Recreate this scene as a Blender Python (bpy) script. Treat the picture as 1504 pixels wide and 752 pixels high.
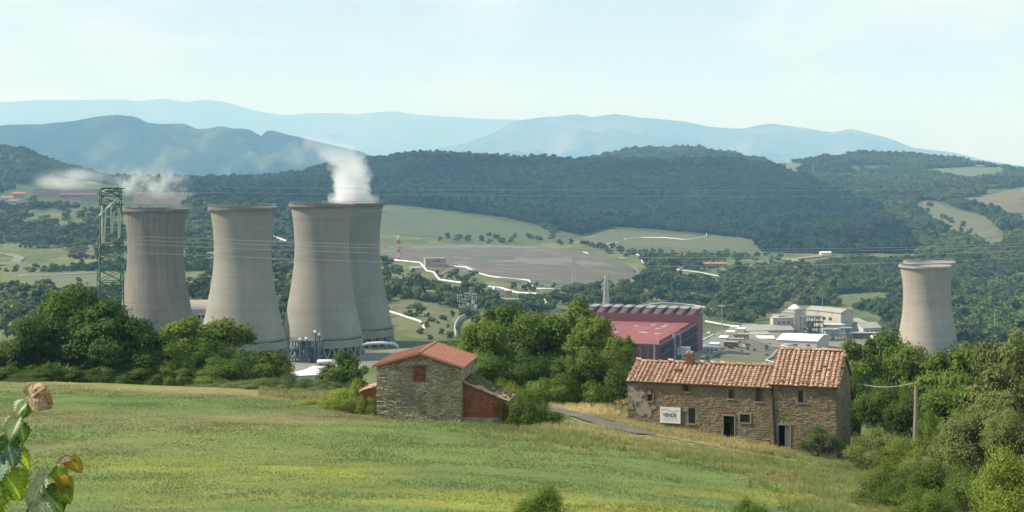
import bpy, bmesh, math, random
import numpy as np
from mathutils import Vector, Matrix, geometry

for o in list(bpy.data.objects):
    bpy.data.objects.remove(o)
scene = bpy.context.scene
COL = scene.collection
R = math.radians

# ------------------------------------------------------------------ camera, light, air
F, U0, VH = 2385.0, 752.0, 235.0        # focal length and horizon of the 1504 px wide photograph
cam_d = bpy.data.cameras.new("camera")
cam = bpy.data.objects.new("camera", cam_d)
COL.objects.link(cam)
cam.location = (0, 0, 0)
cam.rotation_euler = (R(90), 0, 0)
cam_d.sensor_width = 36.0
cam_d.lens = 36.0 * F / 1504.0
cam_d.shift_y = -(376.0 - VH) / 1504.0
cam_d.clip_start = 0.1
cam_d.clip_end = 60000.0
scene.camera = cam

SUN_EL, SUN_AZ = 44.0, -87.0            # degrees; azimuth from +Y, negative is to the left
sd = bpy.data.lights.new("sun", 'SUN')
sd.energy = 4.9
sd.angle = R(0.5)
sd.color = (1.0, 0.965, 0.88)
sun = bpy.data.objects.new("sun", sd)
COL.objects.link(sun)
_s = Vector((math.sin(R(SUN_AZ)) * math.cos(R(SUN_EL)), math.cos(R(SUN_AZ)) * math.cos(R(SUN_EL)), math.sin(R(SUN_EL))))
sun.rotation_euler = _s.to_track_quat('Z', 'Y').to_euler()
sun.location = _s * 400

world = bpy.data.worlds.new("World")
scene.world = world
world.use_nodes = True
wn, wl = world.node_tree.nodes, world.node_tree.links
wn.clear()
w_out = wn.new("ShaderNodeOutputWorld")
w_bg = wn.new("ShaderNodeBackground")
w_sky = wn.new("ShaderNodeTexSky")
w_sky.sky_type = 'NISHITA'
w_sky.sun_disc = False
w_sky.sun_elevation = R(SUN_EL)
w_sky.sun_rotation = R(SUN_AZ)
w_sky.altitude = 400
w_sky.air_density = 1.0
w_sky.dust_density = 2.2
w_sky.ozone_density = 1.2
w_bg.inputs['Strength'].default_value = 0.118
# thin high cloud that veils most of the sky
w_tc = wn.new("ShaderNodeTexCoord")
w_map = wn.new("ShaderNodeMapping")
w_map.inputs['Scale'].default_value = (1.0, 1.0, 3.2)
w_map.inputs['Location'].default_value = (3.1, 0.7, 0.4)
w_n = wn.new("ShaderNodeTexNoise")
w_n.inputs['Scale'].default_value = 5.5
w_n.inputs['Detail'].default_value = 6.0
w_n.inputs['Roughness'].default_value = 0.55
w_n.inputs['Distortion'].default_value = 0.6
w_r = wn.new("ShaderNodeMapRange")
w_r.inputs['From Min'].default_value = 0.46
w_r.inputs['From Max'].default_value = 0.72
w_r.inputs['To Min'].default_value = 0.74
w_r.inputs['To Max'].default_value = 0.97
w_mix = wn.new("ShaderNodeMixRGB")
w_mix.inputs['Color2'].default_value = (3.45, 4.35, 4.65, 1)
wl.new(w_tc.outputs['Generated'], w_map.inputs['Vector'])
wl.new(w_map.outputs['Vector'], w_n.inputs['Vector'])
wl.new(w_n.outputs['Fac'], w_r.inputs['Value'])
wl.new(w_r.outputs['Result'], w_mix.inputs['Fac'])
wl.new(w_sky.outputs['Color'], w_mix.inputs['Color1'])
w_n2 = wn.new("ShaderNodeTexNoise")
w_n2.inputs['Scale'].default_value = 7.0
w_n2.inputs['Detail'].default_value = 7.0
w_n2.inputs['Roughness'].default_value = 0.6
wl.new(w_map.outputs['Vector'], w_n2.inputs['Vector'])
w_r2 = wn.new("ShaderNodeMapRange")
w_r2.inputs['From Min'].default_value = 0.50
w_r2.inputs['From Max'].default_value = 0.68
wl.new(w_n2.outputs['Fac'], w_r2.inputs['Value'])
w_m2 = wn.new("ShaderNodeMixRGB")
w_m2.inputs['Color2'].default_value = (4.75, 5.2, 5.1, 1)
wl.new(w_r2.outputs['Result'], w_m2.inputs['Fac'])
wl.new(w_mix.outputs['Color'], w_m2.inputs['Color1'])
wl.new(w_m2.outputs['Color'], w_bg.inputs['Color'])
wl.new(w_bg.outputs['Background'], w_out.inputs['Surface'])

vs = scene.view_settings
scene.display_settings.display_device = 'sRGB'
vs.view_transform = 'Standard'
vs.look = 'None'
vs.exposure = 0.5
vs.gamma = 1.0
vs.use_curve_mapping = False
scene.render.engine = 'CYCLES'
cy = scene.cycles
cy.max_bounces = 7
cy.diffuse_bounces = 2
cy.glossy_bounces = 2
cy.transmission_bounces = 3
cy.transparent_max_bounces = 8
cy.volume_bounces = 4
cy.caustics_reflective = False
cy.caustics_refractive = False
cy.sample_clamp_indirect = 4.0
cy.use_adaptive_sampling = True
cy.adaptive_threshold = 0.012
cy.use_denoising = True
cy.denoiser = 'OPENIMAGEDENOISE'
cy.denoising_input_passes = 'RGB_ALBEDO_NORMAL'
cy.denoising_prefilter = 'ACCURATE'

HAZE_DENSITY = 9.2e-5
HAZE_COLOR = (0.31, 0.62, 1.0, 1)

# ------------------------------------------------------------------ helpers
rng = np.random.default_rng(11)
rnd = random.Random(5)
ORG = {}

def W(u, v, Y):
    return Vector(((u - U0) * Y / F, Y, (VH - v) * Y / F))

def link(name, data, parent=None):
    o = bpy.data.objects.new(name, data)
    COL.objects.link(o)
    if parent is not None:
        o.parent = parent
    return o

def tag(o, label=None, cat=None, group=None, kind=None):
    if label: o["label"] = label
    if cat: o["category"] = cat
    if group: o["group"] = group
    if kind: o["kind"] = kind
    return o

def thing(name, label, cat, loc=(0, 0, 0), group=None):
    o = link(name, None)
    o.location = loc
    o.empty_display_size = 0.5
    ORG[o.name] = Vector(loc)
    return tag(o, label, cat, group)

class MB:
    def __init__(s):
        s.v, s.f, s.t = [], [], []
    def add(s, vs_, fs, tint=0.5):
        n = len(s.v)
        s.v.extend([tuple(p) for p in vs_])
        for f in fs:
            s.f.append(tuple(i + n for i in f))
            s.t.append(tint)
        return s
    def obox(s, o, a, b, c, tint=0.5):
        o, a, b, c = Vector(o), Vector(a), Vector(b), Vector(c)
        p = [o, o + a, o + a + b, o + b, o + c, o + a + c, o + a + b + c, o + b + c]
        fs = [(0, 3, 2, 1), (4, 5, 6, 7), (0, 1, 5, 4), (1, 2, 6, 5), (2, 3, 7, 6), (3, 0, 4, 7)]
        if a.cross(b).dot(c) < 0:
            fs = [tuple(reversed(f)) for f in fs]
        return s.add(p, fs, tint)
    def box(s, c, sz, tint=0.5):
        c = Vector(c)
        return s.obox((c.x - sz[0] / 2, c.y - sz[1] / 2, c.z - sz[2] / 2), (sz[0], 0, 0), (0, sz[1], 0), (0, 0, sz[2]), tint)
    def tube(s, pts, r, n=6, caps=True, tint=0.5):
        pts = [Vector(p) for p in pts]
        if not isinstance(r, (list, tuple)):
            r = [r] * len(pts)
        rings = []
        for i, p in enumerate(pts):
            if i == 0: d = pts[1] - p
            elif i == len(pts) - 1: d = p - pts[i - 1]
            else: d = (pts[i + 1] - p).normalized() + (p - pts[i - 1]).normalized()
            d.normalize()
            up = Vector((0, 0, 1)) if abs(d.z) < 0.95 else Vector((1, 0, 0))
            x = d.cross(up).normalized()
            y = d.cross(x)
            rings.append([p + (x * math.cos(2 * math.pi * k / n) + y * math.sin(2 * math.pi * k / n)) * r[i] for k in range(n)])
        vv = [q for ring in rings for q in ring]
        ff = []
        for i in range(len(pts) - 1):
            for k in range(n):
                ff.append((i * n + k, i * n + (k + 1) % n, (i + 1) * n + (k + 1) % n, (i + 1) * n + k))
        if caps:
            ff.append(tuple(range(n - 1, -1, -1)))
            ff.append(tuple((len(pts) - 1) * n + k for k in range(n)))
        return s.add(vv, ff, tint)
    def lathe(s, c, prof, n=24, tint=0.5, closed=False):
        c = Vector(c)
        vv, ff = [], []
        for (r, z) in prof:
            for k in range(n):
                a = 2 * math.pi * k / n
                vv.append((c.x + r * math.cos(a), c.y + r * math.sin(a), c.z + z))
        m = len(prof)
        for i in range(m - 1 + (1 if closed else 0)):
            j = (i + 1) % m
            for k in range(n):
                ff.append((i * n + k, i * n + (k + 1) % n, j * n + (k + 1) % n, j * n + k))
        return s.add(vv, ff, tint)
    def build(s, name, mat, parent=None, smooth=False, kind=None, label=None):
        org = ORG.get(parent.name, Vector((0, 0, 0))) if parent is not None else Vector((0, 0, 0))
        me = bpy.data.meshes.new(name)
        vv = [(p[0] - org.x, p[1] - org.y, p[2] - org.z) for p in s.v]
        me.from_pydata(vv, [], s.f)
        at = me.attributes.new("tint", 'FLOAT', 'FACE')
        at.data.foreach_set("value", np.array(s.t, dtype=np.float32))
        if smooth:
            me.polygons.foreach_set("use_smooth", [True] * len(me.polygons))
        me.materials.append(mat)
        me.update()
        o = link(name, me, parent)
        ORG[o.name] = org
        if kind: o["kind"] = kind
        if label: o["label"] = label
        return o

def quad_mesh(name, verts, faces, mat, tint=None, smooth=False):
    """fast mesh from numpy arrays; faces (n,4) or (n,3)"""
    me = bpy.data.meshes.new(name)
    nv, nf, k = len(verts), len(faces), faces.shape[1]
    me.vertices.add(nv)
    me.vertices.foreach_set("co", np.asarray(verts, dtype=np.float32).ravel())
    me.loops.add(nf * k)
    me.loops.foreach_set("vertex_index", np.asarray(faces, dtype=np.int32).ravel())
    me.polygons.add(nf)
    me.polygons.foreach_set("loop_start", np.arange(nf, dtype=np.int32) * k)
    me.polygons.foreach_set("loop_total", np.full(nf, k, dtype=np.int32))
    if smooth:
        me.polygons.foreach_set("use_smooth", np.ones(nf, dtype=bool))
    if tint is not None:
        at = me.attributes.new("tint", 'FLOAT', 'FACE')
        at.data.foreach_set("value", np.asarray(tint, dtype=np.float32))
    me.materials.append(mat)
    me.update(calc_edges=True)
    me.validate()
    return me

# ------------------------------------------------------------------ materials
def new_mat(name):
    m = bpy.data.materials.new(name)
    m.use_nodes = True
    nt = m.node_tree
    b = nt.nodes["Principled BSDF"]
    return m, nt, b

def mixrgb(nt, fac, a, b, mode='MIX'):
    n = nt.nodes.new("ShaderNodeMixRGB")
    n.blend_type = mode
    for key, val in (('Fac', fac), ('Color1', a), ('Color2', b)):
        if hasattr(val, 'is_linked'):
            nt.links.new(val, n.inputs[key])
        elif key == 'Fac':
            n.inputs[key].default_value = val
        else:
            n.inputs[key].default_value = (*val[:3], 1)
    return n.outputs['Color']

def noise(nt, scale, detail=4, rough=0.6, vec=None, stretch=None, dist=0.0):
    if vec is None:
        g = nt.nodes.new("ShaderNodeNewGeometry")
        vec = g.outputs['Position']
    if stretch:
        mp = nt.nodes.new("ShaderNodeMapping")
        mp.inputs['Scale'].default_value = stretch
        nt.links.new(vec, mp.inputs['Vector'])
        vec = mp.outputs['Vector']
    n = nt.nodes.new("ShaderNodeTexNoise")
    n.inputs['Scale'].default_value = scale
    n.inputs['Detail'].default_value = detail
    n.inputs['Roughness'].default_value = rough
    n.inputs['Distortion'].default_value = dist
    nt.links.new(vec, n.inputs['Vector'])
    return n.outputs['Fac']

def ramp(nt, val, a, b, ta=0.0, tb=1.0):
    n = nt.nodes.new("ShaderNodeMapRange")
    n.inputs['From Min'].default_value = a
    n.inputs['From Max'].default_value = b
    n.inputs['To Min'].default_value = ta
    n.inputs['To Max'].default_value = tb
    nt.links.new(val, n.inputs['Value'])
    return n.outputs['Result']

def attr(nt, name, kind='GEOMETRY'):
    n = nt.nodes.new("ShaderNodeAttribute")
    n.attribute_name = name
    n.attribute_type = kind
    return n

def bump(nt, b, height, strength=0.3, dist=0.05):
    n = nt.nodes.new("ShaderNodeBump")
    n.inputs['Strength'].default_value = strength
    n.inputs['Distance'].default_value = dist
    nt.links.new(height, n.inputs['Height'])
    nt.links.new(n.outputs['Normal'], b.inputs['Normal'])

def pmat(name, c1, c2=None, scale=1.0, rough=0.8, metal=0.0, bmp=0.0, bdist=0.05, tint=0.0, stretch=None, c3=None, scale3=6.0, coord='pos'):
    """two-tone noisy surface; tint = how much the per-face attribute changes brightness"""
    m, nt, b = new_mat(name)
    c2 = c2 or tuple(x * 0.8 for x in c1)
    vec = None
    if coord == 'obj':
        vec = nt.nodes.new("ShaderNodeTexCoord").outputs['Object']
    f = noise(nt, scale, 5, 0.62, vec=vec, stretch=stretch)
    col = mixrgb(nt, ramp(nt, f, 0.32, 0.68), c1, c2)
    if c3:
        f3 = noise(nt, scale3, 3, 0.6, vec=vec)
        col = mixrgb(nt, ramp(nt, f3, 0.55, 0.72), col, c3)
    if tint:
        t = attr(nt, "tint").outputs['Fac']
        k = ramp(nt, t, 0, 1, 1 - tint, 1 + tint)
        mul = nt.nodes.new("ShaderNodeVectorMath")
        mul.operation = 'SCALE'
        nt.links.new(col, mul.inputs[0])
        nt.links.new(k, mul.inputs['Scale'])
        col = mul.outputs['Vector']
    nt.links.new(col, b.inputs['Base Color'])
    b.inputs['Roughness'].default_value = rough
    b.inputs['Metallic'].default_value = metal
    b.inputs['Specular IOR Level'].default_value = 0.3
    if bmp:
        bump(nt, b, f, bmp, bdist)
    return m

def leaf_mat(name, c1, c2, trans=0.3, var=0.35, inst=False):
    m, nt, b = new_mat(name)
    t = attr(nt, "tint").outputs['Fac']
    col = mixrgb(nt, t, c1, c2)
    if inst:
        ia = attr(nt, "gc", 'INSTANCER')
        k = ramp(nt, ia.outputs['Fac'], 0, 1, 1 - var, 1 + var)
        hue = mixrgb(nt, ia.outputs['Fac'], (0.93, 1.0, 1.1), (1.12, 1.02, 0.8))
    else:
        oi = nt.nodes.new("ShaderNodeObjectInfo")
        k = ramp(nt, oi.outputs['Random'], 0, 1, 1 - var * 0.6, 1 + var * 0.6)
        hue = mixrgb(nt, oi.outputs['Random'], (0.95, 1.0, 1.06), (1.08, 1.02, 0.88))
    col = mixrgb(nt, 1.0, col, hue, 'MULTIPLY')
    mul = nt.nodes.new("ShaderNodeVectorMath")
    mul.operation = 'SCALE'
    nt.links.new(col, mul.inputs[0])
    nt.links.new(k, mul.inputs['Scale'])
    col = mul.outputs['Vector']
    nt.links.new(col, b.inputs['Base Color'])
    b.inputs['Roughness'].default_value = 0.65
    b.inputs['Specular IOR Level'].default_value = 0.10
    tr = nt.nodes.new("ShaderNodeBsdfTranslucent")
    warm = mixrgb(nt, 1.0, col, (1.25, 1.2, 0.55), 'MULTIPLY')
    nt.links.new(warm, tr.inputs['Color'])
    mx = nt.nodes.new("ShaderNodeMixShader")
    mx.inputs['Fac'].default_value = trans
    nt.links.new(b.outputs['BSDF'], mx.inputs[1])
    nt.links.new(tr.outputs['BSDF'], mx.inputs[2])
    nt.links.new(mx.outputs['Shader'], nt.nodes["Material Output"].inputs['Surface'])
    return m

M = {}
M['white_pipe'] = pmat("white_pipe", (0.70, 0.70, 0.67), (0.50, 0.50, 0.49), 0.12, 0.45)
M['grey_pipe'] = pmat("grey_pipe", (0.45, 0.45, 0.44), (0.36, 0.36, 0.36), 0.05, 0.5)
M['steel'] = pmat("galvanised_steel", (0.34, 0.35, 0.35), (0.26, 0.27, 0.27), 0.2, 0.5, 0.3)
M['green_steel'] = pmat("green_painted_steel", (0.035, 0.13, 0.075), (0.05, 0.10, 0.06), 0.6, 0.55)
M['cable'] = pmat("cable_aluminium", (0.42, 0.44, 0.45), (0.36, 0.38, 0.39), 0.05, 0.5)
M['insulator'] = pmat("pale_insulator", (0.50, 0.50, 0.46), (0.40, 0.40, 0.37), 0.5, 0.5)
M['red_paint'] = pmat("red_paint", (0.50, 0.09, 0.05), (0.40, 0.08, 0.05), 0.3, 0.6)
M['white_paint'] = pmat("white_paint", (0.72, 0.72, 0.70), (0.60, 0.60, 0.58), 0.1, 0.6)
M['beige_wall'] = pmat("beige_render", (0.50, 0.465, 0.395), (0.40, 0.375, 0.325), 0.08, 0.9, c3=(0.34, 0.30, 0.26), scale3=0.3)
M['pale_wall'] = pmat("pale_render", (0.55, 0.54, 0.50), (0.45, 0.44, 0.41), 0.08, 0.9, c3=(0.36, 0.35, 0.33), scale3=0.3)
M['pink_wall'] = pmat("pink_render", (0.40, 0.30, 0.26), (0.34, 0.26, 0.23), 0.05, 0.9, c3=(0.28, 0.22, 0.20), scale3=0.2)
M['grey_roof'] = pmat("grey_sheet_roof", (0.34, 0.32, 0.28), (0.27, 0.255, 0.225), 0.15, 0.7)
M['white_roof'] = pmat("white_sheet_roof", (0.80, 0.79, 0.75), (0.70, 0.69, 0.66), 0.1, 0.6)
M['dark_glass'] = pmat("dark_glass", (0.03, 0.035, 0.04), (0.05, 0.055, 0.06), 0.5, 0.15)
M['dark_void'] = pmat("dark_timber_and_void", (0.035, 0.03, 0.027), (0.025, 0.022, 0.02), 2.0, 0.9)
M['tyre'] = pmat("black_rubber", (0.03, 0.03, 0.03), (0.022, 0.022, 0.022), 2.0, 0.9)
M['terracotta'] = pmat("terracotta_far", (0.42, 0.17, 0.09), (0.33, 0.14, 0.08), 0.3, 0.9)
M['far_red'] = pmat("dark_red_far", (0.22, 0.07, 0.06), (0.18, 0.06, 0.055), 0.3, 0.9)
M['concrete'] = pmat("plain_concrete", (0.40, 0.38, 0.34), (0.31, 0.29, 0.26), 0.3, 0.9, bmp=0.2)
M['process_blue'] = pmat("blue_grey_steel", (0.075, 0.088, 0.105), (0.10, 0.11, 0.12), 0.5, 0.6)
M['bark'] = pmat("bark", (0.13, 0.10, 0.07), (0.07, 0.055, 0.04), 3.0, 0.95, stretch=(1, 1, 0.25), bmp=0.5, coord='obj')
M['pole_wood'] = pmat("weathered_pole", (0.26, 0.235, 0.19), (0.19, 0.17, 0.14), 3.0, 0.9, stretch=(1, 1, 0.2), bmp=0.3)
# ------------------------------------------------------------------ terrain
def vnoise(x, y, seed=0):
    x, y = np.asarray(x, float), np.asarray(y, float)
    xi, yi = np.floor(x).astype(np.int64), np.floor(y).astype(np.int64)
    xf, yf = x - xi, y - yi
    def h(a, b):
        n = (a * 374761393 + b * 668265263 + seed * 974711) & 0x7fffffff
        n = ((n ^ (n >> 13)) * 1274126177) & 0x7fffffff
        n = n ^ (n >> 16)
        return (n & 0xffff) / 65535.0
    sx, sy = xf * xf * (3 - 2 * xf), yf * yf * (3 - 2 * yf)
    a = h(xi, yi) * (1 - sx) + h(xi + 1, yi) * sx
    b = h(xi, yi + 1) * (1 - sx) + h(xi + 1, yi + 1) * sx
    return (a * (1 - sy) + b * sy) * 2 - 1

def fbm(x, y, o=4, seed=0, gain=0.5):
    s, a = 0.0, 1.0
    for i in range(o):
        s = s + a * vnoise(x * 2 ** i, y * 2 ** i, seed + i)
        a *= gain
    return s

RU = [-400, 0, 150, 300, 450, 600, 750, 900, 1050, 1200, 1350, 1504, 1900]
ROWS = [
 (2,   None, -1.9), (12, None, -4.0), (25, None, -6.6),
 (40,  [835] * 13),
 (60,  [768, 768, 768, 768, 768, 769, 772, 777, 783, 790, 796, 800, 805]),
 (80,  [697, 699, 700, 702, 705, 709, 716, 726, 738, 752, 765, 775, 790]),
 (100, [644, 648, 650, 653, 656, 661, 667, 675, 690, 710, 722, 730, 745]),
 (120, [600, 604, 606, 609, 612, 618, 628, 640, 658, 686, 700, 706, 720]),
 (135, [574, 579, 582, 586, 591, 597, 603, 611, 632, 660, 680, 690, 700]),
 (150, [556, 561, 564, 569, 575, 581, 586, 592, 606, 635, 662, 670, 690]),
 (180, [585, 590, 590, 592, 594, 594, 590, 598, 612, 640, 660, 668, 690]),
 (240, [670, 672, 672, 674, 676, 676, 672, 676, 682, 690, 690, 690, 690]),
 (340, [690] * 13),
 (500, [588, 588, 588, 588, 590, 592, 600, 620, 645, 664, 670, 670, 670]),
 (640, [522, 522, 517, 520, 521, 519, 540, 560, 585, 600, 610, 612, 612]),
 (740, [482, 480, 470, 478, 490, 492, 502, 525, 540, 550, 560, 562, 562]),
 (850, [462, 460, 445, 447, 460, 466, 477, 502, 510, 522, 536, 538, 538]),
 (1000, [430, 430, 424, 420, 425, 437, 450, 457, 481, 493, 499, 497, 495]),
 (1250, [400, 400, 400, 398, 395, 405, 415, 425, 440, 450, 455, 450, 440]),
 (1500, [375, 375, 372, 372, 372, 378, 382, 392, 408, 415, 420, 415, 400]),
 (1800, [336, 335, 328, 335, 345, 358, 360, 366, 376, 380, 386, 375, 360]),
 (2150, [305, 305, 302, 305, 315, 330, 335, 347, 350, 352, 352, 332, 320]),
 (2500, [284, 284, 284, 290, 290, 298, 308, 328, 330, 322, 312, 302, 290]),
 (2900, [258, 258, 275, 280, 266, 266, 272, 280, 284, 284, 286, 278, 270]),
 (3300, [(-400, 205), (0, 219), (40, 227), (90, 247), (150, 264), (200, 268), (340, 269), (430, 263), (480, 250), (540, 242), (600, 235), (640, 231), (700, 235), (760, 242), (850, 242), (900, 242), (1000, 240), (1100, 244), (1150, 256), (1200, 264), (1350, 266), (1504, 264), (1900, 262)]),
 (3700, [(-400, 220), (0, 235), (150, 274), (340, 276), (480, 262), (640, 245), (760, 252), (900, 244), (1000, 242), (1100, 243), (1200, 248), (1350, 247), (1504, 256), (1900, 262)]),
 (4200, [(-400, 240), (0, 252), (300, 278), (640, 256), (760, 252), (850, 243), (880, 234), (920, 225), (960, 221), (1040, 226), (1100, 235), (1140, 242), (1180, 236), (1260, 227), (1330, 230), (1400, 236), (1450, 245), (1504, 254), (1900, 268)]),
 (4700, [(-400, 275), (0, 280), (600, 280), (960, 262), (1300, 262), (1504, 275), (1900, 280)]),
 (5400, [(-400, 318), (1900, 318)]),
]
_ud = np.linspace(-1400, 2900, 861)                     # 5 px steps
_ly = np.log(np.array([r[0] for r in ROWS], float))
_zk = []
for r in ROWS:
    if r[1] is None:
        z = np.full_like(_ud, r[2])
    else:
        if isinstance(r[1][0], tuple):
            uu, vv = zip(*r[1])
            sg = 3
        else:
            uu, vv = RU, r[1]
            sg = 9
        v = np.interp(_ud, uu, vv)
        k = np.exp(-0.5 * (np.arange(-4 * sg, 4 * sg + 1) / sg) ** 2)
        k /= k.sum()
        v = np.convolve(np.pad(v, 4 * sg, mode='edge'), k, mode='valid')
        z = (VH - v) * r[0] / F
    _zk.append(z)
_zk = np.array(_zk)
# monotone cubic along log distance
_h = np.diff(_ly)[:, None]
_d = np.diff(_zk, axis=0) / _h
_m = np.zeros_like(_zk)
_w1, _w2 = 2 * _h[1:] + _h[:-1], _h[1:] + 2 * _h[:-1]
_pos = (_d[:-1] * _d[1:]) > 0
with np.errstate(divide='ignore', invalid='ignore'):
    _mm = (_w1 + _w2) / (_w1 / _d[:-1] + _w2 / _d[1:])
_m[1:-1] = np.where(_pos, _mm, 0)
_m[0], _m[-1] = _d[0], _d[-1]
NLY = 1400
_lyd = np.linspace(_ly[0], _ly[-1], NLY)
_seg = np.clip(np.searchsorted(_ly, _lyd, side='right') - 1, 0, len(_ly) - 2)
_t = ((_lyd - _ly[_seg]) / (_ly[_seg + 1] - _ly[_seg]))[:, None]
_hh = (_ly[_seg + 1] - _ly[_seg])[:, None]
ZT = ((2 * _t ** 3 - 3 * _t ** 2 + 1) * _zk[_seg] + (_t ** 3 - 2 * _t ** 2 + _t) * _hh * _m[_seg]
      + (-2 * _t ** 3 + 3 * _t ** 2) * _zk[_seg + 1] + (_t ** 3 - _t ** 2) * _hh * _m[_seg + 1])

HA = ((922 - U0) * 138.0 / F, 138.0)
_hb = ((1229 - U0) * 132.0 / F - HA[0], -6.0)
HE = (_hb[0] / math.hypot(*_hb), _hb[1] / math.hypot(*_hb))
def Z(x, Y):
    x, Y = np.asarray(x, float), np.asarray(Y, float)
    Yc = np.clip(Y, 2.0, 5400.0)
    u = U0 + F * x / np.maximum(Yc, 60.0)
    a = np.clip((u - _ud[0]) / 5.0, 0, len(_ud) - 1.001)
    b = np.clip((np.log(Yc) - _ly[0]) / (_ly[-1] - _ly[0]) * (NLY - 1), 0, NLY - 1.001)
    ai, bi = a.astype(int), b.astype(int)
    af, bf = a - ai, b - bi
    z = ((ZT[bi, ai] * (1 - af) + ZT[bi, ai + 1] * af) * (1 - bf) + (ZT[bi + 1, ai] * (1 - af) + ZT[bi + 1, ai + 1] * af) * bf)
    amp_far = np.clip((Y - 900) / 1500, 0, 1) * 5.0
    amp_mid = np.clip((Y - 160) / 300, 0, 1) * 0.9
    z = z + amp_far * fbm(x / 170, Y / 170, 3, 3) + amp_mid * fbm(x / 45, Y / 45, 3, 7) + 0.10 * np.clip((Y - 20) / 40, 0, 1) * fbm(x / 5, Y / 5, 3, 9)
    # the bench cut for the farmhouse
    qx, qy = x - HA[0], Y - HA[1]
    s_, t_ = qx * HE[0] + qy * HE[1], -qx * HE[1] + qy * HE[0]
    dd = np.hypot(np.maximum(0, np.maximum(-s_, s_ - 17.6)), np.maximum(0, np.maximum(-t_ - .6, t_ - 7.0)))
    k_ = np.clip(1 - dd / 4.0, 0, 1)
    z = z - 0.62 * k_ * k_ * (3 - 2 * k_)
    # levelled ground under the cooling towers
    dd = np.hypot((x + 70.0) / 46.0, (Y - 690.0) / 62.0)
    k_ = np.clip((1.30 - dd) / 0.34, 0, 1)
    k_ = k_ * k_ * (3 - 2 * k_)
    z = z * (1 - k_) + np.minimum(z, -82.2) * k_
    s_, t_ = x + 10.4, Y - 123.9
    dd = np.hypot(np.maximum(0, np.maximum(2.5 - s_, s_ - 10.5)), np.maximum(0, np.maximum(-t_ - .8, t_ - 6.0)))
    k_ = np.clip(1 - dd / 3.0, 0, 1)
    z = z - 0.45 * k_ * k_ * (3 - 2 * k_)
    return z

def Zs(x, Y):
    return float(Z(np.array([x]), np.array([Y]))[0])

def G(u, v, Y0=40.0, Y1=5200.0):
    """first point of the ground seen at a pixel of the photograph"""
    Ys = np.exp(np.linspace(math.log(Y0), math.log(Y1), 1500))
    xs = (u - U0) * Ys / F
    V = VH - F * Z(xs, Ys) / Ys
    idx = np.nonzero(V <= v)[0]
    i = idx[0] if len(idx) else int(np.argmin(np.abs(V - v)))
    Y = Ys[i]
    if i > 0 and len(idx) and V[i - 1] > v:
        k = (V[i - 1] - v) / max(1e-6, V[i - 1] - V[i])
        Y = Ys[i - 1] + k * (Ys[i] - Ys[i - 1])
    x = (u - U0) * Y / F
    return Vector((x, Y, Zs(x, Y)))

def inpoly(u, v, poly):
    u, v = np.asarray(u), np.asarray(v)
    inside = np.zeros(u.shape, bool)
    n = len(poly)
    for i in range(n):
        (x1, y1), (x2, y2) = poly[i], poly[(i + 1) % n]
        c = ((y1 > v) != (y2 > v)) & (u < (x2 - x1) * (v - y1) / ((y2 - y1) if y2 != y1 else 1e-9) + x1)
        inside ^= c
    return inside

# land cover, as outlines on the ground (u, v of the photograph) -> colour of the soil or sward
C_MEADOW = (0.100, 0.128, 0.042)
C_CROP = (0.130, 0.172, 0.056)
C_DRY = (0.37, 0.29, 0.145)
C_FOREST = (0.040, 0.058, 0.024)
C_SCRUB = (0.07, 0.092, 0.034)
C_SOIL = (0.20, 0.165, 0.12)
# edge of the mown field, as photo outline -> world polygon
FIELD_PX = [(-500, 566), (0, 563), (150, 568), (300, 578), (430, 583), (500, 598), (553, 612), (640, 628), (760, 650), (900, 660), (1000, 676), (1090, 700), (1160, 735), (1210, 790), (1230, 900), (-500, 900)]
def field_poly():
    out = []
    for (u, v) in FIELD_PX:
        p = G(u, v, 20, 160)
        out.append((p.x, p.y))
    return out
FIELD = field_poly()
def poly_px(px, Y0, Y1, step=6, jit=1.0):
    out = []
    n = len(px)
    for i in range(n):
        (a, b), (c, d) = px[i], px[(i + 1) % n]
        k = max(1, int(max(abs(c - a), abs(d - b)) / step))
        for j in range(k):
            t = j / k
            uu, vv = a + (c - a) * t, b + (d - b) * t
            uu += jit * 4.5 * float(fbm(np.array([uu / 17.0]), np.array([vv / 7.0]), 3, 51)[0])
            vv += jit * 2.0 * float(fbm(np.array([uu / 13.0]), np.array([vv / 6.0]), 3, 52)[0])
            p = G(uu, vv, Y0, Y1)
            out.append((p.x, p.y))
    return out

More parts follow.
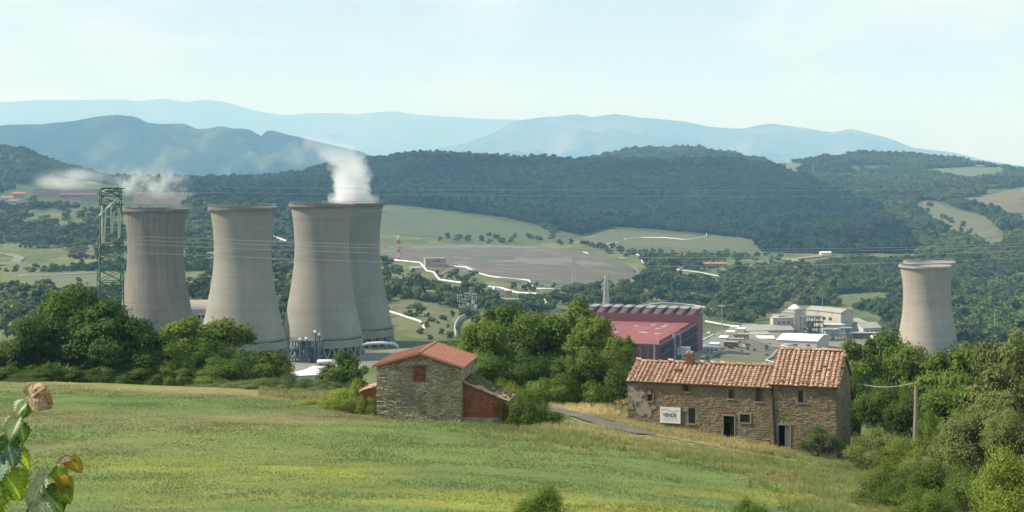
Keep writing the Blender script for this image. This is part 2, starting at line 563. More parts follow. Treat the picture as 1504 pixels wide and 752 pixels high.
def ground_color(x, Y):
    u = U0 + F * x / np.maximum(Y, 1)
    n1 = fbm(x / 14, Y / 6, 4, 21)
    n2 = fbm(x / 60, Y / 60, 4, 33)
    n3 = fbm(x / 2.2, Y / 1.5, 3, 41)
    col = np.empty(x.shape + (3,))
    col[:] = C_MEADOW
    def mix(mask, c):
        mask = np.clip(mask, 0, 1)[..., None]
        col[:] = col * (1 - mask) + np.array(c) * mask
    far = np.clip((Y - 300) / 300, 0, 1)
    n4 = fbm(x / 28, Y / 34, 4, 35)
    mix(far * np.clip(0.35 + n2 * 1.3, 0, 0.85), (0.145, 0.145, 0.058))
    mix(far * np.clip(n4 * 2.2 - 0.1, 0, 0.8), C_SCRUB)
    mix(far * np.clip(-n4 * 2.2 - 0.55, 0, 0.6), (0.19, 0.17, 0.085))
    near = Y < 230
    mix(near.astype(float), (0.165, 0.190, 0.064))
    jx, jy = x + 1.3 * fbm(x / 3.1, Y / 3.1, 3, 61), Y + 2.2 * fbm(x / 4.0, Y / 4.0, 3, 62)
    infield = inpoly(jx, jy, FIELD) & near
    mix(infield.astype(float), C_CROP)
    # rough unmown grass, straw coloured towards the farmhouse
    rough = (~infield) & near
    straw = np.clip((u - 760) / 90, 0, 1) * np.clip((1215 - u) / 60, 0, 1) * np.clip((Y - 82) / 14, 0, 1) * np.clip(0.62 + 1.5 * n1, 0.05, 1) * np.clip((Y - 96) / 26, 0.40, 1)
    mix(rough * straw * 0.85, C_DRY)
    mix(rough * np.clip(n1 * 1.2, 0, 0.5), (0.19, 0.185, 0.075))
    v_ = VH - F * Z(x, Y) / np.maximum(Y, 1)
    dry = np.clip((u - 775) / 25, 0, 1) * np.clip((945 - u) / 30, 0, 1) * np.clip(1 - np.abs(v_ - 598 - (u - 860) * .06) / 17, 0, 1)
    mix(rough * np.clip(dry * 1.8, 0, 1) * np.clip(.75 + n1, .3, 1), (0.43, 0.345, 0.185))
    # field: brownish bare bands, yellow flowering bands
    v = VH - F * Z(x, Y) / np.maximum(Y, 1)
    bare = np.clip(1 - np.abs(v - 612 - 8 * np.sin(u / 160.0)) / 17, 0, 1) * np.clip((760 - u) / 160, 0, 1) * np.clip(0.62 + 0.9 * n1, 0, 1)
    bare2 = np.clip(1 - np.abs(v - 655) / 14, 0, 1) * np.clip((620 - u) / 200, 0, 1) * np.clip(0.2 + 0.9 * n1, 0, 1)
    mix(infield * np.maximum(bare * 1.0, bare2 * 0.75), (0.225, 0.150, 0.092))
    yel = np.clip(1 - np.abs(v - 692) / 30, 0, 1) * np.clip((640 - u) / 120, 0, 1) * np.clip(n1 * 1.8 - 0.05, 0, 1)
    yel = np.maximum(yel, np.clip((v - 712) / 22, 0, 1) * np.clip(n1 * 1.5 + 0.15, 0, 1) * np.clip((u - 330) / 200, 0, 1))
    yel = np.maximum(yel, np.clip(1 - np.abs(v - 745) / 25, 0, 1) * np.clip(n1 * 1.5 + 0.1, 0, 1))
    mix(infield * yel * 0.95, (0.30, 0.285, 0.050))
    mix(infield * np.clip(n1 * 0.9, 0, 0.4), (0.105, 0.155, 0.046))
    edge = np.clip(1 - np.abs(v - (566 + np.clip(u, 0, 480) * 0.035)) / 9, 0, 1) * near * (u < 520)
    mix(edge * np.clip(0.5 + n1, 0, 0.8), (0.24, 0.19, 0.10))
    col *= (1 + 0.16 * n3)[..., None] * np.where(near, 1, 1)[..., None]
    # woodland floor on the hills
    hill = np.clip((Y - 1900) / 300, 0, 1)
    mix(hill * 0.75, C_FOREST)
    return col

# ---- land-use outlines in the photograph (also used to keep trees off)
MEADOWS = {
 'upper_meadow': ([(556, 302), (600, 304), (640, 308), (700, 318), (760, 326), (800, 335), (845, 357), (770, 357), (640, 351), (560, 345)], 1700, 2600, (0.10, 0.135, 0.050), (0.13, 0.15, 0.06)),
 'middle_meadow': ([(850, 348), (900, 336), (960, 339), (1020, 345), (1060, 345), (1110, 352), (1140, 360), (1110, 372), (1040, 374), (960, 372), (900, 366), (868, 362)], 1500, 2600, (0.135, 0.15, 0.058), (0.16, 0.155, 0.07)),
 'green_field': ([(1348, 253), (1365, 248), (1420, 245), (1470, 247), (1482, 254), (1462, 261), (1420, 263), (1385, 259)], 2300, 4300, (0.155, 0.215, 0.075), (0.17, 0.22, 0.09)),
 'hill_pasture': ([(1120, 239), (1150, 237), (1192, 243), (1196, 247), (1160, 252), (1135, 246)], 2300, 4300, (0.20, 0.20, 0.085), (0.25, 0.22, 0.10)),
 'hill_clearing': ([(1215, 256), (1262, 252), (1268, 257), (1235, 261)], 2300, 4300, (0.20, 0.20, 0.09), (0.22, 0.2, 0.1)),
 'stubble_field': ([(1404, 293), (1440, 287), (1480, 279), (1515, 275), (1515, 345), (1490, 322), (1455, 312), (1420, 300)], 1500, 3600, (0.25, 0.20, 0.095), (0.18, 0.17, 0.075)),
 'dry_slope': ([(1346, 296), (1375, 295), (1410, 307), (1450, 318), (1478, 345), (1478, 362), (1450, 364), (1420, 352), (1390, 340), (1362, 322), (1345, 308)], 1500, 3600, (0.21, 0.19, 0.085), (0.15, 0.155, 0.07)),
 'sandy_cutting': ([(1480, 281), (1515, 274), (1515, 284), (1492, 285)], 1500, 3600, (0.40, 0.28, 0.19), (0.34, 0.25, 0.17)),
 'valley_meadow': ([(1225, 434), (1262, 430), (1310, 430), (1322, 440), (1300, 450), (1240, 456), (1215, 446)], 900, 1800, (0.12, 0.17, 0.06), (0.15, 0.17, 0.07)),
 'left_meadow': ([(0, 385), (60, 386), (140, 392), (182, 400), (182, 436), (100, 432), (30, 440), (0, 420)], 700, 1700, (0.15, 0.20, 0.065), (0.19, 0.18, 0.085)),
 'left_terrace': ([(0, 345), (40, 350), (60, 366), (20, 372), (0, 366)], 700, 2200, (0.17, 0.21, 0.07), (0.19, 0.19, 0.085)),
 'gap_meadow': ([(270, 384), (310, 388), (306, 436), (272, 438)], 700, 1700, (0.15, 0.20, 0.065), (0.18, 0.18, 0.085)),
 'bank_meadow': ([(572, 432), (640, 445), (662, 460), (672, 480), (655, 500), (600, 498), (570, 470)], 600, 1200, (0.165, 0.195, 0.065), (0.20, 0.18, 0.085)),
 'tan_slope': ([(48, 254), (75, 247), (110, 246), (150, 254), (190, 262), (170, 268), (110, 268), (70, 264)], 2000, 3600, (0.36, 0.30, 0.19), (0.30, 0.27, 0.15)),
 'yard_verge': ([(1062, 508), (1085, 497), (1115, 503), (1150, 512), (1145, 530), (1060, 530), (1040, 536)], 640, 1000, (0.165, 0.165, 0.105), (0.20, 0.185, 0.125)),
 'low_meadow': ([(585, 400), (625, 405), (650, 418), (668, 430), (600, 428), (582, 418)], 700, 1500, (0.16, 0.195, 0.07), (0.19, 0.185, 0.085)),
}
TERRACE = [(553, 366), (600, 357), (700, 358), (800, 362), (868, 371), (915, 385), (940, 400), (938, 408), (920, 416), (860, 421), (800, 420), (740, 414), (700, 404), (640, 392), (590, 386), (553, 380)]

# ---- the terrain mesh: a fan of columns and rows, wider near the camera
rows_y = np.concatenate([np.array([-60, -20, 0.0]), np.exp(np.linspace(math.log(2), math.log(5400), 560))])
tx = np.linspace(-1, 1, 470)
tx = np.sign(tx) * (np.abs(tx) ** 1.25)
YY = np.repeat(rows_y[:, None], len(tx), 1)
XX = tx[None, :] * np.maximum(0.66 * rows_y, 95.0)[:, None]
ZZ = Z(XX, YY)
ZZ[:3] = ZZ[3] + np.array([[4.0], [1.2], [0.1]])
GC = ground_color(XX, YY)
nr, nc = XX.shape
vid = np.arange(nr * nc).reshape(nr, nc)
faces = np.stack([vid[:-1, :-1], vid[:-1, 1:], vid[1:, 1:], vid[1:, :-1]], -1).reshape(-1, 4)
mt, nt, b = new_mat("grass_land")
ca = attr(nt, "land").outputs['Color']
n_f = noise(nt, 1.1, 6, 0.7)
n_c = noise(nt, 0.035, 5, 0.6)
c = mixrgb(nt, ramp(nt, n_f, 0.3, 0.75, 0, 0.32), ca, (0.085, 0.10, 0.034))
c2 = mixrgb(nt, 1.0, c, mixrgb(nt, ramp(nt, n_c, 0.35, 0.65), (0.85, 0.88, 0.9), (1.18, 1.12, 1.02)), 'MULTIPLY')
nt.links.new(c2, b.inputs['Base Color'])
b.inputs['Roughness'].default_value = 0.95
b.inputs['Specular IOR Level'].default_value = 0.1
bump(nt, b, n_f, 0.6, 0.15)
me = quad_mesh("terrain", np.stack([XX, YY, ZZ], -1).reshape(-1, 3), faces, mt, smooth=True)
la = me.attributes.new("land", 'FLOAT_COLOR', 'POINT')
la.data.foreach_set("color", np.concatenate([GC.reshape(-1, 3), np.ones((nr * nc, 1))], 1).astype(np.float32).ravel())
terrain = link("terrain", me)
tag(terrain, kind="structure")

def sheet(name, poly, lift, mat, step, edge=None):
    """a sheet following the ground inside a world outline"""
    xs, ys = [p[0] for p in poly], [p[1] for p in poly]
    pts = [Vector(p) for p in poly]
    edges = [(i, (i + 1) % len(poly)) for i in range(len(poly))]
    gx = np.arange(min(xs), max(xs), step[0])
    gy = np.arange(min(ys), max(ys), step[1])
    if len(gx) and len(gy):
        A, B = np.meshgrid(gx, gy)
        A, B = A.ravel(), B.ravel()
        ins = inpoly(A, B, poly)
        pts += [Vector((a, b_)) for a, b_ in zip(A[ins], B[ins])]
    vo, eo, fo, *_ = geometry.delaunay_2d_cdt(pts, edges, [], 1, 1e-4)
    X = np.array([p.x for p in vo]); Yv = np.array([p.y for p in vo])
    zz = Z(X, Yv) + lift
    zz[:len(poly)] += (edge if edge is not None else -0.25 * lift) - lift
    me = bpy.data.meshes.new(name)
    me.from_pydata([(a, b_, c_) for a, b_, c_ in zip(X, Yv, zz)], [], [tuple(f) for f in fo])
    me.polygons.foreach_set("use_smooth", [True] * len(me.polygons))
    me.materials.append(mat)
    me.update()
    if me.polygons and me.polygons[0].normal.z < 0:
        me.flip_normals()
    return tag(link(name, me), kind="structure")

for nm, (px, y0, y1, ca_, cb_) in MEADOWS.items():
    p = poly_px(px, y0, y1)
    dist = sum(q[1] for q in p) / len(p)
    ca_, cb_ = tuple(.60 * q for q in ca_), tuple(.66 * q for q in cb_)
    m_ = pmat(nm + "_sward", ca_, cb_, 0.03, 0.95, stretch=(1, 0.4, 1), c3=tuple(0.55 * k for k in ca_), scale3=0.07, bmp=0.4, bdist=0.6)
    sheet(nm, p, 0.35 + dist / 2500.0, m_, (dist / 110, dist / 45))

m_ter = pmat("bare_grey_earth", (0.125, 0.098, 0.076), (0.070, 0.080, 0.048), 0.02, 0.95, stretch=(0.4, 1.6, 1), c3=(0.165, 0.145, 0.118), scale3=0.035, bmp=0.4, bdist=0.6)
sheet("levelled_terrace", poly_px(TERRACE, 1000, 2100), 1.1, m_ter, (14, 26))
m_gr = pmat("pale_gravel", (0.165, 0.152, 0.138), (0.12, 0.115, 0.098), 0.03, 0.95, stretch=(0.4, 1.6, 1))
sheet("gravel_band", poly_px([(700, 386), (760, 380), (830, 381), (900, 390), (905, 393), (830, 390), (760, 389)], 1000, 2100), 1.7, m_gr, (14, 26), 1.0)
sheet("gravel_strip", poly_px([(600, 363), (700, 360), (790, 363), (800, 366), (700, 365), (610, 367)], 1000, 2100), 1.7, m_gr, (14, 26), 1.0)

def ribbon(name, pts, width, lift, mat, seg=6.0):
    pts = [Vector(p) for p in pts]
    dense = []
    for a, b_ in zip(pts[:-1], pts[1:]):
        k = max(1, int((b_ - a).length / seg))
        dense += [a + (b_ - a) * (i / k) for i in range(k)]
    dense.append(pts[-1])
    L = len(dense)
    sm = dense[:]
    for _ in range(3):
        sm = [sm[0]] + [(sm[i - 1] + sm[i] * 2 + sm[i + 1]) / 4 for i in range(1, L - 1)] + [sm[-1]]
    mb = MB()
    vv, ff = [], []
    for i, p in enumerate(sm):
        d = (sm[min(L - 1, i + 1)] - sm[max(0, i - 1)])
        d.z = 0
        d.normalize()
        nrm = Vector((-d.y, d.x, 0))
        w = width * (1 + 0.12 * math.sin(i * 1.7))
        for k in (-0.5, -0.17, 0.17, 0.5):
            q = p + nrm * w * k
            vv.append((q.x, q.y, Zs(q.x, q.y) + lift))
    for i in range(L - 1):
        for k in range(3):
            ff.append((i * 4 + k, i * 4 + k + 1, (i + 1) * 4 + k + 1, (i + 1) * 4 + k))
    mb.add(vv, [tuple(reversed(f)) for f in ff])
    return tag(mb.build(name, mat, smooth=True), kind="structure")

m_road = pmat("worn_asphalt", (0.125, 0.117, 0.10), (0.095, 0.09, 0.078), 0.3, 0.9, c3=(0.19, 0.175, 0.15), scale3=0.6, bmp=0.2)
m_dirt = pmat("pale_dirt", (0.27, 0.195, 0.115), (0.21, 0.16, 0.09), 0.5, 0.95, c3=(0.16, 0.17, 0.07), scale3=0.9, bmp=0.5)
m_yard = pmat("yard_concrete", (0.205, 0.195, 0.165), (0.155, 0.155, 0.115), 0.06, 0.9, c3=(0.14, 0.145, 0.09), scale3=0.2)
# lane past the hut to the farmhouse
ribbon("lane", [G(742, 581, 100, 175), G(782, 591, 100, 170), G(800, 602, 100, 160), G(830, 606, 100, 160), G(868, 616, 100, 160), G(905, 628, 100, 155), G(950, 639, 100, 150)], 2.3, 0.10, m_road, 1.0)
ribbon("dirt_track", [G(950, 638, 100, 150), G(1010, 648, 100, 150), G(1060, 658, 100, 150), G(1110, 668, 100, 145), G(1150, 674, 100, 140)], 1.1, 0.05, m_dirt, 1.0)
# roads in the valley
ribbon("valley_road", [G(-60, 392, 700, 1800), G(0, 391, 700, 1800), G(22, 386, 700, 1800), G(30, 379, 700, 1800), G(12, 374, 700, 1800), G(-30, 371, 700, 1900)], 9, 0.7, m_yard, 8)
ribbon("farm_road", [G(1150, 383, 900, 2400), G(1190, 379, 900, 2400), G(1212, 375, 900, 2400)], 12, 1.2, m_dirt, 10)
ribbon("plant_road", [W(985, 545, 690) , G(1003, 530, 650, 900), G(1030, 512, 700, 950), G(1052, 497, 700, 1050), G(1068, 489, 700, 1100), G(1085, 482, 700, 1150)], 9, 0.45, m_yard, 8)
ribbon("substation_road", [G(640, 448, 700, 1300), G(690, 441, 700, 1300), G(740, 440, 700, 1300), G(790, 444, 700, 1300)], 7, 0.6, m_yard, 8)
sheet("plant_yard", poly_px([(985, 540), (1010, 515), (1050, 492), (1095, 484), (1180, 486), (1300, 490), (1310, 506), (1230, 512), (1150, 520), (1110, 505), (1080, 497), (1060, 512), (1035, 540)], 640, 1200, 8, 0.4), 0.25, m_yard, (6, 14))
sheet("tower_yard", poly_px([(400, 535), (430, 525), (480, 522), (600, 510), (620, 505), (640, 518), (600, 535), (500, 545), (420, 548)], 520, 900, 8, 0.4), 0.25, m_yard, (6, 14))

# ---- far mountains
def mountain(name, ridge, Y0, Y1, Y2, zb, mat, seed, rough_amp, ncol=380, nrow=56):
    uu, vv = zip(*ridge)
    us = np.linspace(-900, 2400, ncol)
    vr = np.interp(us, uu, vv) + 0.9 * fbm(us / 26.0, us * 0, 3, seed)
    rowsY = np.concatenate([np.linspace(Y0, Y1, nrow), np.linspace(Y1, Y2, 8)[1:]])
    Yg = np.repeat(rowsY[:, None], ncol, 1)
    Ug = np.repeat(us[None, :], len(rowsY), 0)
    Xg = (Ug - U0) * Yg / F
    zr = (VH - vr) * Y1 / F
    t = np.where(Yg <= Y1, (Yg - Y0) / (Y1 - Y0), 1 - 0.5 * (Yg - Y1) / (Y2 - Y1))
    prof = np.clip(t, 0, 1) ** 1.15
    sc = Y1 / 20.0
    spur = np.abs(fbm(Xg / sc + 0.25 * Yg / sc, Yg / (sc * 2.2), 4, seed + 5))
    z = zb + (np.maximum(zr[None, :], zb + 10) - zb) * prof - rough_amp * spur * np.sin(np.clip(t, 0, 1) * math.pi) ** 0.8
    vid = np.arange(z.size).reshape(z.shape)
    fc = np.stack([vid[:-1, :-1], vid[:-1, 1:], vid[1:, 1:], vid[1:, :-1]], -1).reshape(-1, 4)
    me = quad_mesh(name, np.stack([Xg, Yg, z], -1).reshape(-1, 3), fc, mat, smooth=True)
    return tag(link(name, me), kind="structure")

def mount_mat(name, wood, pasture, sc):
    m, nt, b = new_mat(name)
    f = noise(nt, sc, 6, 0.62)
    f2 = noise(nt, sc * 7, 5, 0.7)
    col = mixrgb(nt, ramp(nt, f, 0.50, 0.62), wood, pasture)
    col = mixrgb(nt, ramp(nt, f2, 0.35, 0.7, 0, 0.5), col, tuple(0.5 * k for k in wood))
    nt.links.new(col, b.inputs['Base Color'])
    b.inputs['Roughness'].default_value = 1.0
    b.inputs['Specular IOR Level'].default_value = 0.05
    bump(nt, b, f2, 0.8, 30.0)
    return m
mm1 = mount_mat("wooded_mountain", (0.020, 0.036, 0.016), (0.105, 0.120, 0.050), 0.0022)  # woods and pasture; slope shade put in as darker tone, stronger contrast
mm2 = mount_mat("far_mountain", (0.036, 0.048, 0.03), (0.13, 0.12, 0.075), 0.0007)
mm3 = mount_mat("farthest_mountain", (0.036, 0.048, 0.03), (0.09, 0.085, 0.055), 0.0004)
mountain("mountain_near", [(-900, 175), (-300, 190), (0, 184), (60, 183), (110, 177), (140, 171), (175, 168), (200, 172), (215, 180), (235, 183), (270, 181), (290, 190), (310, 188), (325, 185), (345, 189), (365, 190), (384, 199), (392, 191), (402, 191), (415, 196), (440, 202), (480, 212), (530, 222), (560, 237), (620, 256), (760, 290), (2400, 300)], 6600, 8600, 10000, -200, mm1, 2, 300, 420, 60)
mountain("mountain_middle", [(-900, 250), (300, 252), (500, 238), (600, 226), (680, 212), (735, 190), (756, 178), (790, 173), (850, 168), (870, 172), (903, 168), (930, 172), (965, 175), (1000, 178), (1040, 186), (1090, 189), (1115, 183), (1136, 181), (1170, 187), (1210, 193), (1228, 193), (1250, 190), (1280, 197), (1312, 206), (1345, 218), (1400, 224), (1450, 236), (1504, 246), (2400, 270)], 12500, 20000, 23000, -200, mm2, 4, 620)
mountain("mountain_far", [(-900, 160), (-200, 158), (0, 151), (50, 148), (100, 147), (170, 146), (205, 149), (240, 145), (275, 150), (303, 146), (330, 150), (370, 161), (420, 169), (470, 166), (520, 169), (575, 163), (610, 168), (670, 172), (720, 174), (780, 178), (860, 184), (1000, 196), (1200, 212), (1400, 230), (1450, 235), (1504, 243), (2400, 260)], 23500, 28000, 31500, -200, mm3, 6, 520)
mbp = MB()
mbp.add([(-26500, 5200, -202), (26500, 5200, -202), (26500, 38500, -202), (-26500, 38500, -202)], [(0, 1, 2, 3)])
tag(mbp.build("valley_plain", mm2), kind="structure")

# ---- the air between here and the mountains
hz = bpy.data.materials.new("pale_air")
hz.use_nodes = True
hz.node_tree.nodes.clear()
ho = hz.node_tree.nodes.new("ShaderNodeOutputMaterial")
hv = hz.node_tree.nodes.new("ShaderNodeVolumePrincipled")
hv.inputs['Color'].default_value = HAZE_COLOR
hv.inputs['Density'].default_value = HAZE_DENSITY
hv.inputs['Density Attribute'].default_value = ""
hv.inputs['Absorption Color'].default_value = (1, 1, 1, 1)
hv.inputs['Anisotropy'].default_value = 0.0
hz.node_tree.links.new(hv.outputs['Volume'], ho.inputs['Volume'])
hz.cycles.homogeneous_volume = True
hb = MB()
hb.box((0, 19300, 647), (54000, 39200, 1702))
tag(hb.build("haze", hz), kind="stuff")
# ------------------------------------------------------------------ cooling towers
def tower_mat(name, base, dark, stain):
    """board-marked concrete: lift bands, fine vertical ribs, run-off streaks hanging from the rim"""
    m, nt, b = new_mat(name)
    tc = nt.nodes.new("ShaderNodeTexCoord")
    sep = nt.nodes.new("ShaderNodeSeparateXYZ")
    nt.links.new(tc.outputs['Object'], sep.inputs[0])
    at = nt.nodes.new("ShaderNodeMath"); at.operation = 'ARCTAN2'
    nt.links.new(sep.outputs['Y'], at.inputs[0]); nt.links.new(sep.outputs['X'], at.inputs[1])
    cmb = nt.nodes.new("ShaderNodeCombineXYZ")
    nt.links.new(at.outputs[0], cmb.inputs['X']); nt.links.new(sep.outputs['Z'], cmb.inputs['Z'])
    big = noise(nt, 0.045, 5, 0.6, vec=tc.outputs['Object'])
    col = mixrgb(nt, ramp(nt, big, 0.3, 0.7), base, dark)
    band = noise(nt, 1.0, 2, 0.5, vec=cmb.outputs[0], stretch=(0.3, 1, 0.55))
    col = mixrgb(nt, ramp(nt, band, 0.35, 0.7, 0.0, 0.30), col, tuple(0.62 * k for k in dark))
    streak = noise(nt, 1.0, 5, 0.7, vec=cmb.outputs[0], stretch=(9, 1, 0.05))
    streak2 = noise(nt, 1.0, 3, 0.65, vec=cmb.outputs[0], stretch=(34, 1, 0.08))
    ht = ramp(nt, sep.outputs['Z'], 12, 62, 0.15, 1.0)
    s1 = ramp(nt, streak, 0.5 - 0.10 * stain, 0.72, 0, 0.75 * stain)
    mm = nt.nodes.new("ShaderNodeMath"); mm.operation = 'MULTIPLY'
    nt.links.new(s1, mm.inputs[0]); nt.links.new(ht, mm.inputs[1])
    col = mixrgb(nt, mm.outputs[0], col, tuple(0.36 * k for k in dark))
    s2 = ramp(nt, streak2, 0.55, 0.8, 0, 0.18 * stain)
    col = mixrgb(nt, s2, col, tuple(0.5 * k for k in dark))
    pale = ramp(nt, noise(nt, 0.11, 3, 0.6, vec=tc.outputs['Object'], stretch=(1, 1, 0.25)), 0.55, 0.8, 0, 0.45)
    col = mixrgb(nt, pale, col, tuple(min(1, 1.25 * k) for k in base))
    nt.links.new(col, b.inputs['Base Color'])
    b.inputs['Roughness'].default_value = 0.95
    b.inputs['Specular IOR Level'].default_value = 0.1
    wv = nt.nodes.new("ShaderNodeTexWave")
    wv.wave_type, wv.bands_direction = 'BANDS', 'Z'
    wv.inputs['Scale'].default_value = 0.28
    wv.inputs['Distortion'].default_value = 0.2
    nt.links.new(tc.outputs['Object'], wv.inputs['Vector'])
    bump(nt, b, wv.outputs['Fac'], 0.10, 0.10)
    return m
TM = {
 'stained': tower_mat("stained_tower_concrete", (0.270, 0.240, 0.208), (0.205, 0.183, 0.160), 0.95),
 'plain': tower_mat("tower_concrete", (0.318, 0.297, 0.256), (0.262, 0.243, 0.210), 0.18),
 'grey': tower_mat("grey_tower_concrete", (0.288, 0.270, 0.238), (0.235, 0.220, 0.196), 0.25),
 'pale': tower_mat("pale_tower_concrete", (0.400, 0.350, 0.282), (0.320, 0.280, 0.228), 0.34),
}
M['rim'] = pmat("dark_rim_concrete", (0.20, 0.185, 0.165), (0.14, 0.13, 0.12), 0.4, 0.95)
M['rim_pale'] = pmat("pale_rim_concrete", (0.36, 0.34, 0.30), (0.27, 0.25, 0.23), 0.4, 0.95)
M['basin'] = pmat("basin_concrete", (0.30, 0.29, 0.27), (0.22, 0.215, 0.20), 0.3, 0.9)
M['fill'] = pmat("dark_fill_packing", (0.05, 0.05, 0.05), (0.035, 0.035, 0.037), 0.6, 0.95)
# radius as a share of the rim radius against share of the shell height, top to bottom
TPROF = [(0.0, 1.0), (0.025, 0.975), (0.08, 0.935), (0.16, 0.895), (0.26, 0.868), (0.34, 0.866), (0.43, 0.882), (0.52, 0.922), (0.61, 0.980), (0.70, 1.045), (0.80, 1.120), (0.90, 1.210), (1.0, 1.305)]
def tprof(t):
    ts, rs = zip(*TPROF)
    # smooth the polyline
    w = [(-0.06, 1), (-0.03, 2), (0, 3), (0.03, 2), (0.06, 1)]
    if t < 0.06 or t > 0.94:
        return float(np.interp(t, ts, rs))
    return sum(k * float(np.interp(t + d, ts, rs)) for d, k in w) / 9.0
def cooling_tower(label, u, vrim, half, Y, m, legs=True, rimm='rim', hpx=None):
    """hyperbolic shell on V legs over a round basin; half = rim half width in photo pixels"""
    px = Y / F
    Rr = half * px
    H = (hpx if hpx else 4.0 * half) * px            # shell height
    x = (u - U0) * px
    ztop = (VH - vrim) * px
    zb = ztop - H                                     # lower lip of the shell
    ring_h, leg_h = 0.062 * H, 0.090 * H
    base_z = zb - ring_h - leg_h
    t = thing("cooling_tower", label, "cooling tower", (x, Y, base_z), "cooling towers")
    c = (x, Y, base_z)
    N = 96
    prof = [(Rr * tprof(i / 44.0), ztop - H * i / 44.0 - base_z) for i in range(45)]
    th = 0.55
    outer = prof
    inner = [(r - th, z) for r, z in reversed(prof)]
    sh = MB().lathe(c, outer[::-1] + inner[::-1], N, closed=True)
    sh.build("shell", m, t, smooth=True)
    rm = MB().lathe(c, [(Rr - 0.62, ztop - base_z - 0.5), (Rr + 0.75, ztop - base_z - 0.5), (Rr + 0.75, ztop - base_z + 0.55), (Rr - 0.62, ztop - base_z + 0.55)], N, closed=True)
    rm.build("rim", M[rimm], t)
    # handrail on the rim
    rl = MB()
    for k in range(48):
        a = 2 * math.pi * k / 48
        px_, py_ = x + (Rr + .3) * math.cos(a), Y + (Rr + .3) * math.sin(a)
        rl.tube([(px_, py_, ztop + .5), (px_, py_, ztop + 1.5)], 0.04, 4)
    rl.lathe((x, Y, ztop + 1.5), [(Rr + .26, -.04), (Rr + .34, -.04), (Rr + .34, .04), (Rr + .26, .04)], 48, closed=True)
    rl.build("handrail", M['steel'], t)
    Rb = Rr * TPROF[-1][1]
    zl = zb - base_z
    MB().lathe(c, [(Rb * 0.985, zl - 0.35), (Rb * 1.02, zl - 0.35), (Rb * 1.035, zl - ring_h), (Rb * 0.985, zl - ring_h)], N, closed=True).build("ring_beam", m, t)
    MB().lathe(c, [(Rb * 0.90, 0.4), (Rb * 0.90, zl - ring_h - 0.1)], 48).build("packing", M['fill'], t)
    MB().lathe(c, [(Rb * 1.10, -3.0), (Rb * 1.10, 0.9), (Rb * 1.06, 0.9), (Rb * 1.06, 0.3), (0.01, 0.3)], 64).build("basin", M['basin'], t)
    nl = 26
    joined = MB()
    first = None
    for k in range(nl):
        a = 2 * math.pi * (k + 0.5) / nl
        for s in (-1, 1):
            a2 = a + s * math.pi / nl * 0.86
            p0 = (x + Rb * 1.07 * math.cos(a), Y + Rb * 1.07 * math.sin(a), base_z + 0.5)
            p1 = (x + Rb * 1.0 * math.cos(a2), Y + Rb * 1.0 * math.sin(a2), base_z + zl - ring_h + 0.3)
            if legs and math.sin(a) < 0.35:
                MB().tube([p0, p1], 0.034 * Rb * 0.55, 6).build("support_leg", M['basin'], t)
            else:
                joined.tube([p0, p1], 0.034 * Rb * 0.55, 5)
    if joined.v:
        joined.build("support_legs", M['basin'], t, kind="stuff")
    return t, (x, Y, ztop, Rr)
cooling_tower("leftmost concrete cooling tower with dark run-off stains under its rim, right of the green pylon", 228.5, 308, 46.5, 682, TM['stained'], legs=False)
cooling_tower("second concrete cooling tower from the left, smooth pale shell standing apart", 356.5, 306, 48.0, 640, TM['plain'], legs=False)
cooling_tower("large pale cooling tower overlapping the smoking tower, with legs and blue steelwork at its foot", 472.5, 301.5, 45.6, 678, TM['plain'], hpx=192)
_, PLUME = cooling_tower("grey cooling tower with white steam rising from its mouth, half hidden behind another", 519.5, 299.5, 44.0, 724, TM['grey'], hpx=181)
cooling_tower("cream coloured lone cooling tower at the right, in front of its twin", 1358.5, 391, 36.0, 853, TM['pale'], legs=False, rimm='rim_pale')
cooling_tower("cooling tower almost hidden behind the cream lone tower, only its rim and right edge showing", 1365.0, 385.5, 35.3, 896, TM['pale'], legs=False, rimm='rim_pale')

# ------------------------------------------------------------------ the farmhouse and the hut
def stone_mat(name, cols, mort):
    m, nt, b = new_mat(name)
    t = attr(nt, "tint").outputs['Fac']
    cr = nt.nodes.new("ShaderNodeValToRGB")
    el = cr.color_ramp.elements
    el[0].position, el[0].color = 0.0, (*cols[0], 1)
    el[1].position, el[1].color = 1.0, (*cols[-1], 1)
    for i, c in enumerate(cols[1:-1]):
        e = el.new((i + 1) / (len(cols) - 1)); e.color = (*c, 1)
    nt.links.new(t, cr.inputs['Fac'])
    n = noise(nt, 7.0, 5, 0.7)
    col = mixrgb(nt, ramp(nt, n, 0.3, 0.75, 0, 0.6), cr.outputs['Color'], mort)
    big = noise(nt, 0.55, 4, 0.65)
    col = mixrgb(nt, 1.0, col, mixrgb(nt, ramp(nt, big, 0.32, 0.66), (0.62, 0.64, 0.60), (1.25, 1.2, 1.12)), 'MULTIPLY')
    nt.links.new(col, b.inputs['Base Color'])
    b.inputs['Roughness'].default_value = 0.95
    b.inputs['Specular IOR Level'].default_value = 0.15
    bump(nt, b, n, 0.6, 0.03)
    return m
M['hut_stone'] = stone_mat("hut_fieldstone", [(0.21, 0.175, 0.13), (0.37, 0.325, 0.24), (0.46, 0.415, 0.32), (0.29, 0.25, 0.18), (0.52, 0.475, 0.38)], (0.28, 0.245, 0.18))
M['house_stone'] = stone_mat("farmhouse_stone", [(0.115, 0.092, 0.060), (0.205, 0.165, 0.105), (0.245, 0.185, 0.110), (0.160, 0.130, 0.085), (0.28, 0.23, 0.155), (0.215, 0.130, 0.078)], (0.185, 0.15, 0.10))
M['mortar'] = pmat("old_lime_mortar", (0.235, 0.20, 0.142), (0.175, 0.147, 0.102), 1.3, 0.95, bmp=0.5, bdist=0.03, c3=(0.11, 0.09, 0.06), scale3=2.2)
